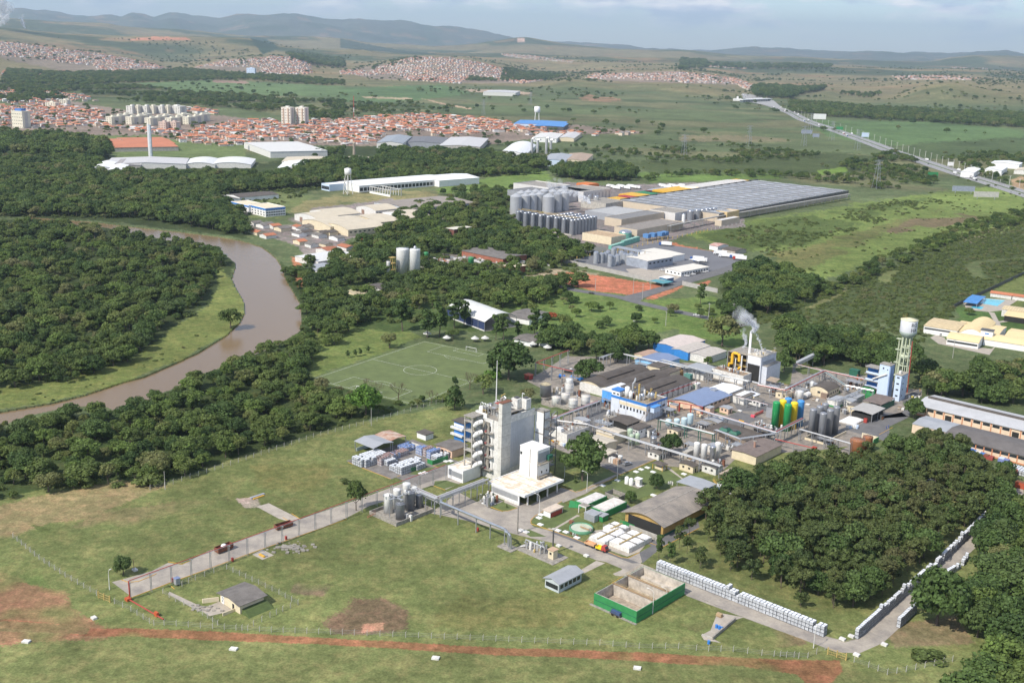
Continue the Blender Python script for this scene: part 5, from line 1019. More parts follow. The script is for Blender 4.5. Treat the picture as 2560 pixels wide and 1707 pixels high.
t=T('yellow_trap','yellow grating frame in a shallow square pit beside the road','pit',*S2('S6',1400,775));t.box('frame',YEL,0,3,0,.8,.05,.5);t.box('frame',STL,0,3,1.2,1.7,.05,.4)
t=T('stacked_beams','grey and yellow beams stacked on the lawn','beams',*S2('S6',1330,330));t.box('beam',GREYM,0,1.2,0,6.5,0,.5);t.box('beam',YEL,1.5,2.2,.5,5.5,0,.4)
t=shed('field_store','grey gabled store with pale walls standing alone on the lower lawn',BLD,RR('S7',[(212,345),(340,390),(512,295)],3.6)[:4],3.5,1.1,'a',mat('pale_block',(.52,.57,.58),.8),ROOFL,over=.6,wins=(('f',4,1.5,1.6,.9),('r',5,1.6,1.4,1.2)))
R0=RR('S7',[(985,728),(615,575),(1330,470)])
b0,b1,a0,a1=R0[0],R0[1],260.5,287.8
t=T('settling_basins','green walled concrete settling basins in three open bays','basin',b0,a0);Wb,Db,hb=b1-b0,a1-a0,4.2
inr=mat('basin_inner',(.56,.50,.42),.9,dirt=.4,scale=.5);t.box('floor',mat('basin_floor_shaded',(.42,.35,.27),.95,dirt=.5,scale=.5),.4,Wb-.4,.4,Db-.4,0,.12)  # floor painted darker and lining lighter, putting depth shading into the colours
for nm_,q in (('outer_wall',(0,Wb,0,.25)),('outer_wall',(0,Wb,Db-.25,Db)),('outer_wall',(0,.25,.25,Db-.25)),('outer_wall',(Wb-.25,Wb,.25,Db-.25))):t.box(nm_,GREENP,*q,0,hb)
for q in ((.25,Wb-.25,.25,.45),(.25,Wb-.25,Db-.45,Db-.25),(.25,.45,.45,Db-.45),(Wb-.45,Wb-.25,.45,Db-.45)):t.box('lining',inr,*q,.1,hb+.05)
for y in (Db*.36,Db*.66):t.box('divider',inr,.45,Wb-.45,y-.12,y+.12,.1,hb);t.box('walkway',mat('walkway_rust',(.36,.24,.13),.8),.3,Wb-.3,y-.45,y+.45,hb+.05,hb+.2);rail(t,[(.3,y-.45),(Wb-.3,y-.45)],hb+.2,YELD)
t.box('band',DGREEN,-.06,Wb+.06,-.06,-.01,1.9,2.1);t.box('band',DGREEN,Wb+.01,Wb+.06,0,Db,1.9,2.1);rail(t,[(0,.1),(0,Db)],hb,YELD)
t.box('footing',CND,-1,Wb+.4,-1,0,0,.15);t.box('ledge',inr,.5,Wb-.5,Db-2.5,Db-.5,.5,1.4);
for k in range(6):t.box('baffle',inr,Wb*.2+k*2.3,Wb*.2+k*2.3+.15,1,3.2,.5,1.0)
t=T('blue_trailer','dark blue cage trailer parked against the green basin wall','trailer',*S2('S7',752,655));t.box('bed',DST,0,4,0,1.9,.6,.8);t.box('load',mat('dark_blue_load',(.04,.08,.2)),.3,3.8,.15,1.75,.8,1.7);rail(t,[(0,0),(4,0),(4,1.9),(0,1.9),(0,0)],.8,DST,.9)
for k in (1,3):t.put('wheel',DARKV,MB().bar((k,-.1,.4),(k,2,.4),.4,10))
t=T('sunken_dock','sunken concrete dock with a low retaining wall','dock',*S2('S7',1610,865));e_=t.L('S7',1800,705);t.put('retaining_wall',CND,MB().prism([(0,0),(.5,0),(e_[0]+.5,e_[1]),(e_[0],e_[1])],0,1.1));f_=t.L('S7',1525,835);t.put('retaining_wall',CONC,MB().prism([(0,0),(0,.4),(f_[0],f_[1]+.4),(f_[0],f_[1])],0,.6))
for i,(x,y,lb)in enum([(1650,768,'blue plastic drum group lying on the sunken dock'),(1585,902,'single blue drum standing below the dock wall')]):
 t=T('plastic_drum',lb,'drum',*S2('S7',x,y));
 for k in range(3 if i==0 else 1):t.put('drum' ,BLUEP,MB().cyl(k*1.0,0,0,1.1,.45))
t=T('pallet_load','small wooden crate load beside the burnt patch','crate',*S2('S7',1640,668));t.box('pallet',WOODC,0,2.2,0,1.4,.05,.3);t.box('crate',mat('crate_tan',(.42,.30,.17)),.2,2,.15,1.25,.3,1.1)
def truckish(label,fr,p,q,bedm,cabm,cab=True,name='small_truck'):
 a_,b_=G(fr,*p),G(fr,*q);r=thing(name,label,'truck',a_);d_=b_-a_;L_=d_.length;spin(r,atan2(d_.y,d_.x));w_=2.1;c0=L_-1.9 if cab else L_
 MB().box(0,L_,-w_/2+.2,w_/2-.2,.5,.75).build('chassis',DST,r);mb=MB();mb.box(0,c0-.1,-w_/2,w_/2,.75,.95)
 for u in ((0,c0-.1,-w_/2,-w_/2+.08),(0,c0-.1,w_/2-.08,w_/2),(0,.08,-w_/2+.08,w_/2-.08),(c0-.18,c0-.1,-w_/2+.08,w_/2-.08)):mb.box(*u,.95,1.5)
 mb.build('bed',bedm,r)
 if cab:
  c=MB();c.add([(c0,-w_/2,.6),(L_,-w_/2,.6),(L_,w_/2,.6),(c0,w_/2,.6),(c0,-w_/2,2.3),(L_-.5,-w_/2,2.3),(L_-.5,w_/2,2.3),(c0,w_/2,2.3),(L_,-w_/2,1.4),(L_,w_/2,1.4)],[(0,1,8,5,4),(1,2,9,8),(2,3,7,6,9),(3,0,4,7),(4,5,6,7),(5,8,9,6)]);c.build('cab',cabm,r);MB().add([(L_-.42,-w_/2+.15,2.2),(L_+.02,-w_/2+.15,1.5),(L_+.02,w_/2-.15,1.5),(L_-.42,w_/2-.15,2.2)],[(0,1,2,3)]).build('windscreen',GLASS,r)
 for x in (L_*.18,L_*.82):
  for y in (-w_/2+.1,w_/2-.1):MB().bar((x,y-.13,.42),(x,y+.13,.42),.42,12).build('wheel',DARKV,r)
 return r
truckish('yellow bed truck with a red cab on the inner road','S5',(752,1300),(852,1335),SYEL,REDP);truckish('flat pale orange trailer behind the small truck','S5',(645,1255),(740,1290),mat('pale_orange_bed',(.62,.36,.19)),REDP,False,'flat_trailer')
IB=MB();s_=.56
IB.mi=0;IB.hexa([(-s_,-s_,.17),(s_,-s_,.17),(s_,s_,.17),(-s_,s_,.17)],[(-s_+.05,-s_+.05,1.12),(s_-.05,-s_+.05,1.12),(s_-.05,s_-.05,1.12),(-s_+.05,s_-.05,1.12)])
IB.mi=1;IB.box(-.6,.6,-.6,.6,0,.14);e=.015
for k in range(5):
 u=-.58+k*.29
 for yy in (-.59,.59):IB.box(u-e,u+e,yy-e,yy+e,.14,1.12);IB.box(yy-e,yy+e,u-e,u+e,.14,1.12)
for z_ in (.45,.78,1.1):
 for yy in (-.6,.6):IB.box(-.6,.6,yy-e,yy+e,z_-e,z_+e);IB.box(yy-e,yy+e,-.58,.58,z_-e,z_+e)
IBW=mat('tote_plastic',(.74,.76,.78),.5,dirt=.12,scale=1.4,rnd=.10);IBB=mat('tote_cage',(.16,.17,.19),.5,.4)
ibm=IB.mesh('tote',[IBW,IBB])
TOT=[]
def tote_wall(pts,rows,high,ragged=0,seed=1):
 r_=RND(seed)
 for (x0,y0),(x1,y1)in zip(pts,pts[1:]):
  L_=hypot(x1-x0,y1-y0);n=int(L_/1.27);ux,uy=(x1-x0)/L_,(y1-y0)/L_
  for i in range(n):
   hh=high-(1 if r_.random()<ragged else 0)-(1 if r_.random()<ragged*.3 else 0)+(1 if r_.random()<.012 else 0)
   for j in range(rows):
    for k in range(hh):TOT.append((x0+ux*(i+.5)*1.27-uy*j*1.3+r_.gauss(0,.04),y0+uy*(i+.5)*1.27+ux*j*1.3+r_.gauss(0,.04),k*1.2,atan2(uy,ux)+r_.gauss(0,.03),j>0))
wa=W2(-196.5,295.6);wb=W2(-131.8,296.4);tote_wall([wa,wb],2,3,.03,1)
W0=[q[:2]for q in gp('S8',[(775,1262),(880,1170),(960,1100),(1110,960),(1190,880),(1290,800)])];tote_wall([W0[0],W0[-1]],1,3,.12,2)
W1=[q[:2]for q in gp('S8',[(1310,790),(1430,680),(1560,570),(1690,415)])];tote_wall([W1[0],W1[-1]],1,3,.3,3)
W3=[q[:2]for q in gp('S8',[(1065,1185),(1190,1070)])];tote_wall(W3,1,3,0,4);W3=[q[:2]for q in gp('S8',[(1395,830),(1500,765),(1545,700)])];tote_wall(W3,1,2,.2,5)
TOT.sort(key=lambda q:(q[4],q[0]**2+q[1]**2));front_=TOT[:300];rest_=TOT[300:]
for (x,y,z,rz,_)in front_:
 o=link(newob('tote',ibm));o.location=(x,y,z+.02);spin(o,rz);tag(o,'white caged liquid tote stacked three high in the long wall beside the road','tote','white totes of the long roadside wall')
def many(name,me,items,label=None):
 nv=len(me.vertices);co=np.empty(nv*3);me.vertices.foreach_get('co',co);co=co.reshape(-1,3);fs=[tuple(p.vertices)for p in me.polygons];mi=np.array([p.material_index for p in me.polygons])
 V=[];F_=[]
 for i,(x,y,z,rz)in enum(items):
  c,s=cos(rz),sin(rz);V.append(np.column_stack([co[:,0]*c-co[:,1]*s+x,co[:,0]*s+co[:,1]*c+y,co[:,2]+z]));F_+=[tuple(v+i*nv for v in f)for f in fs]
 m2=bpy.data.meshes.new(name);m2.from_pydata(np.concatenate(V).tolist(),[],F_)
 for m_ in me.materials:m2.materials.append(m_)
 m2.polygons.foreach_set('material_index',np.tile(mi,len(items)).astype(np.int32));m2.update();o=link(newob(name,m2));tag(o,label,None,None,'stuff');return o
YT=[]
def tblk(fr,p,nx,ny,nz,seed,out):
 b,a=S2(fr,*p);r_=RND(seed)
 for i in range(nx):
  for j in range(ny):
   for k in range(nz-(1 if r_.random()<.1 else 0)):w=SF.wor(b+i*1.3+.65,a+j*1.3+.65);out.append((w.x+r_.gauss(0,.03),w.y+r_.gauss(0,.03),k*1.2+.02,-SITE+r_.gauss(0,.02)))
tblk('S4',(75,860),5,11,3,1,YT);tblk('S4',(195,892),1,8,3,2,YT);tblk('S4',(440,920),3,12,2,3,YT);tblk('S4',(500,950),3,9,3,4,YT);tblk('S4',(655,905),3,4,2,5,YT);tblk('S4',(385,870),2,5,2,6,YT);tblk('S4',(850,820),3,8,2,7,YT);
many('totes',ibm,[q[:4]for q in rest_]+YT)
bt=ibm.copy();bt.materials[0]=mat('tote_brown',(.22,.09,.06),.6,dirt=.2);bt.materials[1]=IBW;B1=[];tblk('S4',(305,858),3,6,3,11,B1);tblk('S4',(450,790),3,6,2,12,B1);tblk('S4',(760,775),2,4,3,13,B1);many('brown_crates',bt,B1)
b2_=ibm.copy();b2_.materials[0]=mat('tote_blue',(.07,.16,.42),.6,dirt=.2);b2_.materials[1]=IBW;B2=[];tblk('S4',(410,805),3,4,2,14,B2);tblk('S4',(520,725),4,5,2,15,B2);tblk('S4',(700,760),3,3,3,16,B2);tblk('S4',(805,800),2,5,3,17,B2);many('blue_crates',b2_,B2)
t=shed('open_store','open sided store with a grey pitched roof behind the white tote block','shelter',RR('S4',[(125,640),(295,703),(445,635),(297,572)],5),4.8,.9,'b',WHT,ROOFL,over=.2,openw=True)
t=shed('rusty_store','open store with a pale and rusty roof joined behind the grey roof','shelter',RR('S4',[(300,572),(440,530),(608,585),(450,632)],5),4.8,.5,'b',WHT,mat('pale_rust_roof',(.50,.40,.32),.9,dirt=.5,scale=.2,col2=(.30,.12,.06)),over=.1,openw=True)
t=T('yard_wall','low pale blue wall round the back of the storage yard','wall',*S2('S4',122,735));e_=t.L('S4',270,690);f_=t.L('S4',840,740);t.put('wall',mat('pale_blue_wall',(.55,.66,.70),.8),MB().box(0,.2,0,max(2,e_[1]),0,1.6))
g0=S2('S4',610,655);g1=S2('S4',1000,790);t2=T('pale_yard_wall','low white block wall along the right side of the storage yard','wall',g0[0],g0[1]);t2.box('wall',WTD,0,g1[0]-g0[0],0,.2,0,1.5)
for p,q,lb in (((655,938),(768,905),'green bay wall at the right end of the white totes'),((862,870),(1015,815),'long green bay wall under the blue and white totes')):
 A0,A1=S2('S4',*p),S2('S4',*q);t=T('bay_wall',lb,'wall',*A0);t.box('wall',GREENP,0,.25,0,A1[1]-A0[1],0,1.9);t.box('end_wall',GREENP,-3,0,0,.25,0,1.9)
block('small_hut','little white hut with a dark flat roof alone on the upper lawn','hut',RR('S4',[(715,545),(805,575),(870,550)],2.8),2.6,WHT,ROOFB,slab=.35)
t=shed('orange_trimmed_hut','pale orange single storey hut with a brown grey roof by the process building',BLD,RR('S4',[(905,665),(1065,720),(1160,660)],4),3.8,.6,'a',PINKW,ROOFG,over=.8,wins=(('f',4,1.5,1.7,.9),))
t=block('blue_office','three storey blue and white building with balconies behind the stair tower',BLD,RR('S4',[(1080,430),(1180,460),(1225,430)],9.5),9.3,BLUEP,ROOFB,slab=.8)
for z in (2.7,5.8):t.box('balcony',WTD,-1.2,t.W+.3,-1.3,0,z,z+.9)
t.box('white_band',WHT,-.05,t.W+.05,-.06,0,7.0,8.2)
t=T('clarifier','round clarifier with a green rim and a rusty bridge','tank',*S2('S5',600,1098,.6));mb=MB();mb.lathe(0,0,[(4.55,0),(4.55,1.1),(4.15,1.1),(4.15,.6)],32);t.put('rim',mat('clarifier_rim',(.10,.27,.15),.7,dirt=.25),mb)
mb=MB();mb.lathe(0,0,[(4.15,.75),(.01,.75)],32);t.put('water',mat('clarifier_water',(.55,.58,.46),.3,dirt=.15,scale=.5),mb);t.put('bridge',mat('bridge_ochre',(.42,.28,.14),.8),MB().box(-.5,4.6,-.35,.35,1.15,1.35));t.box('drive',CND,4,5.1,-.5,.5,1.1,2.0);rail(t,[(-.5,.35),(4.5,.35)],1.35,YELD)
t=T('pump_group','row of small pumps on the kerb side of the round clarifier','pumps',*S2('S5',480,1150))
for k in range(5):t.put('pump',[GREYM,RUSTC,WTD][k%3],MB().cyl(k*1.0,0,0,1.0,.25,n=8))
t=T('orange_pump','orange pump unit on the path above the clarifier','pump',*S2('S5',478,1050));t.box('body',RUST,0,1.6,0,1.2,.1,1.2);t.put('motor',DST,MB().bar((1.7,.6,.7),(2.8,.6,.7),.35,8))
def basin_group(label,rect,h,nx,ny,wall=WHT,cover=WHT,walk=True,name='covered_basin'):
 b0,b1,a0,a1=rect;t=T(name,label,'basin',b0,a0);Wx,Dy=b1-b0,a1-a0
 t.box('wall',wall,0,Wx,0,Dy,0,h)
 for i in range(nx):
  for j in range(ny):
   x0,x1=Wx*i/nx+.35,Wx*(i+1)/nx-.35;y0,y1=Dy*j/ny+.35,Dy*(j+1)/ny-.35
   mb=MB();profile(mb,[(x0,h),(x0,h+.12),((x0+x1)/2,h+.35),(x1,h+.12),(x1,h)],y0,y1,'a');t.put('cover',cover,mb)
 if walk:
  for i in range(1,nx):x=Wx*i/nx;t.box('walkway',YELD,x-.3,x+.3,0,Dy,h+.38,h+.46);rail(t,[(x,0),(x,Dy)],h+.46,YELD)
  for j in range(1,ny):y=Dy*j/ny;t.box('walkway',CND,0,Wx,y-.3,y+.3,h+.36,h+.44)
 rail(t,[(0,.1),(Wx-.1,.1),(Wx-.1,Dy)],h+.02,STL);return t
WC=mat('white_cover',(.82,.80,.78),.6,dirt=.08,scale=.8)
z_=1.8
basin_group('low white covered basins with yellow walkways, nearest the road',RR('S5',[(880,1220),(1070,1300),(1280,1180)],z_),z_,2,3,WTD,WC)
basin_group('low white covered basins between the clarifier and the nearest basins',RR('S5',[(680,1180),(870,1220),(1000,1120)],z_),z_,2,2,WTD,WC)
basin_group('white covered basins under the open end of the arched warehouse',RR('S5',[(820,1080),(960,1140),(1075,1085)],z_),z_,2,2,WTD,WC)
t=basin_group('long green walled basin with a stained white cover',RR('S5',[(700,890),(835,940),(1020,830)],2.6),2.6,1,1,GREENP,mat('stained_cover',(.72,.66,.60),.8,dirt=.25,scale=.6),False)
t=basin_group('low green walled basin with a white floor by the inner road',RR('S5',[(540,830),(660,870),(820,770)],1.6),1.6,1,1,GREENP,mat('stained_cover2',(.70,.66,.62),.8,dirt=.3,scale=.6),False)
t=T('green_ramp','green sloping ground panel beside the low green basin','ramp',*S2('S5',475,895));e_=t.L('S5',590,905);f_=t.L('S5',490,830);t.put('panel',GREENP,MB().add([(0,0,.12),(e_[0],e_[1],.12),(e_[0]-.5,e_[1]+4,.9),(f_[0],f_[1],.3)],[(0,1,2,3)]))
t=T('concrete_bin','empty concrete bin with steel frame behind the green basins','bin',*S2('S5',830,790));
for q in ((0,7,0,.25),(0,7,5,5.25),(0,.25,.25,5),(6.75,7,.25,5)):t.box('wall',CND,*q,0,2)
rail(t,[(0,0),(7,0),(7,5),(0,5),(0,0)],2,DST)
t=block('control_hut','grey roller door hut at the front of the green basins','hut',RR('S5',[(665,930),(730,985),(735,925)],2.6),2.6,GREYM,ROOFL,slab=.1)
t=block('green_hut','small green hut joined to the grey roller door hut','hut',RR('S5',[(742,960),(812,990),(815,945)],2.2),2.2,GREENP,ROOFL,slab=.2,doors=(('f',1.4,.8,1.9,RUSTC),))
t=T('gate_portal','white open concrete frame at the corner of the green basins','frame',*S2('S5',570,945));
for x in (0,3.4):t.box('post',WTD,x,x+.3,0,.3,0,3)
t.box('beam',WTD,0,3.7,0,.3,3,3.3);t.box('roof',CND,0,3.7,.3,3,3.3,3.45)
t=block('flat_hut','small white hut with a pale flat roof and a red side by the kerb','hut',RR('S5',[(232,915),(300,940),(400,880)],2.5),2.4,WHT,mat('sand_roof',(.60,.50,.40),.9,dirt=.2),slab=.35);t.box('red_side',REDP,t.W-.02,t.W+.05,.3,t.D-.3,0,2)
p0,p1,p2,p3=S2('S5',1010,930,5),S2('S5',1390,1082,5),S2('S5',1900,790,5),S2('S5',1500,672,5)
t=shed('arched_warehouse','big warehouse with a stained grey brown arched roof','warehouse',(p0[0]+.5,p1[0]-.5,p0[1]+1,p3[1]-1),4.6,2.2,'a',mat('ochre_wall',(.50,.32,.10),.8,dirt=.3),mat('stained_arch_roof',(.33,.285,.235),.95,dirt=.35,scale=.16,stripe=(.45,.3),axis='X',fine=.15,col2=(.19,.17,.15)),over=1.2,curved=True,openw=False,base=DGREEN)
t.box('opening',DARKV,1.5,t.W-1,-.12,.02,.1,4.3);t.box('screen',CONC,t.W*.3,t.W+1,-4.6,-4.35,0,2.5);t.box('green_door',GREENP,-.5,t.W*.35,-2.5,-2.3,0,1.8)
t.box('ridge_cap',CND,t.W/2-.3,t.W/2+.3,-1,t.D+1,6.9,7.0)
t=shed('grey_lean_to','grey flat sheet roof joined at the far end of the arched warehouse','shelter',RR('S5',[(1570,650),(1800,720),(1920,660),(1620,600)],4),3.8,.3,'a',CND,ROOFL,over=.2,openw=True)
t=T('blue_awning','small blue awning at the far corner of the arched warehouse','awning',*S2('S5',1850,770));t.put('awning',mat('awning_blue',(.10,.33,.75),.5),MB().box(0,4.2,0,2.6,3.0,3.12));t.put('post',STL,MB().box(.1,.2,.1,.2,0,3).box(4,4.1,.1,.2,0,3))
t=T('chemical_tanks','two white chemical tanks and a cabinet on a slab on the lawn','tanks',*S2('S5',1035,660));t.box('slab',CND,-.5,7,-.5,4,0,.15)
for x in (.5,2.8):t.put('tank',TANKW,MB().lathe(x,0,[(.9,.15),(.9,3),(.3,3.4),(.01,3.4)],14))
t.box('cabinet',WTD,3.5,6,1.5,3.5,.15,3.0);t.box('cabinet_roof',WHT,3.3,6.2,1.3,3.7,3.0,3.15)
t=T('small_manifold','little pipe manifold right of the neat round tree','manifold',*S2('S5',1430,665));junk(t,'m',[WTD,STL],RND(3),0,3,0,2,0,6,.3,.6,1.5)
t=T('metering_station','pipe metering station with a beige cabin on a concrete slab','station',*S2('S5',20,1290));t.box('slab',CND,-1.5,17,-2.5,6,0,.18);junk(t,'m',[PIPE,STL,WTD,YELD,PIPE],RND(12),0,9,0,5,.18,24,.4,1.2,3.0)
t.put('header',PIPE,MB().path([(0,2,.2),(0,2,2.6),(9,2,2.6),(9,2,.2)],.28,8));t.box('cabin',CREAM,12,14.4,.5,3,.18,3.4);t.box('cabin_roof',mat('cabin_tan',(.52,.36,.24),.8),11.7,14.7,.2,3.3,3.4,3.6);t.box('cabin_window',GLASS,12.7,13.6,.42,.5,1.8,2.6);t.put('vent_stack',DST,MB().cyl(10.8,4.5,0,9.5,.28,n=10));t.box('stack_head',CONC,10.2,11.4,3.9,5.1,9.5,9.8)
t=T('garden_kiosk','open kiosk with a brown pyramid roof at the top of the lawn','kiosk',*S2('S5',1300,515));t.put('roof',ROOFB,MB().add([(-.5,-.5,2.7),(5.5,-.5,2.7),(5.5,4,2.7),(-.5,4,2.7),(2.5,1.8,3.9)],[(0,1,4),(1,2,4),(2,3,4),(3,0,4),(3,2,1,0)]))
for (x,y)in ((0,0),(5,0),(0,3.5),(5,3.5)):t.box('post',YEL,x-.1,x+.1,y-.1,y+.1,0,2.7)
t.box('counter',CREAM,.3,4.7,1,3.2,0,1.2)
t=T('stair_block','white block with a yellow stair and tan canopy at the edge of the pine grove',BLD,*S2('S5',1965,735));t.box('wall',WHT,0,6.5,0,5,0,4.6);t.box('deck',YELD,-.4,8,-1.2,6,4.6,4.8);rail(t,[(-.4,-1.2),(8,-1.2),(8,6)],4.8,YEL);t.box('roof',mat('tan_roof',(.44,.35,.26),.9,dirt=.2),-.5,11,-1.5,8,8.0,8.25)
for (x,y)in ((-.2,-1),(7.8,-1),(7.8,6),(-.2,6)):t.box('post',DST,x-.12,x+.12,y-.12,y+.12,4.8,8.0)
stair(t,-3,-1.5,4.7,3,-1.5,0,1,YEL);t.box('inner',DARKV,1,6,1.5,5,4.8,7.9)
tank('storage_tank','white tank in front of the blue awning','tank',S2('S5',1955,760),1.3,4.2,TANKW,'dome')
def bd(*a,**k):return shed(*a,**k)
t=block('pump_house','two level white block with a railed roof right of the open stairs',BLD,RR('S1',[(700,1290),(870,1340),(1100,1230)],4.5),4.5,WTD,CND);junk(t,'r',[PIPE,STL,WTD,RUSTC],RND(21),.5,t.W-.5,.5,t.D-.5,4.6,16,.3,1.0,1.6);t.box('penthouse',WHT,1,t.W*.5,1,3,4.6,6.2);rail(t,[(0,.1),(t.W,.1),(t.W,t.D)],5)
t=shed('ribbed_store','store with alternating white and brown roof strips, the larger of two',BLD,RR('S1',[(1060,1385),(1215,1470),(1370,1385)],4.2)[:4],4,.8,'b',CREAM,mat('striped_roof',(.62,.55,.44),.9,stripe=(.16,.9),axis='X',dirt=.2),over=.4)
t=shed('ribbed_store','striped roof store behind the larger striped roof',BLD,RR('S1',[(1180,1290),(1370,1350),(1510,1290)],4.6),4.5,.8,'b',CREAM,MATS['striped_roof'],over=.3)
t=shed('striped_canopy','small canopy with white and tan strips by the drum yard','shelter',RR('S1',[(1215,1520),(1300,1555),(1410,1505)],3.4),3.2,.4,'b',CREAM,MATS['striped_roof'],over=.1,openw=True)
for i in range(2):t=T('bulk_bags',['white bulk bags beside the small striped canopy','cardboard coloured pallets beside the white bulk bags'][i],'bags',*S2('S5',865+i*45,450+i*15));[t.put('bag',[WTD,mat('carton',(.50,.33,.22),.9)][i],MB().box(k*1.3,k*1.3+1.1,j*1.3,j*1.3+1.1,0,2.2))for k in range(2)for j in range(2)]
tank('storage_tank','small white tank on the asphalt by the bulk bags','tank',S2('S5',982,440),1.0,2.6,TANKW,'flat',rail=False)
t=T('tank_yard_wall','low grey wall round the yard of white cylindrical tanks','bund wall',*S2('S1',590,985));e_=t.L('S1',905,1110);f_=t.L('S1',1190,1005);dx_,dy_=e_[0],f_[1]-e_[1]
for q in ((0,dx_,0,.3),(0,.3,.3,dy_),(dx_-.3,dx_,.3,dy_)):t.box('wall',GREYM if 0 else CND,*q,0,1.7)
t.box('floor',PATHM,.3,dx_-.3,.3,dy_,0,.14)
for x,y,r,h,m_,tp,lb in [(742,1010,2.35,4.4,TANKW,'flat','low wide white tank at the left of the tank yard'),(840,980,2.3,4.6,TANKW,'flat','white tank hidden behind in the tank yard'),(925,1060,2.3,5.6,TANKW,'flat','white banded tank at the front of the tank yard'),(1060,1030,2.3,6.0,TANKW,'flat','tall white banded tank at the right of the tank yard'),(880,900,2.4,6.4,TANKW,'flat','white tank on a raised slab at the back of the yard')]:
 tank('storage_tank',lb,'tank',S2('S1',x,y,.2),r,h,m_,tp,z=.15,bands=2 if h>5 else 0,capm=mat('tank_top_stain',(.72,.66,.58),.8,dirt=.3,scale=.8))
tank('storage_tank','grey steel tank with a rusty top left of the tank yard','tank',S2('S1',625,915),2.9,6.6,GREYT,'cone',capm=mat('rust_top',(.45,.38,.24),.9,dirt=.3))
tank('storage_tank','white upper tank standing behind the grey steel tank','tank',S2('S1',880,905),1.9,9,TANKW,'flat')
t=T('pipe_thicket','maze of yellow and grey pipes behind the white tanks','pipework',*S2('S1',700,900));junk(t,'j',[YELD,STL,PIPE,WTD,RUSTC,PIPE],RND(31),0,14,0,9,0,30,.3,1.1,4.5)
rack('red topped pipe gantry making a corner round the chemical drum yard',[S2('S1',870,560),S2('S1',515,700),S2('S1',690,745),S2('S1',920,800)],7.6,'red_pipe_gantry',w=.8,step=8,pipes=((0,.22,REDP),(.35,.10,REDP,.1)),postr=.13)
t=T('red_guard_hut','small red hut at the left end of the red gantry','hut',*S2('S1',395,725));t.box('wall',REDP,0,3.6,0,3.2,0,2.4);t.box('roof',mat('orange_roof',(.55,.14,.07),.7,dirt=.1),-.3,4,-.3,3.6,2.4,2.6);t.box('door',RUSTC,2.4,3.3,-.05,.02,0,2)
for (x,y,lb)in ((850,730,'blue drums stacked under the red gantry, left pile'),(940,745,'blue drums stacked under the red gantry, right pile'),(740,715,'mixed dark blue and red drums under the gantry')):
 t=T('drum_stack',lb,'drums',*S2('S1',x,y));r_=RND(x)
 for k in range(14):t.put('drum',r_.choice([BLUEP,BLUEP,mat('bright_blue',(.03,.25,.7)),REDP]if x==740 else [BLUEP,mat('bright_blue',(.03,.25,.7))]),MB().bar((r_.uniform(0,4),r_.uniform(0,3),r_.uniform(.4,1.6)),(r_.uniform(0,4)+.1,r_.uniform(0,3)+1,r_.uniform(.4,1.6)),.35,8))
t=T('drum_canopy','low brown canopy behind the blue drums','shelter',*S2('S1',750,790));e_=t.L('S1',1000,750);t.box('roof',mat('tan_canopy',(.36,.31,.26),.9),0,8,3,8,3.2,3.4);[t.box('post',STL,x,x+.15,3.1,3.25,0,3.2)for x in (.2,7.6)]
t=T('tank_trailer','black tank trailer with a white dish shaped lid beside the gantry','trailer',*S2('S1',830,660));t.put('tank',DST,MB().bar((0,0,1.6),(5,3,1.6),1.1,12));t.put('lid',WHT,MB().lathe(3.6,1.6,[(.01,2.5),(.9,2.7),(.95,2.9),(.01,2.8)],12));t.box('frame',DST,-.3,5.2,0,2.6,.3,.6)
rack('grey pipe rack running behind the dark roofed workshop',[S2('S1',1230,600),S2('S1',1390,545),S2('S1',1800,640),S2('S2',700,790)],5.6,w=2.6,step=8,pipes=((-.9,.25,PIPE),(-.2,.2,0),(.4,.25,PIPE),(1,.15,0)))
r0=RR('S1',[(1140,780),(1560,905),(2190,760),(1540,575)],5.2)
b0,b1,a0,a1=r0;n_=3;t=T('dark_roof_workshop','large workshop with a dark brown waved roof and three raised vents',BLD,b0,a0);W_=b1-b0;D_=a1-a0
t.wall=t.box('wall',WTD,0,W_,0,D_,0,5.0);sw=W_/n_;mb=MB();pr=[]
for i in range(n_):pr+=[(sw*i+sw*k/8,5.1+1.7*(1-(2*k/8-1)**2))for k in range(0 if i==0 else 1,9)]
profile(mb,pr+[(u,z-.2)for u,z in pr[::-1]],-.6,D_+.6,'a');DKR=mat('dark_wave_roof',(.105,.088,.075),.9,dirt=.3,scale=.2,stripe=(.45,.25),axis='X',fine=.1);ro=t.put('roof',DKR,mb)
for i in range(n_):t.put('gable',CREAM,(lambda m_:(profile(m_,[(sw*i+.1+(sw-.2)*k/8,5.0+1.55*(1-(2*k/8-1)**2))for k in range(9)]+[(sw*(i+1)-.1,4.9),(sw*i+.1,4.9)],-.03,.04,'a'),m_)[1])(MB()));t.put('ridge_vent',DKR,(lambda m_:(profile(m_,[(sw*i+sw*.22+sw*.56*k/6,6.9+.9*(1-(2*k/6-1)**2))for k in range(7)]+[(sw*i+sw*.78,6.5),(sw*i+sw*.22,6.5)],D_*(.22),D_*(.78),'a'),m_)[1])(MB()),ro)
for i in range(9):t.box('wall_post',DST,W_+.02,W_+.2,D_*(i+.5)/9-.1,D_*(i+.5)/9+.1,0,5)
wins_(t,'r',9,2.6,.9,3.2,.5,D_-.5,W_,D_);
rack('red fire pipe along the right wall of the dark roofed workshop',[(b1+2.2,a0+4),(b1+2.2,a1+2)],4.6,'red_wall_pipe',w=.5,step=7,pipes=((0,.18,REDP),),posts='single',postr=.1)
r0=RR('S1',[(1345,900),(1665,990),(1950,930)],8.6)
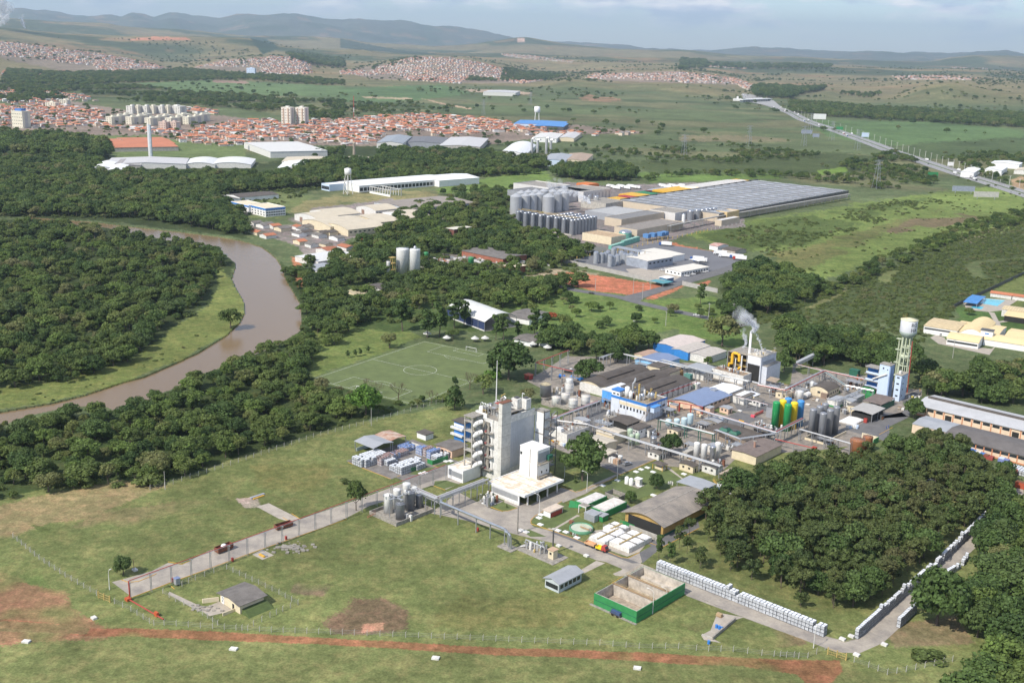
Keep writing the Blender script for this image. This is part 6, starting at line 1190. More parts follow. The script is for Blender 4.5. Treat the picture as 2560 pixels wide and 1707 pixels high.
t=block('reactor_building','blue and white multi level process building with a crowded roof',BLD,(r0[0],r0[1],r0[2],r0[3]),8.4,mat('reactor_white',(.66,.70,.76),.6,dirt=.15),mat('ochre_deck',(.36,.29,.20),.9,dirt=.4),parapet=.3);W_,D_=t.W,t.D
t.box('blue_band',BLUEP,-.1,W_+.1,-.14,-.02,7.6,8.9);t.box('blue_band',BLUEP,W_+.02,W_+.14,-.1,D_+.1,7.8,8.9);t.box('stair_head',WHT,0,5,.2,5,8.7,11.2);t.box('stair_head_trim',BLUEP,-.2,5.2,0,5.2,11.2,11.8)
wins_(t,'f',8,.9,1.5,3.4,5.2,W_-.4,W_,D_,m=GLASS);[t.box('panel_joint',GREYM,x,x+.15,-.1,0,0,7.6)for x in (5.0,9.4,W_-.2)];t.box('sill_band',CREAM,5.1,W_,-.09,-.02,5.2,6.9);t.box('upper_block',WTD,0,W_*.35,D_*.45,D_,8.5,11.5);t.box('upper_roof',ROOFB,-.3,W_*.35+.3,D_*.42,D_+.3,11.5,11.7);[t.box('wall_rib',GREYM,W_,W_+.12,D_*k/7,D_*k/7+.2,0,7.8)for k in range(1,7)];wins_(t,'f',2,1.4,.7,9.4,.4,5,W_,D_,fy0=.2);wins_(t,'r',5,2.4,1.2,4.6,1,D_-1,W_,D_)
for x,y,r,h,m_ in ((7.5,3,1.3,5.2,TANKW),(10.5,1.8,1.0,3.6,TANKW),(W_*.7,5,1.1,3.0,SILVER),(W_*.85,D_*.5,1.1,3.4,SILVER)):t.put('vessel',m_,MB().lathe(x,y,[(.01,8.5),(r,8.5),(r,8.5+h),(r*.5,8.9+h),(.01,9+h)],14))
junk(t,'j',[PIPE,STL,WTD,YELD,RUSTC,SILVER],RND(41),5.5,W_-1,1,D_-2,8.5,34,.3,1.3,3.6);t.put('tall_duct',PIPE,MB().path([(8.5,6,8.5),(8.5,6,15),(9.2,6.5,16.4),(9.2,7,18)],.5,10));t.box('yellow_column',YELD,10.4,11.2,8,8.8,8.5,15);t.box('side_box',LBLUE,W_,W_+2.6,D_*.15,D_*.45,4.4,7.2);t.box('side_box_roof',mat('awning_blue',(.1,.33,.75)),W_-.1,W_+2.9,D_*.12,D_*.48,7.2,7.4)
stair(t,W_+.6,D_*.02,5.5,W_+.6,-6.5,.3,1.6,mat('stair_tan',(.35,.26,.17),.9))
t=block('white_gabled_hall','white roofed hall with blue fascia in front of the dark workshop',BLD,RR('S1',[(1285,850),(1500,905),(1640,840),(1450,770)],7),6.8,mat('blue_wall',(.10,.35,.75),.6),mat('white_sheet',(.70,.72,.76),.6,dirt=.1),slab=.3)
t=shed('blue_canopy','small bright blue canopy left of the reactor building','shelter',RR('S1',[(1250,930),(1320,950),(1380,905)],5),4.8,.3,'a',STL,MATS['awning_blue'],over=.1,openw=True)
t=shed('brown_lean_to','brown corrugated lean-to roof before the reactor building',BLD,RR('S1',[(1320,1160),(1530,1215),(1640,1165)],4.6),4.2,.6,'a',DARKV,ROOFB,over=.6);
t=block('white_control_room','white hut with a brown roof under the reactor building stair',BLD,RR('S1',[(1545,1250),(1640,1280),(1735,1225)],4.8),4.6,WHT,ROOFB,slab=.5,wins=(('f',3,.8,.8,2.9),('r',2,.8,.8,2.9)))
t=T('blue_tarps','bright blue tarpaulins on the ground before the reactor building','tarpaulin',*S2('S1',1200,1265));t.put('sheet',mat('tarp_blue',(.08,.28,.75),.6),MB().hexa([(0,0,.1),(3,0,.1),(3.4,3,.1),(.4,3,.1)],[(.3,.3,.9),(2.6,.2,.6),(3,2.6,1.1),(.8,2.8,.8)]));t.put('sheet',MATS['tarp_blue'],MB().hexa([(3.6,1,.1),(5.8,1,.1),(5.8,3.4,.1),(3.8,3.4,.1)],[(3.8,1.2,.7),(5.6,1.2,.9),(5.5,3.2,.6),(4,3.2,.8)]))
for x,y,r,h,m_,lb in [(1540,1400,1.35,5.4,PGREEN,'pale green tank behind the other two green tanks'),(1560,1440,1.3,4.4,PGREEN,'pale green tank at the front left of three'),(1622,1440,1.2,5.0,PGREEN,'pale green tank at the right of three'),(1800,1445,1.5,3.6,SILVER,'silver tank in a square tray left of the leafy tree')]:tank('storage_tank',lb,'tank',S2('S1',x,y),r,h,m_,'dome',bands=1 if m_==SILVER else 0)
t=T('pipe_scaffold','steel process frame packed with pipes before the reactor building','steel frame',*S2('S1',1150,1330));
for x in (0,4,8):
 for y in (0,4):t.box('column',STL,x-.12,x+.12,y-.12,y+.12,0,8)
for z in (3.2,6.4):t.box('deck',STL,-.2,8.2,-.2,4.2,z,z+.12);rail(t,[(-.2,-.2),(8.2,-.2),(8.2,4.2)],z+.12)
junk(t,'j',[PIPE,STL,RUSTC,WTD],RND(51),.5,7.5,.5,3.5,0,12,.4,1.2,2.6);junk(t,'j',[PIPE,STL,YELD],RND(52),.5,7.5,.5,3.5,6.5,8,.3,.9,1.6)
rack('long grey pipe rack from the tall building past the white tanks',[S2('S1',690,1290,0),S2('S1',1200,1090,0)],5.6,w=2.2,step=7,pipes=((-.8,.3,PIPE),(0,.2,0),(.6,.18,REDP),(.9,.15,0)))
rack('long grey pipe rack crossing in front of the striped roofs to the pine grove',[S2('S1',1370,1440),S2('S5',1580,480),S2('S5',1960,600)],5.0,w=2.4,step=8.5,pipes=((-.9,.2,PIPE),(-.3,.18,0),(.4,.26,PIPE),(1,.16,STL)),levels=2)
rack('green beamed pipe rack in front of the pale blue silos',[S2('S1',1860,1290),S2('S2',620,1450)],5.2,w=2.2,step=8,pipes=((-.8,.2,DGREEN),(0,.2,PIPE),(.7,.18,0)),beam=DGREEN)
rack('thick silver pipe rack with red line through the middle of the works',[S2('S2',410,1170),S2('S2',1300,1440)],5.4,w=2.6,step=8.5,pipes=((-.9,.34,SILVER),(-.1,.3,WTD),(.7,.2,REDP),(1.2,.15,0)),levels=2)
rack('walkway topped rack rising toward the grey cylinders',[S2('S2',1300,1440),S2('S2',1590,1290)],6.0,w=2.0,step=6,pipes=((-.8,.2,0),(.2,.2,REDP),(.8,.2,STL)),walk=True)
rack('grey frame rack in front of the six grey cylinders',[S2('S2',1560,1400),S2('S2',2110,1560)],5.4,w=1.6,step=7,pipes=((-.5,.3,PIPE),(.4,.2,0)))
rack('red fire line on posts before the grey cylinders',[S2('S2',1290,1470),S2('S2',1700,1568)],3.6,'red_pipe_rack',w=.6,step=8,pipes=((0,.24,REDP),),posts='single')
rack('red and grey rack from the boiler house to the water tower',[S2('S2',1100,900),S2('S2',1390,960),S2('S2',1820,740),S2('S2',2352,860)],5.4,w=2.2,step=8,pipes=((-.8,.2,REDP),(0,.26,PIPE),(.7,.2,0)),levels=2)
rack('pale rack along the back lawn toward the wood',[S2('S2',1500,650),S2('S2',1820,730)],4.4,w=1.4,step=8,pipes=((0,.2,PIPE),(.5,.2,REDP)))
rack('steel rack left of the boiler house over the yard',[S2('S2',60,640),S2('S2',720,820),S2('S2',1000,880)],6.2,w=3.0,step=8,pipes=((-1,.3,0),(-.3,.2,DGREEN),(.4,.3,PIPE),(1.1,.2,0)),levels=2)
rack('red rack beside the blue roofed laboratory',[S2('S2',130,1060),S2('S2',500,1130)],4.4,'red_pipe_rack',w=.8,step=6,pipes=((0,.22,REDP),(.5,.12,REDP)),beam=REDP)
t=T('covered_conveyor','grey covered conveyor sloping down from the wood','conveyor',*S2('S2',1500,640));e_=t.L('S2',1715,590);mb=MB();x1,y1=e_;L_=hypot(x1,y1);nx,ny=-y1/L_*1.1,x1/L_*1.1
mb.hexa([(nx,ny,2.6),(-nx,-ny,2.6),(x1-nx,y1-ny,6),(x1+nx,y1+ny,6)],[(nx,ny,4.6),(-nx,-ny,4.6),(x1-nx,y1-ny,8),(x1+nx,y1+ny,8)]);t.put('gallery',ROOFL,mb)
for f in (.05,.35,.65,.95):t.box('leg',STL,x1*f-.15,x1*f+.15,y1*f-.15,y1*f+.15,0,2.6+3.4*f)
r0=RR('S2',[(215,930),(490,1020),(790,880),(540,815)],4.6)
t=shed('laboratory','low pale orange laboratory under a wide blue grey arched roof',BLD,(r0[0]+.4,r0[1]-.4,r0[2]+.4,r0[3]-.4),4.2,1.2,'a',PINKW,ROOFBL,over=.9,curved=True,wins=(('r',7,2.2,1.0,2.2),),doors=(('f',4,2,2.6,CREAM),))
t.box('roof_vent',STL,t.W*.5-1.5,t.W*.5+1.5,t.D-5,t.D-2,5.4,6)
shed('white_roof_hall','hall with a clean white roof behind the blue grey roof',BLD,RR('S2',[(640,800),(800,880),(910,830),(760,775)],5.2),5.0,.6,'a',WTD,mat('clean_white_roof',(.78,.77,.74),.6,dirt=.06),over=.2)
t=block('orange_hut','small pale orange cube hut on the laboratory lawn','hut',RR('S2',[(525,1030),(590,1050),(615,1025)],3.4),3.3,PINKW,ROOFL,slab=.2)
t=block('plant_shed','grey shed with skylight strip under the boiler house',BLD,RR('S2',[(780,880),(960,930),(1060,880)],4.2),4,WTD,ROOFG,slab=.3,doors=(('f',2,1.2,2.4,PGREEN),));t.box('skylight',WHT,t.W*.45,t.W*.8,.5,t.D-.5,4.32,4.45)
bx1,ay0=S2('S2',1150,498,15)
t=T('boiler_house','boiler house with open yellow ducts, white side wall and smoking stack',BLD,bx1-21,ay0);
e_=t.L('S2',1280,432,15);D_=max(8,e_[1]);W_=21;t.r.scale=(1,1,.885)
t.box('main_wall',mat('boiler_wall',(.60,.62,.66),.6,dirt=.15,scale=.5),12.5,W_,0,D_,0,17);t.box('roof',mat('boiler_roof',(.62,.56,.46),.9,dirt=.25),12.3,W_+.2,-.2,D_+.2,17,17.3);t.box('side_low',MATS['boiler_wall'],W_,W_+3.2,1.2,D_,0,11.5);t.box('side_low_roof',CND,W_,W_+3.3,1.1,D_+.1,11.5,11.7)
lv=MB()
for k in range(3):lv.box(W_-.02,W_+.08,2+k*0,D_-2,3+k*4.6,4.6+k*4.6)
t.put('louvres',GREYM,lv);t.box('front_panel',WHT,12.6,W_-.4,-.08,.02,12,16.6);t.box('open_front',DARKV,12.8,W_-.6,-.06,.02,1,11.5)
t.box('back_wall',WTD,0,12.5,D_-.3,D_,0,16.2);t.box('left_wall',CONC,-.3,0,0,D_,0,16.2)
for x in (0,4,8,12):
 for y in (0,D_*.5):t.box('column',STL,x-.15,x+.15,y-.15,y+.15,0,16.5)
for z in (4.2,8.2,12.2,16):t.box('deck',YELD if z!=16 else CND,0,12.3,.2,D_-.4,z,z+.12);rail(t,[(0,.1),(12.3,.1)],z+.12,YELD)
YD=mat('duct_yellow',(.80,.45,.03),.45,dirt=.12)
t.put('yellow_duct',YD,MB().path([(3.2,-.4,9),(3.2,-.4,15),(3.9,-.4,16.1),(6.6,-.4,16.1),(7.6,-.4,15),(7.6,-.4,11.5)],.85,12));t.put('yellow_duct',YD,MB().path([(1.2,-.3,6.8),(1.2,-.3,8.6),(3.6,-.3,9.0)],.6,10));t.put('yellow_duct',YD,MB().path([(6.6,-.5,5.2),(7.8,-.5,7.2),(9.4,-.5,8.2)],.7,10))
t.put('riser',TANKW,MB().path([(9.3,-.6,3),(9.3,-.6,15.5)],.42,10));t.put('riser',TANKW,MB().path([(5.4,-.5,4.5),(5.4,-.5,13)],.3,8))
junk(t,'b',[RUSTC,STL,CND,PIPE,DST],RND(61),1,20,.5,4,4.4,20,.6,1.8,3.4);junk(t,'r',[PIPE,WTD,STL,YELD],RND(62),13,20,1,D_-1,17.2,16,.3,1.3,2.2)
t.put('chimney',mat('chimney_white',(.72,.71,.68),.6,dirt=.15),MB().lathe(11.8,2.6,[(.75,8),(.62,31),(.5,31)],14));t.put('vent',STL,MB().lathe(19,3,[(.3,17),(.3,20)],8));rail(t,[(12.4,0),(W_,0),(W_,D_)],17.3,YELD)
bh=t
t=block('turbine_hall','long low white hall at the foot of the boiler house',BLD,(bh.b-4,bh.b+16,bh.a-9,bh.a-.3),4.8,WTD,mat('rust_deck',(.34,.25,.17),.9,dirt=.4));wins_(t,'f',10,1.2,.8,2.6,.5,t.W*.55,t.W,t.D);t.box('panels',WHT,t.W*.6,t.W-.5,-.08,.02,.5,2.4);junk(t,'q',[RUSTC,STL,PIPE],RND(63),2,18,2,7,4.9,14,.4,1.3,2)
def silo_at(fr,x,y,r,h,m_,lb,**k):return tank('silo',lb,'silo',S2(fr,x,y),r,h,m_,'dome',rise=r*.42,**k)
SL=[(488,955,SGREEN,'left green silo of the coloured group'),(738,1010,SGREEN,'front right green silo of the coloured group'),(628,915,SYEL,'left yellow silo behind the left green one'),(875,965,SYEL,'right yellow silo between green and blue'),(745,850,SBLUE,'blue silo farthest back in the coloured group'),(1015,905,SBLUE,'right hand blue silo of the coloured group')]
for x,y,m_,lb in SL:silo_at('T7',x,y,1.78,13.0 if m_ is not SBLUE else 12.6,m_,lb,rail=False)
for x,y,lb in [(1282,1125,'grey cylinder at the front left of six'),(1500,1215,'grey cylinder nearest the camera of six'),(1425,1060,'grey cylinder in the middle left of six'),(1650,1140,'grey cylinder in the middle right of six'),(1540,1000,'grey cylinder farthest back of six'),(1790,1070,'grey cylinder at the right end of six')]:silo_at('T7',x,y,1.66,13.2,mat('zinc_grey',(.30,.31,.33),.42,.35,dirt=.08),lb,rail=False)
t=T('cylinder_bund','dark walled pit round the six grey cylinders','bund wall',*S2('T7',1150,1200));e_=t.L('T7',1530,1340);f_=t.L('T7',1900,1060);Wq,Dq=e_[0],f_[1]-e_[1]
for q in ((0,Wq,-.3,0),(Wq-.3,Wq,0,Dq),(0,.3,0,Dq)):t.box('wall',CREAM,*q,0,1.3)
t.box('floor',DST,.3,Wq-.3,0,Dq,0,.15)
tank('storage_tank','large terracotta brown tank left of the pair by the grove','tank',S2('S3',315,1480),3.3,7.6,TERRA,'flat');tank('storage_tank','smaller terracotta brown tank right of the pair by the grove','tank',S2('S3',415,1440),2.3,7.2,TERRA,'flat')
t=T('green_bay','green walled bay with white coping behind the brown tanks','wall',*S2('S3',330,1330));t.box('wall',CREAM,0,8,4,4.4,0,2.6);t.box('wall',GREENP,8,8.3,-1,4.4,0,2.6)
for x,y,r,h,lb in [(1960,1275,1.45,4.6,'lowest pale cyan silo of four'),(2050,1290,1.4,5.6,'second pale cyan silo with a cone bottom'),(2130,1300,1.5,6.6,'third pale cyan silo, above a cone bottom'),(2195,1260,1.5,6.8,'tallest pale cyan silo at the right of four')]:silo_at('S1',x,y,r,h,CYANT,lb,legs=1.2 if r>1.4 else 0,cone_bottom=1.3 if r>1.4 else 0,rail=False)
for x,y,m_,lb in [(435,1600,TANKW,'left tall white tank by the dark green coolers'),(515,1620,TANKW,'right tall white tank by the dark green coolers'),(610,1640,SILVER,'silver cylinder right of the two tall white tanks'),(665,1600,TANKW,'white cylinder behind the silver one')]:silo_at('S2',x,y,1.35,7.6,m_,lb,rail=False)
for i,(x,y)in enum([(735,1340),(838,1375)]):
 t=T('cooling_tower',['dark green cooling tower on the left of two','dark green cooling tower on the right of two'][i],'cooling tower',*S2('S2',x-60,y+30));t.box('body',DGREEN,0,4.6,0,4.2,.8,4.2);t.put('hood',DGREEN,MB().hexa([(0,0,4.2),(4.6,0,4.2),(4.6,4.2,4.2),(0,4.2,4.2)],[(.7,.7,5.2),(3.9,.7,5.2),(3.9,3.5,5.2),(.7,3.5,5.2)]));t.put('fan_ring',DST,MB().cyl(2.3,2.1,5.2,5.7,1.2))
 for (a,b)in ((.2,.2),(4.3,.2),(4.3,3.9),(.2,3.9)):t.box('leg',STL,a,a+.2,b,b+.2,0,.8)
shed('brown_hall','low brown roofed hall with white skylight stripes behind the coolers',BLD,RR('S2',[(560,1260),(1000,1400),(1120,1310),(760,1240)],3.6),3.4,.5,'a',mat('brown_wall',(.30,.24,.19),.9),ROOFB,over=.3)
t=shed('chimney_hall','brown grey flat roofed hall with a short brick flue',BLD,RR('S2',[(865,1500),(1110,1560),(1320,1430),(1110,1360)],4.4),4.2,.4,'a',CREAM,mat('brown_flat_roof',(.19,.15,.13),.9,dirt=.25),over=.5);t.put('flue',mat('flue_brick',(.40,.24,.18),.9),MB().cyl(t.W*.5,t.D*.4,4,7.4,.55));t.box('flue_cap',CND,t.W*.5-.9,t.W*.5+.9,t.D*.4-.5,t.D*.4+.5,7.4,7.6)
t=block('tank_base_block','grey concrete block behind the two tall white tanks',BLD,RR('S2',[(290,1490),(340,1530),(470,1460)],3),3,CONC,CONC,parapet=.1)
t=T('compressor_skid','tangle of small vessels and pipes left of the coloured silos','process skid',*S2('S2',1040,1260));junk(t,'c',[SILVER,STL,WHT,RUSTC,DST,PIPE],RND(71),0,10,0,8,0,34,.4,1.6,2.6)
t=T('red_valve_row','row of bright red valves on a low header by the coloured silos','valves',*S2('S2',1070,1140));t.put('header',REDP,MB().bar((0,0,.9),(0,8.5,.9),.2,8));[t.put('valve',REDP,MB().cyl(0,.5+k*1.3,0,1.8,.25,n=8))for k in range(7)];t.box('end_box',mat('pink_red',(.75,.10,.14),.6),-1.2,.8,-1.6,-.4,0,1.2)
t=T('grey_screen','grey mesh screen wall left of the green silos','screen',*S2('S2',1195,1140));t.box('panel',GREYM,0,5,0,.15,0,5.2)
for x,y,lb in [(1250,1300,'white slim cylinder at the foot of the left green silo'),(1362,1300,'white slim cylinder between the green silos')]:tank('gas_cylinder',lb,'cylinder',S2('S2',x,y),.5,3.2,TANKW,'dome',rail=False)
for x,y,r,h,lb in [(1560,960,1.9,5.2,'white tank with rusty top behind the blue silos'),(1690,880,1.1,6.0,'tall slim white tank beside the cream gabled hall'),(1635,860,.7,2.4,'small white tank left of the slim one'),(1515,940,.6,3.6,'thin white cylinder beside the rusty topped tank')]:tank('storage_tank',lb,'tank',S2('S2',x,y),r,h,TANKW,'flat'if r>1.5 else 'dome')
t=T('sphere_drum','horizontal white drum lying by the rusty topped tank','drum',*S2('S2',1620,940));t.put('drum',TANKW,MB().bar((0,0,1.6),(0,4,1.6),1.5,14));t.put('saddle',CONC,MB().box(-1,1,.5,1,0,.6).box(-1,1,3,3.5,0,.6))
t=T('sphere_drum','horizontal grey white drum left of the cream gabled hall','drum',*S2('S2',1740,890));t.put('drum',WTD,MB().bar((0,0,1.7),(3.6,0,1.7),1.3,14));t.put('saddle',CONC,MB().box(.4,.8,-1,1,0,.6).box(2.6,3,-1,1,0,.6))
shed('cream_gabled_hall','cream hall with a dark arched roof near the water tower',BLD,RR('S2',[(1720,800),(1870,860),(1985,800)],4.2),4.0,1.5,'a',CREAM,ROOFB,over=.2,curved=True,wins=(('f',1,1.6,1.1,1.9),('r',5,1.2,1.2,1.4)))
t=shed('grey_roof_hut','white hut with a grey tilted roof right of the coloured silos','hut',RR('S2',[(1880,945),(1980,975),(2060,930)],3.6),3.4,.4,'a',WTD,ROOFL,over=.3,base=GREENP);t=shed('grey_roof_hut','grey hut with a flat grey roof left of the blue white towers','hut',RR('S2',[(2080,905),(2190,930),(2250,890)],3.6),3.2,.3,'a',GREYM,ROOFL,over=.2)
t=shed('grey_canopy','open canopy with a wide grey roof over a dark bay','shelter',RR('S3',[(280,1015),(475,1080),(560,1015),(385,965)],4.6),4.4,.5,'a',STL,mat('canopy_grey',(.40,.385,.36),.9,dirt=.12),over=.2,openw=True);t.box('dark_bay_fill',DARKV,.5,t.W-.5,1,t.D-.5,0,3)  # near-black box filling the bay below the canopy roof
basin_group('white slabbed floor area beside the grey cylinders',RR('S3',[(140,1145),(290,1190),(400,1130)],.4),.4,1,1,CONC,WC,False,'slab_area')
t=T('red_pump_box','bright red pump box on the white slab area','pump',*S2('S3',385,1160));t.box('box',REDP,0,1.6,0,1.2,0,2.2);t=T('red_pump_box','red box at the end of the red fire line','pump',*S2('T7',1300,1430));t.box('box',REDP,0,2,0,1.4,0,1.6)
t=T('forklift','dark orange forklift on the asphalt by the grey canopy','forklift',*S2('S3',545,1130));t.box('body',mat('forklift_orange',(.42,.16,.05)),0,1.3,0,2,.3,1.2);t.box('guard',DST,.1,1.2,.3,1.5,2,2.1);t.box('mast',DST,.2,1.1,-.3,-.1,.1,2.6);[t.put('wheel',DARKV,MB().bar((x,y,.3),(x+.2,y,.3),.3,8))for x in (-.1,1.2)for y in (.3,1.6)]
p=S2('T3',265,1290);q=S2('T3',365,1310);TW=LBLUE
p0=S2('T3',440,1390,0)
t=T('twin_tower','right hand pale blue white tower with stacked small windows','tower',p0[0]-.3,S2('T3',505,1395)[1]);e_=t.L('T3',585,1340);Wt=3.4;Dt=max(4,e_[1]);t.box('wall',TW,0,Wt,0,Dt,0,14.2);t.box('roof',mat('tower_roof',(.36,.33,.27),.9),-.3,Wt+.3,-.3,Dt+.3,14.2,14.5)
for z in (2.5,5.8,9.1,12.4):t.box('window',GLASS,1,2.4,-.07,.02,z,z+.8);t.box('window',GLASS,Wt-.02,Wt+.07,Dt*.3,Dt*.3+.8,z,z+.7)
t.box('roof_tank',WTD,.8,2,2,3.4,14.5,16);tt=t
t=T('twin_tower','left hand taller pale blue white tower with a sloping duct','tower',tt.b-9.2,tt.a+.3);t.box('wall',TW,0,5.6,0,5,0,18.0);t.box('wall',mat('tower_shade_blue',(.30,.42,.62),.6),5.6,6.0,.3,5,0,18.0);t.box('parapet',CND,-.2,6.2,-.2,5.2,18,18.3);t.box('window',GLASS,1.8,2.6,-.06,.02,15.6,16.5);t.box('window',GLASS,4.2,4.8,-.06,.02,15.4,15.9);t.put('roof_horn',CONC,MB().path([(4,3,18.3),(5,2.4,19.6)],.3,8))
mb=MB();mb.path([(-3,-.5,9),(4.6,-.5,13.4)],.42,8);t.put('duct',WTD,mb)
t=T('open_floors','blue and white open floored building left of the twin towers',BLD,tt.b-16.4,tt.a+.6)
for z in (0,3.8,7.6,11.4):
 if z:t.box('slab',CND,-.6,7.2,-.8,6,z-.2,z+.15);t.box('spandrel',LBLUE,0,7.1,-.1,.05,z+.15,z+1.2)
 t.box('back',BLUEP,0,7.1,2,2.2,z,z+3.6)
t.box('roof_slab',CND,-.6,7.2,-.8,6,14.8,15.1);[t.box('column',CONC,x,x+.25,0,.25,0,14.8)for x in (0,6.8)];rail(t,[(-.6,-.8),(7,-.8)],15.1)
t=shed('green_based_shed','flat brown roofed shed with a green side at the tower foot','shelter',RR('S3',[(400,930),(560,985),(615,900)],3.8),3.6,.2,'a',STL,mat('brown_flat_roof',(.19,.15,.13)),over=.2,openw=True);t.box('green_side',DGREEN,t.W,t.W+.15,0,t.D,0,3)
g_=S2('T3',650,1230);t=T('water_tower','tall water tower with a white tank on a pale green concrete frame','water tower',-227.5,563.5);t.r.scale=(1.1,1.1,1.2);GF=mat('pale_green_frame',(.50,.54,.38),.8,dirt=.2)
Hh=33.5;cx,cy=1.4,1.4
for k in range(8):
 th=k*pi/4+.2;t.put('leg',GF,MB().bar((cx+3.1*cos(th),cy+3.1*sin(th),0),(cx+2.2*cos(th),cy+2.2*sin(th),25.5),.30,6))
for z in (4.2,8.4,12.6,16.8,21):
 rr=3.1-.9*z/25.5;mb=MB();mb.lathe(cx,cy,[(rr-.25,z-.25 if z!=16.8 else z-.9),(rr+.25,z-.25 if z!=16.8 else z-.9),(rr+.25,z+.25 if z!=16.8 else z+.9),(rr-.25,z+.25 if z!=16.8 else z+.9),(rr-.25,z-.25)],8);t.put('ring_beam',GF,mb)
t.put('tank',mat('tower_white',(.80,.80,.82),.5,dirt=.05),MB().lathe(cx,cy,[(.8,25.2),(2.6,26.0),(4.0,27.6),(4.0,Hh)],28));t.put('tank_bottom',mat('tower_band',(.42,.50,.42),.7),MB().lathe(cx,cy,[(.7,24.9),(2.7,25.8),(4.06,27.7),(4.06,28.2)],28));t.put('tank_roof',mat('tower_roof_cream',(.70,.64,.42),.8,dirt=.1),MB().lathe(cx,cy,[(4.15,Hh),(4.15,Hh+.15),(.01,Hh+.9)],28))
rail(t,[(cx-2.5,cy+2.5),(cx-3.5,cy),(cx-2.5,cy-2.5),(cx,cy-3.6)],Hh+.3,YELD,1.6);t.put('red_pipe',REDP,MB().path([(cx+3.3,cy,0),(cx+2.7,cy,24)],.2,6));t.put('stair',GF,MB().path([(cx-3.6,cy-.4,z)for z in range(0,25)],.35,4))
for z in (7,13,19,24):t.box('platform',GF,cx-5,cx-2.6,cy-1.2,cy+1,z,z+.2)
tl=S2('T3',683,210,30)
fc=bpy.data.curves.new('lettering','FONT');fc.body='RO\nHA';fc.size=2.3;fc.extrude=.02;fc.materials.append(DST);fo=newob('tmp_text',fc);COL.objects.link(fo);bpy.context.view_layer.update()
me_=bpy.data.meshes.new_from_object(fo);bpy.data.objects.remove(fo);v_=[tuple(v.co)for v in me_.vertices];vv=[]
for x,y,z in v_:th=-pi*.285+(x)/4.06;vv.append((cx+(4.07+z)*cos(th),cy+(4.07+z)*sin(th),31.0+y))
m2=bpy.data.meshes.new('lettering');m2.from_pydata(vv,[],[tuple(p.vertices)for p in me_.polygons]);m2.materials.append(DST);o=link(newob('lettering',m2),t.r)
t=T('white_bags','white and grey bags heaped at the foot of the water tower','bags',*S2('T3',690,1330));r_=RND(4);[t.put('bag',r_.choice([WHT,WTD,mat('yellow_bag',(.6,.5,.1))]),MB().box(x,x+1.1,y,y+1,0,r_.uniform(.5,1.4)))for x,y in ((0,0),(1.5,.4),(3,1),(1,2),(4.4,2.2),(.2,-1.6))]
def wh(label,rect,h,rise,wall,roof,n,trim=None,doors=(),ridge=None,win=True,**k):
 t=shed('long_warehouse',label,'warehouse',rect,h,rise,'b',wall,roof,over=.7,ridge=ridge,**k)
 for i in range(n+1):x=t.W*i/n;t.box('pilaster',trim,max(0,x-.25),x+.25,-.18,0,0,h-.2)
 t.box('plinth',trim,0,t.W,-.14,-.01,0,.7)
 if win:
  for i in range(n):
   x=t.W*(i+.5)/n
   if i not in doors:t.box('window',GLASS,x-1.7,x+1.7,-.08,.02,h-2.1,h-.8)
   else:t.box('door',DARKV,x-1.6,x+1.6,-.08,.02,.1,3.4)
 return t
TRIM=mat('orange_trim',(.62,.27,.14),.8)
rc=RR('S3',[(930,985),(1090,892),(1960,1235)],5.4);wh('long pale orange warehouse with a grey roof and raised ridge vent',(rc[0],rc[1]+22,rc[2],rc[3]),5.2,1.6,mat('warehouse_cream',(.74,.58,.42),.8,dirt=.1),mat('warehouse_grey',(.47,.47,.47),.7,dirt=.15,scale=.15,fine=.05),16,TRIM,(3,10),.9)
rc=RR('S3',[(1215,1270),(1350,1180),(1960,1480)],4.8);wh('long dark roofed warehouse below the grey roofed one',(rc[0],rc[1]+16,rc[2],rc[3]),4.6,1.2,MATS['warehouse_cream'],mat('warehouse_dark',(.155,.14,.13),.9,dirt=.3,scale=.12,fine=.08),14,TRIM)
rc=RR('S3',[(935,1130),(1040,1100),(1210,1255)],4.8);shed('grey_end_roof','pale grey roofed end of the lower warehouse','warehouse',(rc[0],rc[1],rc[2]+.4,rc[3]),4.5,.9,'b',MATS['warehouse_cream'],ROOFL,over=.2)
TR=[];
for i in range(9):
 for j in range(5):
  for k in range(2):w_=SF.wor(S2('S8',1825,110)[0]+i*1.3,S2('S8',1825,110)[1]+j*1.3);TR.append((w_.x,w_.y,k*1.2+.05,-SITE))
many('totes',ibm,TR)
t=T('red_tractor','bright red tractor unit beside the stacked white totes','truck',*S2('S8',1838,135));t.box('cab',REDP,0,2.4,0,2.2,.6,3);t.box('chassis',DST,0,2.2,2.2,6,.6,.9);t.box('windscreen',GLASS,.2,2.2,-.05,.02,1.7,2.6);[t.put('wheel',DARKV,MB().bar((x,y,.5),(x+.3,y,.5),.5,10))for x in (-.05,2.1)for y in (.8,4.8)]
t=T('orange_container','orange red open container at the right edge of the yard','container',*S2('S8',1870,215));t.box('body',mat('container_red',(.50,.10,.04),.7,stripe=(.8,.3)),0,9,0,2.5,.15,2.6);t.box('load',RUSTC,.2,8.8,.2,2.3,2.6,2.8)
rack('red pipe gantry crossing the road among the trees on the right',[S2('S8',1600,310),S2('S8',1690,370),S2('S8',1850,400)],4.5,'red_pipe_gantry',w=.6,step=8,pipes=((0,.24,REDP),),posts='single')
tri=[(1400,1430),(1470,1460),(1550,1490),(1700,1520)]
for i,(x,y)in enum(tri):t=T('covered_stack','stack of goods under blue and red sheets below the dark warehouse','goods',*S2('S3',x,y+20),group='sheeted stacks below the dark warehouse');t.box('stack',[BLUEP,BLUEP,mat('dull_red',(.33,.07,.06)),mat('mauve_blue',(.2,.25,.5))][i],0,4.5,0,2.6,0,1.6);t.box('cover',[MATS['tarp_blue'],WTD,RUSTC,LBLUE][i],.2,2.4,-.05,2.65,1.6,1.8)
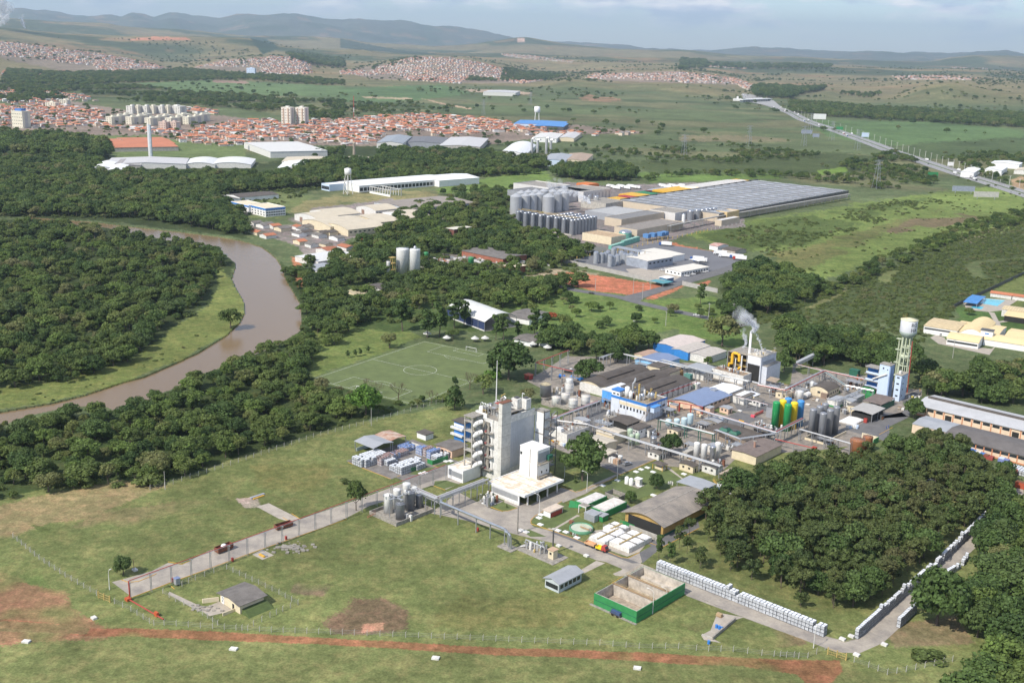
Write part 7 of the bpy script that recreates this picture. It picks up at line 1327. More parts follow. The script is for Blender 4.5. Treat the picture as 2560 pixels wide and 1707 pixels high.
CR=mat('cream_roof',(.72,.56,.30),.75,dirt=.08,scale=.3);CWH=WHT
def FR2(fr,p,q,z=0):return Fr(yaw_of(G(fr,*p,z),G(fr,*q,z))-pi/2)
F1=FR2('S3',(1265,300),(1520,340),4)
t=shed('club_hall','low cream barrel roofed wing of the club left of the cube porch',BLD,F1.rect('S3',[(1265,335),(1520,370),(1515,310),(1265,275)],4.5),4,2,'b',CWH,CR,over=.3,curved=True,F=F1,wins=(('f',8,2.4,1.2,1.6),))
t=shed('club_hall','long cream barrel roofed wing of the club right of the cube porch',BLD,F1.rect('S3',[(1600,340),(2010,400),(2010,345),(1600,300)],4.5),4,2,'b',CWH,CR,over=.3,curved=True,F=F1)
t=shed('club_hall','cream roof slab left of the club vault',BLD,F1.rect('S3',[(1350,265),(1500,290),(1480,180),(1352,160)],4.5),4.2,1.0,'b',CWH,CR,over=.3,F=F1)
t=shed('club_hall','cream roof slab right of the club vault',BLD,F1.rect('S3',[(1565,280),(1705,305),(1680,205),(1560,185)],4.5),4.2,1.0,'b',CWH,CR,over=.3,F=F1)
t=shed('club_vault','high narrow cream barrel vault in the middle of the club',BLD,F1.rect('S3',[(1500,280),(1558,290),(1545,150),(1478,140)],6),5,3.0,'a',CWH,CR,over=.3,curved=True,F=F1)
p_=F1.at('S3',1520,385);t=T('cube_porch','white cube porch with a dark canopy at the centre of the club',BLD,p_[0],p_[1],0,F1);t.box('wall',WHT,0,7.2,0,5,0,9);t.box('canopy',DST,-.3,7.5,-.6,5,9,9.3);t.box('sign',BLUEP,2.5,5,-.08,.02,6.6,7.4)
t=shed('club_hall','cream roofed block with dark ridges at the left of the club',BLD,F1.rect('S3',[(1062,225),(1310,260),(1308,170),(1062,150)],5),5,.6,'b',CWH,mat('cream_striped_roof',(.70,.55,.32),.8,stripe=(.13,.7),axis='Y'),over=.3,F=F1,wins=(('f',9,2.2,1,3),))
t=shed('club_hall','cream roof at the far right edge of the club lawn',BLD,F1.rect('S3',[(1830,310),(2030,340),(2030,260),(1835,240)],5),4.5,1,'b',CWH,CR,over=.3,F=F1)
t=shed('pool_pavilion','cream pavilion with zigzag fascia beyond the pool lawn',BLD,F1.rect('S3',[(1820,105),(2010,125),(2010,60),(1815,55)],5),4,.8,'b',DARKV,CR,over=.4,F=F1);t=shed('pool_pavilion','long zigzag edged cream roof behind the pavilion',BLD,F1.rect('S3',[(1772,40),(2010,60),(2010,30),(1770,15)],6),5,.8,'b',WTD,mat('zigzag_roof',(.70,.56,.33),.8,stripe=(.18,.9),axis='X'),over=.3,F=F1)
sheet('pool_deck',[gp('R7',[(1930,850),(2010,870),(2080,835),(2310,850),(2200,920),(2110,930),(1960,915)])],PATHM,0);sheet('swimming_pool',[gp('R7',[(2050,870),(2080,838),(2225,850),(2170,890)]),gp('R7',[(1985,900),(2010,888),(2080,895),(2060,912)])],WATERM,0)
sheet('path',[gp('R7',[(2110,930),(2150,935),(2230,1090),(2200,1090)]),gp('R7',[(2130,1000),(2352,970),(2352,982),(2140,1010)]),gp('S3',[(1040,330),(1100,300),(1180,330),(1220,390),(1640,440),(1680,420),(1620,500),(1300,430),(1120,390)])],PATHM,0)
t=shed('blue_stand','blue roofed pool stand left of the swimming pool','shelter',F1.rect('R7',[(1940,860),(2035,870),(2085,825),(2000,810)],3),2.8,.5,'b',WTD,mat('blue_stand_roof',(.08,.28,.62),.6,stripe=(.4,.4)),over=.1,F=F1,openw=True)
for p_,lb in (((2120,825),'small red tiled kiosk, left of two beyond the pool'),((2270,845),'small red tiled kiosk, right of two beyond the pool')):
 q_=F1.at('R7',*p_);shed('tiled_kiosk',lb,'kiosk',(q_[0],q_[0]+15,q_[1],q_[1]+7),3,1.2,'b',WTD,TILE,over=.5,F=F1)
t=T('dark_fence','long dark fence diagonal beside the sports field','fence',0,0);
a_,b_=G('R7',1870,900),G('R7',2400,650);mb=MB();d_=(b_-a_).normalized();n_=Vector((-d_.y,d_.x,0))*.1;mb.hexa([a_+n_,a_-n_,b_-n_,b_+n_],[p+Vector((0,0,2.6))for p in (a_+n_,a_-n_,b_-n_,b_+n_)]);t.r.rotation_euler=(0,0,0);t.r.location=(0,0,0);t.put('panels',DST,mb)
F3=Fr(yaw_of(G('R5',1410,1255,7),G('R5',1100,1140,7)))
p=F3.at('R5',1410,1255,6.5);q=F3.at('R5',1618,1195,6.5);r3=F3.at('R5',1098,1140,6.5);W_=abs(q[0]-p[0]);D_=abs(r3[1]-p[1])
t=shed('sports_hall','open ended sports hall under a big white arched roof',BLD,(min(p[0],q[0]),max(p[0],q[0]),p[1],r3[1]),6.3,4.2,'a',BLUEP,mat('hall_white_roof',(.62,.62,.58),.7,dirt=.12,scale=.3),over=.3,curved=True,F=F3,openw=True)
NB=mat('navy_net',(.03,.05,.13),.8);t.box('side_curtain',NB,.3,.4,.5,D_-.5,.8,6.2);t.box('end_curtain',NB,.5,W_-.5,D_-.5,D_-.4,.8,6.2);t.box('low_wall',WTD,0,.2,0,D_,0,.8);t.box('floor',PATHM,0,W_,0,D_,0,.1)
for i,(fr,x,y)in enum([('R5',940,1378),('R5',1100,1412),('R5',1330,1418),('R5',1413,1415),('R5',1802,1462),('R5',1922,1490)]):
 p=G(fr,x,y);r=thing('thatched_shelter','round shelter with a white conical roof '+['far left beside the leaning trees','under the low pale tree','behind the far goal, left of two','behind the far goal, right of two','below the snack bar, left of two','below the snack bar, right of two'][i],'shelter',p)
 MB().lathe(0,0,[(2.6,2.1),(.3,3.6),(.01,3.7)],12).build('roof',mat('shelter_roof',(.62,.61,.56),.8),r);MB().cyl(0,0,0,2.2,.15,n=6).build('post',WOODC,r);MB().cyl(0,0,.7,.8,.9,n=10).build('table',CND,r)
shed('snack_bar','snack bar with a brown grey roof right of the pitch',BLD,PF.rect('R5',[(1700,1400),(1800,1420),(1860,1370),(1760,1350)],3.2),3,.8,'b',WHT,ROOFG,over=.7,F=PF);shed('changing_rooms','changing rooms with white walls and dark roof behind the snack bar',BLD,PF.rect('R5',[(1850,1400),(1930,1420),(2010,1350),(1930,1320)],3.4),3.2,1,'b',WHT,ROOFG,over=.4,F=PF)
shed('white_lodge','white lodge with a grey roof among the park trees',BLD,PF.rect('R5',[(1680,1210),(1775,1240),(1850,1180),(1760,1145)],3.6),3.4,1.2,'b',WHT,ROOFG,over=.3,F=PF)
o=px_tree('broad','R5',1950,1240,110,60,'red blossoming tree behind the white lodge',leaf=LEAFO)
shed('pale_roof_workshop','workshop with a broad pale pinkish roof beyond the blue sheds',BLD,SF.rect('S1',[(1865,310),(2075,395),(2270,310),(2110,245)],5),4.8,1,'a',BLUEP,mat('pinkish_roof',(.58,.50,.45),.85,dirt=.15,scale=.3),over=.3)
shed('blue_workshop','bright blue workshop with a sand coloured roof',BLD,SF.rect('S1',[(2060,400),(2180,440),(2352,350),(2240,320)],5),4.8,.8,'a',mat('bright_blue_wall',(.04,.24,.62),.6),mat('sand_sheet',(.55,.50,.44),.85,dirt=.2,stripe=(.2,.5)),over=.2)
shed('sand_roofs','row of sand and grey sheet roofs right of the blue workshop',BLD,SF.rect('S2',[(380,440),(560,490),(735,430),(560,370)],4.4),4.2,.7,'a',WTD,MATS['sand_sheet'],over=.3)
shed('blue_roof_store','store with a slate blue ribbed roof by the pipe rack',BLD,SF.rect('S1',[(1655,520),(1850,575),(2060,490),(1830,440)],4.6),4.4,1,'a',mat('sky_blue_wall',(.25,.50,.72),.6),ROOFBL,over=.3)
shed('tan_roof_house','small tan tiled roof left of the slate blue roofs',BLD,SF.rect('S1',[(1640,445),(1700,475),(1810,420),(1740,405)],4),3.6,.8,'a',CREAM,mat('tan_tiles',(.45,.30,.22),.9),over=.3)
for i,(q_,h_)in enum([([(1805,590),(1870,610),(1930,560),(1850,540)],6.2),([(1880,640),(1965,670),(2030,620),(1950,590)],5)]):block('cream_tank_house',['taller cream block with a brown roof above the workshop','cream block with a round lid above the workshop'][i],BLD,SF.rect('S1',q_,h_),h_-.2,CREAM,ROOFB,slab=.2)
tank('storage_tank','squat ochre tank beside the cream blocks','tank',S2('S1',2085,690),2.2,3.4,mat('ochre_tank',(.42,.28,.14),.8,dirt=.2),'cone',rail=False)
t=T('teal_box','teal container box on the rack left of the boiler house','container',*S2('S1',2125,745));t.box('body',mat('teal_box',(.10,.25,.21)),0,4.2,0,3,1,4);t.box('leg',STL,.3,.5,.3,.5,0,1)
shed('grey_hall','low hall with a pale grey roof below the sand roofs',BLD,SF.rect('S2',[(340,610),(520,665),(620,610),(440,550)],4.4),4.2,.6,'a',WTD,ROOFL,over=.3,wins=(('r',4,1.6,1,1.6),))
t=T('transformer_hut','small white hut with a pale green door by the fire pipe','hut',*S2('S2',395,830));t.box('wall',WTD,0,3,0,3,0,3);t.box('door',PGREEN,.4,2,-.06,.02,.1,2.4);t.box('roof',WHT,-.2,3.2,-.2,3.2,3,3.2)
t=T('open_tan_roof','brown tilted canopy at the right foot of the boiler house','shelter',*S2('S2',1190,800));t.put('roof',mat('canopy_brown',(.34,.27,.20),.9),MB().hexa([(0,0,3),(6,0,3),(6,5,4),(0,5,4)],[(0,0,3.2),(6,0,3.2),(6,5,4.2),(0,5,4.2)]));[t.box('post',STL,x,x+.15,y,y+.15,0,3)for x in (.2,5.6)for y in (.2,4.6)]
for (fr,x,y,w_,h_,lb,m_)in [('S2',2100,690,5,3.5,'dark green pump house on legs behind the cream hall',DGREEN),('S2',2270,960,5,3,'pale green cabin row behind the grey canopy',GREENP),('S2',1790,935,3.5,2.6,'brown louvred unit by the horizontal drums',mat('unit_brown',(.28,.20,.15))),('S2',150,1060,4,2.8,'small orange annex left of the laboratory',PINKW)]:
 b_,a_=S2(fr,x,y);block('plant_cabin',lb,'cabin',(b_,b_+w_,a_,a_+w_*.7),h_,m_,m_ if m_ is not PINKW else ROOFL,slab=.15)
CL=[('S2',430,1130,'pallets'),('S2',620,1165,'white drums'),('S2',690,1160,'white drums'),('S2',900,1190,'traffic barrier'),('S2',1000,1000,'valve pit'),('S2',1400,830,'valve pit'),('S2',1350,860,'pallets'),('S2',1460,1010,'pallets'),('S2',1800,1010,'traffic barrier'),('S2',1700,960,'pallets'),('S2',2080,1260,'white drums'),('S2',2150,1260,'white drums'),('S3',220,1210,'white drums'),('S3',290,1200,'white drums'),
  ('S3',170,830,'pallets'),('S3',200,840,'white drums'),('S3',720,1030,'pallets'),('S1',730,1430,'pallets'),('S1',790,1450,'white drums'),('S1',690,1140,'pallets'),('S1',730,1150,'white drums'),('S1',1960,1010,'white drums'),('S1',1990,1060,'pallets'),('S2',560,740,'valve pit'),('S2',1330,480,'valve pit'),('S1',660,1400,'traffic barrier'),('S2',1620,1010,'valve pit'),('S2',880,1080,'valve pit'),('S5',1640,440,'pallets')]
r_=RND(77)
for i,(fr,x,y,kd)in enum(CL):
 t=T(kd.replace(' ','_'),{'pallets':'stack of wooden pallets on the works paving','white drums':'group of white drums and bags on the works paving','traffic barrier':'orange and yellow barrier on the works road','valve pit':'pale concrete valve pit with a lid'}[kd],{'pallets':'pallets','white drums':'drums','traffic barrier':'barrier','valve pit':'pit'}[kd],*S2(fr,x,y),group=kd+' about the works')
 if kd=='pallets':
  for k in range(4):t.box('pallet',[WOODC,CND,WTD][k%3],0,1.4+k*.1,0,1.2,k*.35,k*.35+.25)
  t.box('load',r_.choice([WTD,CREAM,GREYM]),1.8,3.2,.2,1.6,0,1.1)
 elif kd=='white drums':
  for k in range(6):t.put('drum',[TANKW,WHT,LBLUE][k%3],MB().cyl((k%3)*.9,(k//3)*.9,0,1.2,.4,n=10))
 elif kd=='traffic barrier':t.box('board',YEL,0,3,0,.2,.4,1.0);t.box('foot',REDP,0,.3,-.3,.5,0,.4);t.box('foot',REDP,2.7,3,-.3,.5,0,.4)
 else:t.box('wall',CONC,0,2.4,0,1.8,0,.5);t.box('lid',WHT,.2,2.2,.2,1.6,.5,.62)
for fr,x,y,h in [('S2',570,90,12),('S2',835,90,12),('S2',105,150,10),('S1',1580,250,10),('R6',1300,1190,12),('R6',1465,1155,12),('R6',1387,1250,12),('R6',940,1170,10),('S3',1260,530,12),('S2',1280,560,10)]:pole({('S2',570):'white concrete power pole at the roadside bend',('S2',835):'power pole in the scrub behind the boiler house',('S2',105):'thin pole among the workshop trees',('S1',1580):'lawn pole right of the park road',('R6',1300):'white pole at the edge of the red soil, left of two',('R6',1465):'white pole at the edge of the red soil, right of two',('R6',1387):'dark pole at the road junction',('R6',940):'pole on the verge below the red soil',('S3',1260):'tall pole on the club lawn',('S2',1280):'white mast right of the boiler house'}[(fr,x)],fr,x,y,h,.2,POSTM)
def plume(label,p,dr,L_,r0,r1,dens,n=70,seed=1):
 rng=np.random.RandomState(seed);ms=[]
 for k,a in enum((.34,.2,.11)):
  nm='steam_%d'%k;m=bpy.data.materials.get(nm)
  if not m:
   m=bpy.data.materials.new(nm);m.use_nodes=True;t_=m.node_tree;t_.nodes.remove(t_.nodes['Principled BSDF']);d_=N(t_,'ShaderNodeBsdfDiffuse');pin(d_,0,(.9,.91,.93,1));tl=N(t_,'ShaderNodeBsdfTranslucent');pin(tl,0,(.9,.91,.93,1));m1=N(t_,'ShaderNodeMixShader');wire(t_,d_.outputs[0],m1.inputs[1]);wire(t_,tl.outputs[0],m1.inputs[2])
   tr=N(t_,'ShaderNodeBsdfTransparent');m2=N(t_,'ShaderNodeMixShader');lw=N(t_,'ShaderNodeLayerWeight');pin(lw,0,.5);mr=N(t_,'ShaderNodeMapRange');pin(mr,'To Min',a);pin(mr,'To Max',0);wire(t_,lw.outputs['Facing'],mr.inputs['Value']);wire(t_,mr.outputs[0],m2.inputs[0]);wire(t_,tr.outputs[0],m2.inputs[1]);wire(t_,m1.outputs[0],m2.inputs[2]);wire(t_,m2.outputs[0],t_.nodes['Material Output'].inputs[0])
  ms.append(m)
 mb=MB();d_=Vector(dr).normalized();wig=rng.normal(size=(3,2))
 for i in range(n):
  f=(i/n)**1.3;r=(r0+(r1-r0)*f)*rng.uniform(.45,.9);o_=(r0+(r1-r0)*f)*.55;c=d_*L_*f+Vector((rng.normal()*o_+wig[0,0]*r1*.5*sin(f*5),rng.normal()*o_,rng.normal()*o_+wig[1,0]*r1*.25*sin(f*7)));mb.mi=min(2,int(f*3+rng.uniform(-.3,.3))if f>.1 else 0)
  mb.lathe(c.x,c.y,[(max(.02,r*cos(a)),c.z+r*sin(a))for a in (-1.57,-.9,-.3,.3,.9,1.57)],8)
 mb.m=[max(0,q)for q in mb.m];o=mb.build('steam_plume',ms);o.location=p;return tag(o,label,None,None,'stuff')
cw_=SF.wor(bh.b+11.8,bh.a+2.6,31*.885)
tp=G('S2',985,0,52)
plume('grey white smoke drifting up and left from the boiler house stack',cw_+Vector((0,0,-.2)),(tp.x-cw_.x,tp.y-cw_.y+3,tp.z-cw_.z+6),34,.5,3.0,.45,n=150,seed=3)
vw_=SF.wor(bh.b+19,bh.a+3,18);plume('thin white steam rising from the boiler house roof vent',vw_,(-.35,.1,1),13,.35,1.1,1.2,n=50,seed=5)
plume('small white steam puff behind the boiler house',SF.wor(bh.b+2,bh.a+12,14.5),(.1,0,1),9,.4,1.4,1.0,seed=7)
FB=Fr(rad(41));BE=mat('beige_panel',(.56,.47,.35),.8,dirt=.12,scale=.2);BEW=mat('pale_panel',(.62,.60,.57),.8,dirt=.1,scale=.2);SAW=mat('sawtooth_grey',(.40,.405,.41),.7,.1,dirt=.2,scale=.05,stripe=(.22,.3),axis='X',col2=(.30,.30,.30))
def BR(fr,pts,z=0):return FB.rect(fr,pts,z)
c0=FB.at('R7',325,247,9);c1=FB.at('R7',1150,97,9);c2=FB.at('R6',1180,305,9)
hb0,hb1,ha0,ha1=c2[0],c0[0],min(c0[1],c2[1]),c1[1]
t=T('great_hall','very long factory hall with a grey sawtooth roof in many bays','factory',hb0,ha0,0,FB);Wg,Dg=hb1-hb0,ha1-ha0
t.box('wall',BE,0,Wg,0,Dg,0,8.4);nb=17
for i in range(nb):
 y0,y1=Dg*i/nb,Dg*(i+1)/nb;mb=MB();profile(mb,[(y0,8.4),(y0+.3,9.8),(y1,8.5)],-.5,Wg+.5,'b');t.put('roof_bay',SAW,mb);t.box('glazing',GREYT,0,Wg,y0-.06,y0+.1,8.6,9.6)
mb=MB()
for i in range(nb):
 for k in range(6):x=Wg*(k+.5)/6;y0=Dg*(i+.25)/nb;mb.add([(x-5,y0,9.62),(x+5,y0,9.62),(x+5,y0+Dg/nb*.5,9.3),(x-5,y0+Dg/nb*.5,9.3)],[(0,1,2,3)])
t.put('skylights',mat('skylight',(.50,.52,.55),.5,dirt=.55,scale=.02),mb);t.box('brown_band',mat('hall_band',(.17,.15,.13),.9),Wg+.02,Wg+.3,0,Dg,5.2,8.9);t.box('fascia',DST,-.4,0,0,Dg,8.2,10.2)
def bblock(label,fr,pts,h,wall=BE,roof=CND,nm='brewery_block',**k):
 r=BR(fr,pts,h);return block(nm,label,BLD,r,h-.3,wall,roof,F=FB,**k)
bblock('beige front block with small windows before the great hall','R6',[(1500,395),(1700,430),(1815,405),(1620,370)],8.5,BEW,CND)
bblock('dark edged flat block in front of the beige front block','R6',[(1145,470),(1190,490),(1500,435),(1440,400)],8,BE,mat('dark_flat_roof',(.22,.215,.21),.9,dirt=.2))
bblock('long beige block with a brown flat roof above the teal tanks','R6',[(1150,560),(1340,590),(1715,520),(1560,480)],7,BE,mat('brown_deck',(.27,.24,.21),.9,dirt=.3))
bblock('tan corner tower at the near corner of the great hall','R7',[(247,240),(325,250),(330,225)],9.6,mat('tan_panel',(.62,.45,.22),.8,dirt=.1),BE)
bblock('lower tan gateway block before the tan corner tower','R7',[(245,298),(285,305),(400,280),(340,280)],6,BE,BEW)
bblock('cream pump building with a rust striped roof by the silo field','R6',[(850,610),(1095,660),(1185,640),(960,590)],7,CREAM,mat('rust_striped',(.50,.36,.22),.9,dirt=.35))
bblock('white column fronted block at the far left of the silos','R6',[(185,150),(560,185),(690,165),(320,130)],13,BEW,CND,parapet=1);bblock('long dark roofed block behind the large silos','R6',[(155,215),(680,235),(700,180),(180,200)],12,GREYM,mat('dark_flat_roof2',(.2,.2,.2),.9))
t=bblock('pale block with vertical bays behind the steam','R6',[(690,200),(830,230),(960,185),(820,160)],12,BEW,CND);wins_(t,'r',8,2.2,8,1.5,0,t.D,t.W,t.D,m=GREYM)
bblock('grey service block with two vents behind the cylinder field','R6',[(890,310),(1040,340),(1180,320),(1000,280)],8,CONC,CND);bblock('low dark service roof between cylinders and great hall','R6',[(870,400),(1090,440),(1490,420),(1250,380)],7,GREYM,mat('pale_gravel',(.40,.40,.39),.9,dirt=.15))
sil=[(185,440,'left'),(268,430,''),(340,420,''),(412,410,''),(500,415,'wide'),(585,400,''),(655,390,'')]
def bsilo(b,a,r,h,m,lb,tp,group=None,rise=None):
 t=T('silo',lb,'silo',b,a,0,FB,group);t.put('shell',m,MB().lathe(0,0,[(r,0),(r,h)],18));mb=MB()
 if tp=='cone':mb.lathe(0,0,[(r+.1,h),(r*.15,h+r*.55),(.01,h+r*.55)],18)
 else:mb.lathe(0,0,[(r,h)]+[(r*cos(k*pi/10),h+r*.35*sin(k*pi/10))for k in range(1,5)]+[(.01,h+r*.35)],18)
 t.put('top',m if tp=='cone'else SILVER,mb);return t
PSI=mat('pale_silo',(.46,.47,.48),.45,.25,dirt=.08,scale=.2);CYL=mat('cylinder_grey',(.34,.35,.37),.4,.5,dirt=.1,scale=.2)
q0=FB.at('R6',185,437);q1=FB.at('R6',255,300,17.5);s0=bsilo(q0[0],q0[1],6.2,19,PSI,'white silo at the left end of the large silo row','cone')
qt=[FB.at('R6',x,y,19)for x,y in ((280,262),(347,256),(415,248),(500,258),(585,248),(655,238))]
for i,q_ in enum(qt):bsilo(q_[0],q_[1],5.0 if i!=3 else 6.6,19 if i!=3 else 17.5,PSI,['second large silo from the left','third large silo from the left','fourth large silo from the left','widest grey silo in the middle of the large row','silo right of the widest one','last large silo toward the steam'][i],'cone')
for i,(x,y)in enum(((240,236),(310,228),(378,222),(455,218),(540,222),(620,218))):
 q_=FB.at('R6',x,y,19);bsilo(q_[0],q_[1],5,19,PSI,'pale silo in the rear row behind the large silos','cone','rear row of pale silos')
k0=FB.at('R6',725,608,1.5);hC=14.5
tl_=FB.at('R6',215,400,hC+1.5);tr_=FB.at('R6',722,480,hC+1.5);te=FB.at('R6',1068,465,hC+1.5)
nA=8;nB=8;da=(te[1]-tr_[1])/(nA-1);db=(tr_[0]-tl_[0])/(nB-1)
for i in range(nB):
 for j in range(nA):
  if i<4 and j>1:continue
  bsilo(tl_[0]+db*i,tr_[1]+da*j,min(abs(db),abs(da))*.44,hC,CYL,'dark grey cylinder with a bright domed top in the brewery cylinder field','dome','cylinders of the brewery field')
t=T('cylinder_plinth','concrete plinth with dark openings under the cylinder field',BLD,tl_[0]-3,tr_[1]-3.2,0,FB);
t.box('beam',CONC,0,tr_[0]-tl_[0]+6.4,-1.4,-.4,0,1.4);t.box('walk',YELD,0,tr_[0]-tl_[0]+6,6,7,hC+1.6,hC+1.8);t.box('walk',YELD,0,tr_[0]-tl_[0]+6,12,13,hC+1.6,hC+1.8)
for x,lb in ((1840,'left'),(1905,'second'),(1955,'third'),(1995,'fourth'),(2030,'fifth'),(2065,'right')):
 q_=FB.at('R6',x,500-(x-1840)*.12);bsilo(q_[0],q_[1],3.6 if x<1950 else 3.0,10.5,CYL,'grey cylinder against the great hall, %s of six'%lb,'dome')
q_=FB.at('R6',1775,530);bsilo(q_[0],q_[1],1.8,10,TANKW,'white slim cylinder before the beige front block','dome');q_=FB.at('R6',1225,660);bsilo(q_[0],q_[1],6.2,5.4,TEAL,'wide round teal tank beside the long beige block','flat')
q_=FB.at('R6',880,380);bsilo(q_[0],q_[1],1.6,14,PIPE,'slim vent cylinder left of two behind the cylinder field','dome');q_=FB.at('R6',948,370);bsilo(q_[0],q_[1],3,12,PIPE,'wider vent cylinder right of two behind the cylinder field','dome')
for i in range(9):
 q_=FB.at('R6',1065+i*30,770-i*9);t=T('teal_crate','teal box of the row along the brewery fence','container',q_[0],q_[1],0,FB,'teal boxes along the brewery fence');t.box('body',TEAL,0,3.4,0,5,0,3.4 if i<4 else 4.4);t.box('lid',mat('teal_lid',(.30,.52,.44)),-.1,3.5,-.1,5.1,3.4 if i<4 else 4.4,3.6 if i<4 else 4.6)
for i,(x,y)in enum(((1390,690),(1450,680),(1520,672),(1560,665))):q_=FB.at('R6',x,y);t=T('blue_filter','blue filter house on yellow legs right of the teal boxes','filter',q_[0],q_[1],0,FB,'blue filter houses');t.box('body',mat('filter_blue',(.10,.24,.48)),0,6,0,5,3,6.6);[t.box('leg',YELD,a,a+.4,b,b+.4,0,3)for a in (0,5.6)for b in (0,4.6)]
rack('covered pipe bridge running along the front of the great hall',[FB.at('R6',1640,610),FB.at('R6',2080,520),FB.at('R7',1150,160)],6,w=4,step=22,pipes=((-1.4,.5,CONC),(0,.5,CONC),(1.2,.4,STL)),F=FB,walk=True)
CRM=[('red_crates',(.40,.05,.05)),('yellow_crates',(.72,.42,.04)),('green_crates',(.03,.22,.09)),('orange_crates',(.65,.20,.05))]
for i,(pts,m_,h,lb)in enum([([(1090,290),(1200,300),(1230,280),(1130,272)],1,3,'yellow crate stack at the near left of the crate yard'),([(1170,265),(1380,290),(1430,275),(1240,250)],0,3.5,'long dark red crate stack'),([(1220,240),(1420,280),(1490,262),(1290,228)],1,4,'long yellow crate stack beside the red one'),([(1340,225),(1500,255),(1560,245),(1420,215)],2,3.6,'green crate stack behind the yellow'),([(1430,215),(1540,240),(1610,235),(1500,210)],0,3.6,'dark red crate stack behind the green'),([(1670,230),(1800,225),(1900,190),(1740,170)],1,6,'large bright yellow crate block beside the white tent'),([(2220,110),(2352,135),(2352,110),(2280,103)],1,6,'yellow crates right of the white tent'),([(830,150),(895,155),(900,135),(840,132)],3,4,'orange container near the far trucks'),([(1060,330),(1165,350),(1180,330),(1090,315)],3,3,'brown red crates beside the blue tank')]):
 r=BR('R6',pts,h);t=T('crate_stack',lb,'crates',r[0],r[2],0,FB);m2=mat(CRM[m_][0],CRM[m_][1],.7,dirt=.15,stripe=(.35,.3));t.box('stack',m2,0,r[1]-r[0],0,r[3]-r[2],0,h-.6);t.box('top_layer',m2,.5,r[1]-r[0]-1,1,r[3]-r[2]-1.5,h-.6,h)
shed('storage_tent','large white gabled tent with pale brown stripes behind the great hall','tent',BR('R6',[(1935,190),(2060,200),(2320,140),(2190,105)],8),7,2.5,'a',WHT,mat('tent_roof',(.72,.68,.62),.6,stripe=(.1,.4)),F=FB,over=.3,doors=(('f',12,4,4.5,DARKV),))
shed('grey_canopy','grey roof canopy among the brewery trucks','shelter',BR('R6',[(1510,215),(1600,225),(1690,195),(1610,180)],5),4.6,.6,'b',STL,ROOFL,F=FB,over=.2,openw=True)
def carmesh(nm,body,van=False,truck=None):
 mb=MB();mb.mi=0
 if truck:
  L_=truck;mb.mi=1;mb.box(-L_/2,L_/2-2.4,-1.2,1.2,1.1,3.8 if L_>8 else 3.2);mb.mi=0;mb.hexa([(L_/2-2.2,-1.15,.5),(L_/2,-1.15,.5),(L_/2,1.15,.5),(L_/2-2.2,1.15,.5)],[(L_/2-2.2,-1.1,2.9),(L_/2-.3,-1.1,2.9),(L_/2-.3,1.1,2.9),(L_/2-2.2,1.1,2.9)]);mb.mi=2;mb.box(-L_/2,L_/2,-.9,.9,.6,1.05);mb.box(L_/2-.12,L_/2+.02,-1,1,1.7,2.5)
  for x in (-L_/2+1,-L_/2+2.3,L_/2-1.1):
   for y in (-1.1,1.1):mb.bar((x,y-.15,.5),(x,y+.15,.5),.5,8)
 else:
  mb.hexa([(-2.1,-.85,.3),(2.1,-.85,.3),(2.1,.85,.3),(-2.1,.85,.3)],[(-2.1,-.85,.9),(2.0,-.85,.82),(2.0,.85,.82),(-2.1,.85,.9)]);mb.mi=2;mb.hexa([(-1.8,-.8,.9),(1.1,-.8,.86),(1.1,.8,.86),(-1.8,.8,.9)],[(-1.4,-.65,1.42),(.5,-.65,1.42),(.5,.65,1.42),(-1.4,.65,1.42)]);mb.mi=0;mb.box(-1.35,.45,-.62,.62,1.42,1.46);mb.mi=2
  for x in (-1.3,1.35):
   for y in (-.8,.8):mb.bar((x,y-.1,.32),(x,y+.1,.32),.32,8)
 return mb.mesh(nm,[body,WHT,DST])
CP=[('white',mat('car_white',(.8,.8,.8),.3)),('silver',mat('car_silver',(.45,.46,.48),.3,.5)),('black',mat('car_black',(.03,.03,.035),.3)),('red',mat('car_red',(.45,.04,.03),.3)),('blue',mat('car_blue',(.05,.12,.35),.3))]
CM={c:carmesh('car',m_)for c,m_ in CP};TM={c:carmesh('truck',m_,truck=12)for c,m_ in CP}
def vehicle(kind,c,fr,x,y,rz,label,group=None,z=0):
 o=link(newob('car'if kind=='car'else 'truck',(CM if kind=='car'else TM)[c]));p=G(fr,x,y);o.location=(p.x,p.y,z+.25);spin(o,rz);return tag(o,label,kind,group)
vz=pi/2-FB.yaw
for i,(x,y,c)in enum([(1810,1030,'white'),(1840,1022,'silver'),(1868,1014,'white'),(1893,1008,'black'),(1918,1002,'black'),(1942,997,'silver'),(1965,992,'white'),(1990,986,'white')]):vehicle('car',c,'R6',x,y,vz-1.2,'%s car in the row parked before the low white office, place %s from the left'%(c,['first','second','third','fourth','fifth','sixth','seventh','eighth'][i]),'cars parked before the low white office')
for i,(x,y,c)in enum([(1575,975,'white'),(1605,970,'white'),(1640,962,'silver')]):vehicle('car',c,'R6',x,y,vz-1.2,['white car left of the low white office','white car between two others left of the office','silver car nearest the left wall of the office'][i],'cars left of the low white office')
vehicle('car','white','R6',1900,1405,-.35,'white car driving on the public road right of the park');vehicle('car','black','R6',905,1195,-.3,'dark car on the public road below the red soil')
for i,(x,y,c)in enum([(2125,825,'white'),(2175,850,'white'),(2280,860,'blue'),(1905,880,'blue'),(1605,740,'blue'),(1935,895,'blue')]):vehicle('truck',c,'R6',x,y,vz+pi*.62,['white truck at the far side of the truck lot, left of two','white truck at the far side of the truck lot, right of two','blue truck beside the red one at the lot edge','dark blue bus like truck by the white canopy','blue truck at the top of the truck lot','blue truck under the small canopy'][i])
vehicle('truck','red','R6',2310,875,vz+pi*.62,'red truck at the right end of the truck lot')
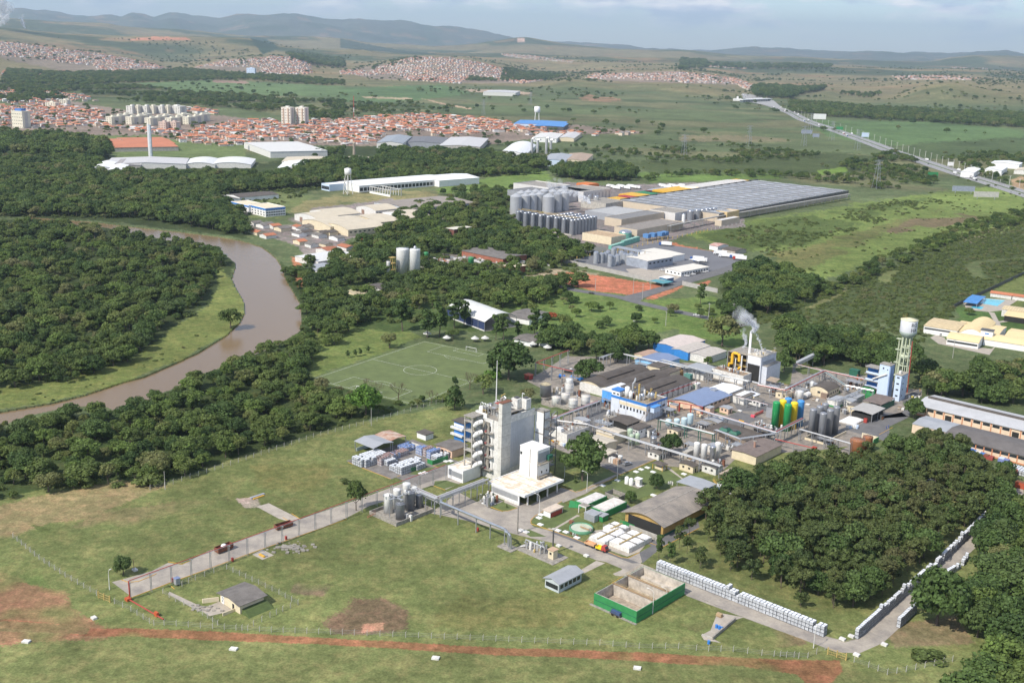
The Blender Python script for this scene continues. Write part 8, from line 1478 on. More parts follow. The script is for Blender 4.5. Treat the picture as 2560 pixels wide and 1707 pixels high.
for i in range(16):vehicle('truck',['white','silver','white','white'][i%4],'R6',1080+i*32+(200 if i>8 else 0),180+(i%3)*9+(6 if i<8 else 0),vz+1.5,'white truck in the lot behind the brewery crates','trucks behind the brewery')
FL=Fr(rad(47));LR=lambda pts,z=0,fr='R6':FL.rect(fr,pts,z)
sheet('truck_lot',[gp('R6',[(640,895),(940,820),(1200,770),(1580,700),(1640,730),(2040,790),(2352,880),(2352,920),(2000,1000),(1770,1080),(1640,1105)])],mat('lot_asphalt',(.155,.155,.165),.9,dirt=.15,scale=.05),0);sheet('works_yard',[gp('R6',[(1230,960),(1400,950),(1480,970),(1680,960),(1750,1010),(1820,1000),(1700,1060),(1570,1090),(1300,1030)])],PATHM,0)
sheet('public_road',[[p[:2]for p in q]for q in strip(smooth_line([p[:2]for p in gp('R6',[(-700,870),(-300,960),(-50,985),(200,1040),(420,1090),(700,1150),(950,1190),(1150,1220),(1330,1270),(1600,1335),(1900,1400),(2100,1440),(2352,1500)])]),9)]+[gp('R6',[(1150,1230),(1345,1185),(1700,1090),(2352,880),(2352,950),(2100,1020),(1770,1110),(1400,1235),(1330,1290)])],ASPH,0)
for (p,q,h,lb)in (((640,900),(1600,1108),3.2,'long pale concrete wall between the red soil and the truck lot'),((1765,1112),(2100,1185),3.2,'short concrete wall across the road from the red soil')):
 A0,A1=G('R6',*p),G('R6',*q);t=thing('concrete_wall',lb,'wall',A0);d_=A1-A0;spin(t,atan2(d_.y,d_.x));MB().box(0,d_.length,-.12,.12,0,h).build('panel',WALLG,t);MB().box(0,d_.length,-.2,.2,h,h+.2).build('coping',CONC,t)
fence('yellow and white posted fence in front of the brewery',gp('R6',[(640,890),(950,825),(1240,775),(1580,690),(1900,625),(2040,590)]),9,2.4,.3,1,YELD,arm=False)
fence('white posted fence left of the red soil',gp('R6',[(20,1000),(250,960),(450,925),(640,895)]),9,2.4,.3,1,POSTM,arm=False)
fence('pale paling fence in front of the great hall',gp('R6',[(2040,590),(2352,520)]),9,2.2,.3,1,POSTM,arm=False)
t=shed('lot_office','low white office with a flat cream roof in the truck lot',BLD,LR([(1670,965),(1775,980),(1955,925),(1870,905)],4),3.8,.3,'a',WHT,mat('cream_flat',(.66,.62,.54),.8,dirt=.08),over=.4,F=FL,wins=(('f',4,1.6,1.2,1.3),('r',10,1.6,1.2,1.3)))
t=shed('lot_store','white store with a pale roof and blue awning at the back of the lot',BLD,LR([(1410,770),(1660,835),(1740,815),(1520,760)],6),5.6,.5,'a',WHT,MATS['cream_flat'],over=.3,F=FL)
t=shed('lot_works','grey walled works hall with a cream roof beside the tank frames',BLD,LR([(1320,840),(1440,880),(1610,840),(1480,800)],7.5),7.2,.5,'a',mat('grey_blue_panel',(.34,.37,.42),.6),MATS['cream_flat'],over=.3,F=FL,wins=(('r',6,2.4,1.2,4.2),))
t=shed('lot_canopy','white roofed canopy right of the lot store','shelter',LR([(1865,865),(1920,880),(1965,865),(1905,850)],5),4.6,.3,'a',BLUEP,WHT,over=.3,F=FL,openw=True);t=shed('gate_house','blue glazed gate house with a white roof at the lot entrance','hut',LR([(1570,1035),(1620,1045),(1665,1030),(1620,1018)],4.5),4.2,.2,'a',mat('gate_blue',(.12,.22,.38),.4),WHT,over=.6,F=FL)
t=shed('gate_canopy','teal canopy left of the gate house','shelter',LR([(1535,1085),(1590,1095),(1600,1060),(1545,1050)],3),2.8,.2,'a',TEAL,mat('teal_roof',(.10,.30,.33)),over=.1,F=FL,openw=True)
for i,(x,y)in enum([(945,905),(1000,900),(1035,895),(1080,935),(1110,930),(1150,915),(1185,900),(1215,905),(1250,910),(1285,915),(1315,918),(1060,880),(1110,870)]):
 q_=FL.at('R6',x,y);t=T('process_tank','pale grey tank in the frame of the small plant','tank',q_[0],q_[1],0,FL,'tanks of the small plant');t.put('shell',mat('tank_palegrey',(.46,.48,.50),.4,.3),MB().lathe(0,0,[(2.2,0),(2.2,8 if i%3 else 9.5)],14));t.put('top',SILVER,MB().lathe(0,0,[(2.2,8 if i%3 else 9.5),(1.2,8.9 if i%3 else 10.4),(.01,9.1 if i%3 else 10.6)],14))
t=T('tank_scaffold','ochre and grey steel frame over the tanks of the small plant','steel frame',*FL.at('R6',1100,850),0,FL)
for x in range(0,36,6):
 for y in (0,8):t.box('column',YELD,x-.2,x+.2,y-.2,y+.2,0,9.5)
for z in (5,9.3):t.box('deck',STL,0,30,-.5,8.5,z,z+.25)
junk(t,'k',[PIPE,STL,WTD,CREAM],RND(81),0,30,-6,12,0,26,.8,2.4,5)
block('blue_tent','small bright blue roof at the back of the small plant','shelter',LR([(1345,785),(1400,795),(1415,775)],4),3.8,LBLUE,MATS['awning_blue'],F=FL,slab=.2)
block('brick_hut','brick cube hut with a pale slab roof left of the red soil','hut',LR([(85,920),(160,940),(255,915)],5.4),5,BRICK,CREAM,F=FL,slab=.8);shed('track_hut','white hut with a red edged roof on the meadow beyond the lot','hut',LR([(2065,720),(2100,735),(2170,725),(2125,705)],5),4.2,1.2,'b',WHT,mat('red_edge_roof',(.5,.4,.35),.9,col2=(.45,.12,.08)),F=FL);shed('grey_cottage','low grey cottage right of the white meadow hut','hut',LR([(2205,765),(2270,780),(2310,750),(2240,740)],4),3.2,1,'b',CONC,ROOFB,F=FL)
sheet('dark_yard',[gp('R6',[(610,720),(640,710),(1040,755),(1050,790),(880,800),(640,760)])],mat('dark_yard',(.16,.16,.14),.95,dirt=.3),0);t=T('boundary_barrier','teal rail round the dark yard below the cylinder field','rail',*FL.at('R6',612,722),0,FL);e_=t.L('R6',880,760);t.put('rail',TEAL,MB().bar((0,0,1.2),(e_[0],e_[1],1.2),.3,4))
def xsilo(fr,x,y,r,h,m,lb,tp='flat',F=SF):q_=F.at(fr,x,y);t=tank('silo',lb,'silo',q_,r,h,m,tp,F=F);return t
xsilo('R5',740,858,5.0,19.5,TANKW,'wide white tank with a dark top, left of the twin white tanks');t=xsilo('R5',840,880,4.1,21,TANKW,'slimmer white tank with rooftop gear, right of the twin white tanks');t.put('roof_gear',PIPE,MB().lathe(0,0,[(1.2,21),(1.2,22.5),(.6,23.6),(.01,23.6)],10))
xsilo('R5',625,872,1.6,10.5,WTD,'thin striped column beside the yellow frame');t=T('yellow_scaffold','yellow steel frame left of the twin white tanks','steel frame',*S2('R5',640,870));[t.box('post',YELD,x,x+.4,y,y+.4,0,14)for x in (0,2.2)for y in (0,2.2)];[t.box('deck',YELD,-1,3.4,-1,3.4,z,z+.3)for z in (4,9,13.5)];t.box('arm',YELD,-9,0,0,1,3.5,4.5)
for i,(x,y)in enum([(930,748),(1298,790)]):xsilo('R5',x,y,2.4 if i else 2.3,5.4,GREENP,['green tank beside the twin white tanks','green tank in the scrap yard'][i],'dome')
t=T('round_pond','dark round clarifier basin with red soil bank by the twin tanks','basin',*S2('R5',960,800));t.put('rim',CONC,MB().lathe(0,0,[(9,0),(9,.8),(8.6,.8),(8.6,.3)],24));t.put('water',mat('dark_water',(.04,.05,.05),.2),MB().lathe(0,0,[(8.6,.5),(.01,.5)],24))
shed('pond_hut','dark roofed hut above the small settling ponds','hut',RR('R5',[(455,955),(560,985),(630,960),(540,935)],4),3.6,.6,'a',WTD,ROOFB,over=.4);basin_group('small yellow edged settling ponds left of the dark roofed hut',RR('R5',[(310,1020),(400,1035),(500,985),(410,975)],1),1,3,2,CREAM,mat('pond_tan',(.5,.42,.25)),False)
shed('long_brown_shed','long brown grey shed roof among the central trees',BLD,RR('R5',[(1320,660),(1560,740),(1640,710),(1420,640)],5),4.6,.8,'b',BRICK,ROOFG,over=.4);block('wooden_tower','dark red wooden cabin tower with pale stepped roofs',BLD,RR('R5',[(1110,490),(1160,500),(1240,470)],9),8.6,mat('dark_red_wood',(.20,.08,.06),.8),mat('cream_slab',(.66,.62,.50)),slab=.8)
shed('tile_house','orange tile roofed house at the river road','house',RR('R5',[(80,650),(130,665),(185,645),(130,628)],5),3.6,1.4,'a',WTD,TILE,over=.5);shed('long_white_shed','long white roofed shed running up from the river road',BLD,RR('R5',[(0,745),(50,760),(250,680),(200,665)],5),4.4,.6,'a',WTD,mat('pale_white_roof',(.62,.62,.60),.8,dirt=.1),over=.3);shed('low_white_shed','low white shed below the long white roofed shed',BLD,RR('R5',[(0,830),(60,840),(130,780),(60,775)],4),3.6,.6,'a',WHT,ROOFL,over=.3);block('red_awning','bright red awning roof among the trees','shelter',RR('R5',[(410,580),(440,590),(478,575)],4),3.8,mat('bright_red',(.62,.03,.02)),MATS['bright_red'],slab=.3)
SCR=MB();r_=RND(5);q_=G('R5',1380,770)
for k in range(160):x,y=r_.gauss(0,22),r_.gauss(0,10);s_=r_.uniform(.6,2.0);SCR.mi=k%3;SCR.box(x-s_,x+s_,y-s_*.6,y+s_*.6,0,s_*.9)
o=SCR.build('scrap_heaps',[STL,CND,WTD]);o.location=q_;tag(o,'scattered metal scrap and drums in the yard among the trees',None,None,'stuff')
sheet('scrap_yard',[gp('R5',[(1060,700),(1560,730),(1570,800),(1300,820),(1140,790)])],mat('scrap_ground',(.19,.17,.14),.95,dirt=.3),0)
F5=Fr(rad(46.4))
def R5r(pts,z):return F5.rect('R5',pts,z)
TAN=mat('tan_vault',(.56,.49,.37),.85,dirt=.12,scale=.1);
for pts,h,w,lb in [([(35,345),(180,375),(360,350),(200,312)],8,WTD,'second tan barrel vaulted factory from the left'),([(-60,380),(60,405),(170,375),(20,345)],8,WTD,'leftmost tan barrel vaulted factory'),([(25,425),(150,465),(350,400),(220,380)],8,CREAM,'tan barrel vaulted factory above the cream gabled one'),([(160,455),(295,490),(515,440),(390,410)],8,CREAM,'cream gabled factory with tan roof nearest the trees'),([(345,390),(545,430),(640,395),(480,360)],8,CREAM,'wide tan vault with a dark open end'),([(420,310),(520,335),(650,310),(540,285)],8,WTD,'tan vault behind the open white canopy'),([(600,350),(820,390),(925,375),(740,328)],8,WHT,'tan vault with white side walls and an orange stained end')]:
 t=shed('vaulted_factory',lb,'factory',R5r(pts,h),h-2,3,'a',w,TAN,over=.4,curved=True,F=F5,doors=(('f',12,5,4.5,mat('door_brown',(.30,.20,.15))),),wins=(('r',8,2.5,1.2,3),))
t=shed('long_factory','long factory with grey brown roof, banded windows and a red entrance','factory',R5r([(625,290),(800,330),(1135,265),(1040,222)],8),7,1.6,'a',mat('grey_white',(.52,.54,.56)),mat('grey_tan_roof',(.30,.26,.22),.9,dirt=.25,scale=.1),over=.5,F=F5,wins=(('r',16,4,1.4,3.6),('r',16,4,1.0,.9)))
t=shed('white_bus_hall','very long white roofed hall with an arched end beside the water tower','factory',R5r([(300,120),(385,140),(985,72),(920,52)],9),8,2.0,'a',WHT,mat('bright_white_roof',(.82,.82,.80),.5,dirt=.04),over=.4,curved=True,F=F5,wins=(('r',24,4.5,4,1.5),))
for i in range(3):shed('white_gable_unit',['left unit of three white gabled halls','middle unit of three white gabled halls','right unit of three white gabled halls'][i],'factory',R5r([(965+i*80,85-i*6),(1040+i*80,98-i*6),(1090+i*75,80-i*6),(1010+i*75,52-i*6)],9),8,2.4,'a',WHT,MATS['bright_white_roof'],F=F5)
t=block('white_screen_building','pale blue white block at the left of the small water tower',BLD,R5r([(80,125),(165,135),(285,125),(200,115)],8),7.6,LBLUE,WHT,F=F5,wins=(('f',5,3,4,1.5),))
q_=F5.at('R5',295,215);t=T('water_tower','small white water tower on a braced frame before the long white hall','water tower',q_[0],q_[1],0,F5);t.put('tank',WHT,MB().lathe(0,0,[(.5,22),(4,23),(4,30),(.01,31)],16));[t.put('leg',WTD,MB().bar((s*4,u*4,0),(s*2,u*2,23),.45,5))for s in (-1,1)for u in (-1,1)];[t.put('brace',WTD,MB().bar((-3.5,-3.5,z),(3.3,-3.3,z+5),.25,4).bar((3.5,-3.5,z),(-3.3,-3.3,z+5),.25,4))for z in (1,7,13)]
t=T('unfinished_hall','white open concrete frame of an unfinished hall','frame',*F5.at('R5',470,205),0,F5)
for i in range(9):
 for y in (0,16):t.box('column',WTD,i*5,i*5+.7,y,y+.7,0,8)
t.box('beam',WTD,0,41,0,.7,7.4,8);t.box('beam',WTD,0,41,16,16.7,7.4,8);t.box('base',WHT,0,41,-.5,0,0,2.4);t.box('beam',WTD,0,.7,.7,16,7.4,8);t.box('beam',WTD,40,40.7,.7,16,7.4,8)
def R4r(pts,z,F=F5):return F.rect('R4',pts,z)
t=block('blue_band_school','white three storey block with a bright blue band, right of two',BLD,R4r([(1735,115),(1815,140),(1905,130),(1830,100)],9),8.6,WHT,CREAM,F=F5,wins=(('f',6,2.2,1.2,1.2,3,2.6),('r',8,2.2,1.2,1.2,3,2.6)));t.box('blue_band',BLUEP,-.1,t.W+.1,-.12,0,6.9,8.6);t.box('blue_band',BLUEP,t.W,t.W+.12,0,t.D,6.9,8.6)
t=block('blue_band_school','white block with a bright blue band, left of two',BLD,R4r([(1645,95),(1700,118),(1735,100),(1690,80)],9),8.2,WHT,CREAM,F=F5,wins=(('f',4,2.2,1.2,1.2,2,2.8),));t.box('blue_band',BLUEP,-.1,t.W+.1,-.12,0,6.6,8.2)
shed('brown_hip_house','white house with a broad brown roof at the wood edge',BLD,R4r([(1420,70),(1500,85),(1605,75),(1480,35)],5),4.6,2,'b',WHT,ROOFG,F=F5,wins=(('f',6,2,1.2,1.4),));shed('long_brown_school','long low brown roofed block behind the blue banded ones',BLD,R4r([(1590,50),(1640,62),(1870,35),(1810,20)],5),4.4,1.5,'a',WHT,ROOFB,F=F5);block('small_white_house','small white house hidden in the upper wood','house',R4r([(785,55),(840,70),(845,40)],6),5.6,WHT,CONC,F=F5,wins=(('f',3,1.6,1.6,2),))
vehicle('truck','blue','R4',1625,160,-.5,'blue and red truck on the lane before the blue banded blocks')
r_=RND(31)
for i in range(26):
 x,y=r_.uniform(1690,2330),r_.uniform(230,420)
 if y>330+.14*(x-1700)+20 or inpoly(np.array([toP('R4',x,y)[0]]),np.array([toP('R4',x,y)[1]]),RIVER)[0]:continue
 p_=F5.at('R4',x,y);shed('riverside_house','low roofed house in the cluster between the river and the tan vaults','house',(p_[0],p_[0]+r_.uniform(8,14),p_[1],p_[1]+r_.uniform(7,11)),3,1.3,r_.choice('ab'),r_.choice([WTD,CREAM,WHT]),r_.choice([ROOFB,ROOFG,TILE,ROOFG]),F=F5,group='houses by the river road')
FT=Fr(rad(50))
tm=bpy.data.materials.new('town_roofs');tm.use_nodes=True;t_=tm.node_tree;bs=t_.nodes['Principled BSDF'];pin(bs,'Roughness',.9)
oi=N(t_,'ShaderNodeObjectInfo');g_=N(t_,'ShaderNodeNewGeometry');ad=N(t_,'ShaderNodeMath',operation='ADD');fr_=N(t_,'ShaderNodeMath',operation='FRACT');wire(t_,oi.outputs['Random'],ad.inputs[0]);wire(t_,g_.outputs['Random Per Island'],ad.inputs[1]);wire(t_,ad.outputs[0],fr_.inputs[0])
rp=N(t_,'ShaderNodeValToRGB');rp.color_ramp.interpolation='CONSTANT';e=rp.color_ramp.elements;e[0].color=(.48,.17,.08,1);e[1].position=.9;e[1].color=(.6,.58,.54,1)
for p_,c in ((.16,(.40,.15,.08,1)),(.32,(.55,.24,.13,1)),(.46,(.34,.13,.08,1)),(.58,(.52,.21,.11,1)),(.68,(.26,.17,.13,1)),(.77,(.30,.28,.27,1)),(.84,(.42,.19,.12,1))):x=e.new(p_);x.color=c
wire(t_,fr_.outputs[0],rp.inputs[0]);wire(t_,rp.outputs[0],bs.inputs['Base Color'])
tw=bpy.data.materials.new('town_walls');tw.use_nodes=True;t_=tw.node_tree;bs=t_.nodes['Principled BSDF'];pin(bs,'Roughness',.9)
oi=N(t_,'ShaderNodeObjectInfo');g_=N(t_,'ShaderNodeNewGeometry');ad=N(t_,'ShaderNodeMath',operation='ADD');fr_=N(t_,'ShaderNodeMath',operation='FRACT');wire(t_,oi.outputs['Random'],ad.inputs[0]);wire(t_,g_.outputs['Random Per Island'],ad.inputs[1]);wire(t_,ad.outputs[0],fr_.inputs[0])
rp=N(t_,'ShaderNodeValToRGB');rp.color_ramp.interpolation='CONSTANT';e=rp.color_ramp.elements;e[0].color=(.56,.52,.46,1);e[1].position=.85;e[1].color=(.45,.36,.30,1)
for p_,c in ((.25,(.62,.52,.40,1)),(.45,(.64,.62,.60,1)),(.62,(.55,.48,.42,1)),(.75,(.66,.42,.30,1))):x=e.new(p_);x.color=c
wire(t_,fr_.outputs[0],rp.inputs[0]);wire(t_,rp.outputs[0],bs.inputs['Base Color'])
def housemesh(seed):
 r_=RND(seed);w,d,h=r_.uniform(8,12),r_.uniform(8,13),r_.choice([3,3.2,3.4,6]);mb=MB();mb.mi=0;mb.box(-w/2,w/2,-d/2,d/2,-4,h);o=.6;mb.mi=1;rz=r_.uniform(1.3,2.2)
 k=seed%4
 if k==0:mb.add([(-w/2-o,-d/2-o,h),(w/2+o,-d/2-o,h),(w/2+o,d/2+o,h),(-w/2-o,d/2+o,h),(0,-d/2-o,h+rz),(0,d/2+o,h+rz)],[(0,4,5,3),(1,2,5,4),(0,1,4),(2,3,5)])
 elif k==1:mb.add([(-w/2-o,-d/2-o,h),(w/2+o,-d/2-o,h),(w/2+o,d/2+o,h),(-w/2-o,d/2+o,h),(-w/2-o,0,h+rz),(w/2+o,0,h+rz)],[(0,1,5,4),(2,3,4,5),(0,4,3),(1,2,5)])
 elif k==2:mb.add([(-w/2-o,-d/2-o,h),(w/2+o,-d/2-o,h),(w/2+o,d/2+o,h),(-w/2-o,d/2+o,h),(-w*.15,0,h+rz),(w*.15,0,h+rz)],[(0,1,5,4),(2,3,4,5),(0,4,3),(1,2,5)])
 else:mb.add([(-w/2-o,-d/2-o,h),(w/2+o,-d/2-o,h+.0),(w/2+o,d/2+o,h+1.2),(-w/2-o,d/2+o,h+1.2)],[(0,1,2,3)]);mb.mi=0;mb.box(w*.1,w*.35,0,d*.2,h,h+2)
 mb.mi=2
 for x in (-w*.25,w*.22):mb.box(x-.6,x+.6,-d/2-.06,-d/2+.01,1,2.2)
 return mb.mesh('house',[tw,tm,GLASS])
HM=[housemesh(i)for i in range(12)];HN=[]
def town(fr,poly,spacing,keep=.9,dmin=None,dmax=None,seed=1,yaw=.87,holes=(),street=5):
 P=PP(fr,poly);rng=np.random.RandomState(seed);ans=[]
 if dmin is None:
  w_=[G('P',a,b)for a,b in P];x0,x1,y0,y1=min(p.x for p in w_),max(p.x for p in w_),min(p.y for p in w_),max(p.y for p in w_)
 else:
  an=[atan2(*ray(a,b)[:2])for a,b in P];a0,a1=min(an),max(an);x0=min(dmin*sin(a0),dmax*sin(a0));x1=max(dmin*sin(a1),dmax*sin(a1));y0=dmin*.85;y1=dmax
 cx_,cy_=(x0+x1)/2,(y0+y1)/2;R=hypot(x1-x0,y1-y0)/2;n=int(R/spacing)+2;I,J=np.meshgrid(np.arange(-n,n),np.arange(-n,n));I,J=I.ravel(),J.ravel()
 u=I*spacing+(I//2)*7.;v=J*spacing*1.05+(J//street)*9.;c,s=cos(yaw),sin(yaw);x=cx_+u*c-v*s*.999;y=cy_+u*s+v*c;x+=rng.normal(size=len(x))*.9;y+=rng.normal(size=len(x))*.9
 z=height(x,y);a,b=pix(x,y,z);m=inpoly(a,b,P)&(rng.rand(len(x))<keep)
 if dmin is not None:d_=np.hypot(x,y);m&=(d_>dmin)&(d_<dmax)
 for hf,hp in holes:m&=~inpoly(a,b,PP(hf,hp))
 for xx,yy,zz in zip(x[m],y[m],z[m]):HN.append((xx,yy,zz,yaw+rng.choice([0,pi/2,pi,-pi/2])+rng.normal()*.03,rng.randint(12)))
BH=(('R1',[(1735,1060),(2130,1060),(2130,960),(1735,960)]),('R1',[(1900,860),(2110,860),(2110,810),(1900,810)]))
town('R1',[(1225,950),(1400,870),(1700,830),(1890,830),(2352,830),(2352,980),(1900,985),(1500,1000),(1230,975)],12.5,.88,seed=2,yaw=.45,holes=BH)
town('R2',[(0,830),(280,800),(560,790),(760,800),(1000,820),(1180,845),(1180,860),(1420,880),(1380,905),(1000,910),(640,930),(300,930),(200,990),(0,1000)],12.5,.92,seed=3,yaw=.42,holes=(('R2',[(290,900),(640,900),(640,1000),(290,1000)]),))
town('R1',[(0,730),(120,740),(320,700),(520,740),(700,770),(720,860),(830,870),(1240,880),(1230,930),(900,900),(600,860),(200,880),(0,870)],13,.85,seed=4,yaw=.6,holes=(('R1',[(60,780),(190,780),(190,900),(60,900)]),('R1',[(270,880),(900,880),(900,940),(270,940)])))
town('R1',[(0,590),(160,600),(440,640),(650,660),(660,700),(400,700),(200,720),(0,720)],24,.6,seed=5,yaw=.6)
town('R1',[(1250,735),(1480,760),(1480,785),(1240,770)],13,.8,seed=6)
town('R1',[(0,290),(200,310),(400,338),(600,360),(720,375),(860,400),(1000,430),(1120,458),(1100,470),(900,465),(860,500),(700,490),(620,450),(420,430),(240,400),(0,385)],17,.5,4700,8200,seed=7)
town('R1',[(0,470),(300,500),(700,500),(980,490),(970,460),(640,450),(380,480),(380,520),(200,520),(0,520)],20,.6,3800,5400,seed=8,yaw=.4)
town('R1',[(1310,465),(1500,430),(1560,420),(1800,400),(1860,388),(2000,395),(2120,425),(2130,510),(1900,510),(1780,500),(1760,450),(1600,465),(1500,455)],17,.52,4700,8200,seed=9)
town('R2',[(0,480),(200,490),(280,460),(480,400),(580,395),(750,400),(950,430),(1100,465),(1200,520),(1390,550),(1250,575),(1080,550),(870,540),(820,575),(600,560),(480,555),(380,510),(180,520),(0,510)],17,.55,4500,8200,seed=10)
town('R2',[(1100,370),(1300,380),(1600,420),(1590,432),(1300,410),(1120,385)],22,.6,8000,10500,seed=11)
town('R2',[(1680,530),(1750,510),(2352,500),(2352,560),(2100,550),(1950,540),(1700,545)],18,.6,4700,8200,seed=12)
town('R3',[(0,495),(180,510),(400,545),(500,590),(460,620),(380,575),(100,570),(0,565)],18,.6,4500,8200,seed=13)
town('R3',[(1450,520),(1800,520),(2060,535),(2000,550),(1500,545)],22,.6,5200,9000,seed=14)
town('R3',[(1850,455),(2100,460),(2110,475),(1860,470)],24,.6,7000,12500,seed=15)
town('R3',[(200,445),(470,460),(460,475),(200,462)],26,.5,7000,12500,seed=17)
town('R2',[(1190,900),(2060,910),(2100,920),(1700,940),(1500,940),(1200,930)],24,.55,seed=16)
HN.sort(key=lambda q:q[0]**2+q[1]**2)
for (x,y,z,rz,k)in HN[:300]:o=link(newob('town_house',HM[k]));o.location=(x,y,z);spin(o,rz);tag(o,'small pale walled house with a tiled or sheet roof in the dense red roofed town','house','houses of the red roofed town')
rest={}
for q in HN[300:]:rest.setdefault(q[4],[]).append(q)
ms=[];V=[];F_=[];MI=[];base=0
for k,L_ in rest.items():
 me=HM[k];nv=len(me.vertices);co=np.empty(nv*3);me.vertices.foreach_get('co',co);co=co.reshape(-1,3);fs=[tuple(p.vertices)for p in me.polygons];mi=[p.material_index for p in me.polygons]
 for (x,y,z,rz,_)in L_:
  c,s=cos(rz),sin(rz);V.append(np.column_stack([co[:,0]*c-co[:,1]*s+x,co[:,0]*s+co[:,1]*c+y,co[:,2]+z]));F_+=[tuple(v+base for v in f)for f in fs];MI+=mi;base+=nv
me=bpy.data.meshes.new('distant_houses');me.from_pydata(np.concatenate(V).tolist(),[],F_);[me.materials.append(m_)for m_ in (tw,tm,GLASS)];me.polygons.foreach_set('material_index',np.array(MI,np.int32));me.update();tag(link(newob('distant_houses',me)),'mass of small roofed houses covering the far slopes',None,None,'stuff')
APW=mat('apartment_cream',(.70,.65,.52),.8,dirt=.08,scale=.1);APS=mat('apartment_grey',(.50,.47,.44),.8,dirt=.1)
def flats(label,fr,x,y,w,d,h,floors,cols,wall=APW,yaw=rad(25),crown=None,name='apartment_block',group=None,z=None):
 F=Fr(yaw);p=F.at(fr,x,y);t=T(name,label,BLD,p[0]-w/2,p[1],0,F,group);t.box('wall',wall,0,w,0,d,0,h);t.box('side_recess',APS,w-.01,w+.05,d*.3,d*.7,0,h-1);t.box('parapet',wall,-.2,w+.2,-.2,d+.2,h,h+1);t.box('lift_house',wall,w*.35,w*.65,d*.3,d*.7,h+1,h+3.6)
 for i in range(cols):x_=w*(i+.5)/cols;[t.box('window',GLASS,x_-.9,x_+.9,-.1,.02,1+h/floors*f,2.3+h/floors*f)for f in range(0,floors,1 if floors<7 else 2)]
 if crown:t.box('crown',crown,w*.2,w*.8,d*.2,d*.8,h+1,h+5)
 return t
for i,(x,lb)in enum(((1956,'left one of the twin cream apartment towers'),(2052,'right one of the twin cream apartment towers'))):
 t=flats(lb,'R1',x,852,21,20,34,12,5,mat('tower_cream',(.74,.68,.58),.8,dirt=.05),rad(15));[t.box('balcony_stack',mat('tower_tan',(.58,.42,.30)),xx,xx+2.2,-1.2,0,1,33)for xx in (4,14.8)]
flats('cream apartment tower with a blue crown at the far left','R1',122,876,28,18,30,10,6,APW,rad(25),mat('crown_blue',(.08,.2,.5)))
for i,x in enum((745,790,835,880,930,960,1010,1060,1105,1150,1190,1230,1270,1315,1360)):flats('cream four storey apartment slab in the front row of the estate','R1',x,852-(i%3)*10+(8 if 1000<x<1200 else 0),14,30,14,4,2,APW,rad(20),group='front row slabs of the estate')
for i,x in enum((885,925,985,1030,1090,1130,1190)):flats('cream apartment slab in the rear row of the estate','R1',x,778,17 if x!=1190 else 34,24,16,5,2 if x!=1190 else 5,APW if i%2 else mat('apartment_white',(.70,.68,.62)),rad(20),group='rear row slabs of the estate')
for x in (1110,1180):flats('pinkish apartment block in front of the estate','R1',x,893,16,16,15,4,3,mat('apartment_pink',(.62,.48,.40)),rad(20),group='pinkish pair before the estate')
for fr,x,y,w,h,lb in (('R1',345,740,26,12,'cream block among the roofs left of the estate'),('R1',435,715,20,10,'small pale block farther left of the estate'),('R1',160,452,30,32,'yellowish far block with teal trim, left'),('R1',225,450,60,30,'grey green far blocks right of the yellowish one'),('R1',1715,520,40,34,'pale blue white tall building below the far hillside town')):flats(lb,fr,x,y,w,16,h,4,4,APW if x!=1715 else LBLUE,rad(10))
p=G('R1',1031,1082);t=thing('tall_tower','tall slender white and blue grey tower above the long sheds','tower',p);MB().box(-2.4,0,-2.2,2.2,0,49).build('front',WHT,t);MB().box(0,2.3,-2.2,2.2,0,48).build('side',mat('tower_bluegrey',(.50,.56,.60),.6),t);MB().bar((0,0,49),(0,0,56),.2,5).build('mast',STL,t)
F6=Fr(rad(50));F7=Fr(rad(20))
def fac(label,fr,pts,h,wall=WHT,roof=ROOFL,F=F7,curved=False,rise=2,axis='a',name='factory_shed',**k):
 if F in (F6,F7):p=G(fr,*pts[0]);F=Fr(atan2(p.x,p.y)+rad(7))
 return shed(name,label,'factory',F.rect(fr,pts,h),h-.5,rise,axis,wall,roof,over=.5,F=F,curved=curved,**k)
fac('large pale box warehouse with a dark door before the town','R1',[(1745,1000),(1925,1035),(2110,990),(1960,968)],10,WTD,mat('box_roof',(.60,.59,.56),.8,dirt=.08),Fr(rad(62)),rise=.5,doors=(('f',30,10,7,GREYM),))
F8=Fr(rad(62));TR_=mat('terracotta_sheet',(.50,.18,.09),.85,dirt=.15,scale=.05)
fac('long terracotta roofed works, front strip','R1',[(760,995),(1000,1005),(1140,965),(960,945)],7,CONC,TR_,F8,rise=2.5);fac('long terracotta roofed works, rear strip','R1',[(850,970),(940,985),(1120,945),(990,938)],8,CONC,TR_,F8,rise=2)
fac('low grey shed row left of the white barrel roofs','R1',[(700,1130),(960,1130),(970,1095),(720,1095)],6,CONC,mat('shed_grey',(.33,.31,.30),.9,dirt=.2),F7);fac('long white and grey shed behind the tall tower','R1',[(740,1100),(1270,1120),(1260,1085),(900,1078)],7,WTD,mat('shed_pale',(.52,.51,.50),.85,dirt=.15),F7)
fac('white gable fronted shed at the far left of the shed row','R1',[(685,1145),(755,1145),(755,1105),(690,1105)],8,WHT,WHT,F7);fac('white gable fronted shed, second from the left','R1',[(775,1160),(845,1160),(845,1125),(780,1125)],8,WHT,WHT,F7)
for i,(a,b)in enum(((1290,1470),(1470,1715))):fac(['left white barrel roofed hall','right white barrel roofed hall'][i],'R1',[(a,1120),(b,1125),(b-10,1085),(a+10,1085)],5.5,WTD,mat('barrel_white',(.66,.66,.64),.7,dirt=.06),F7,True,3)
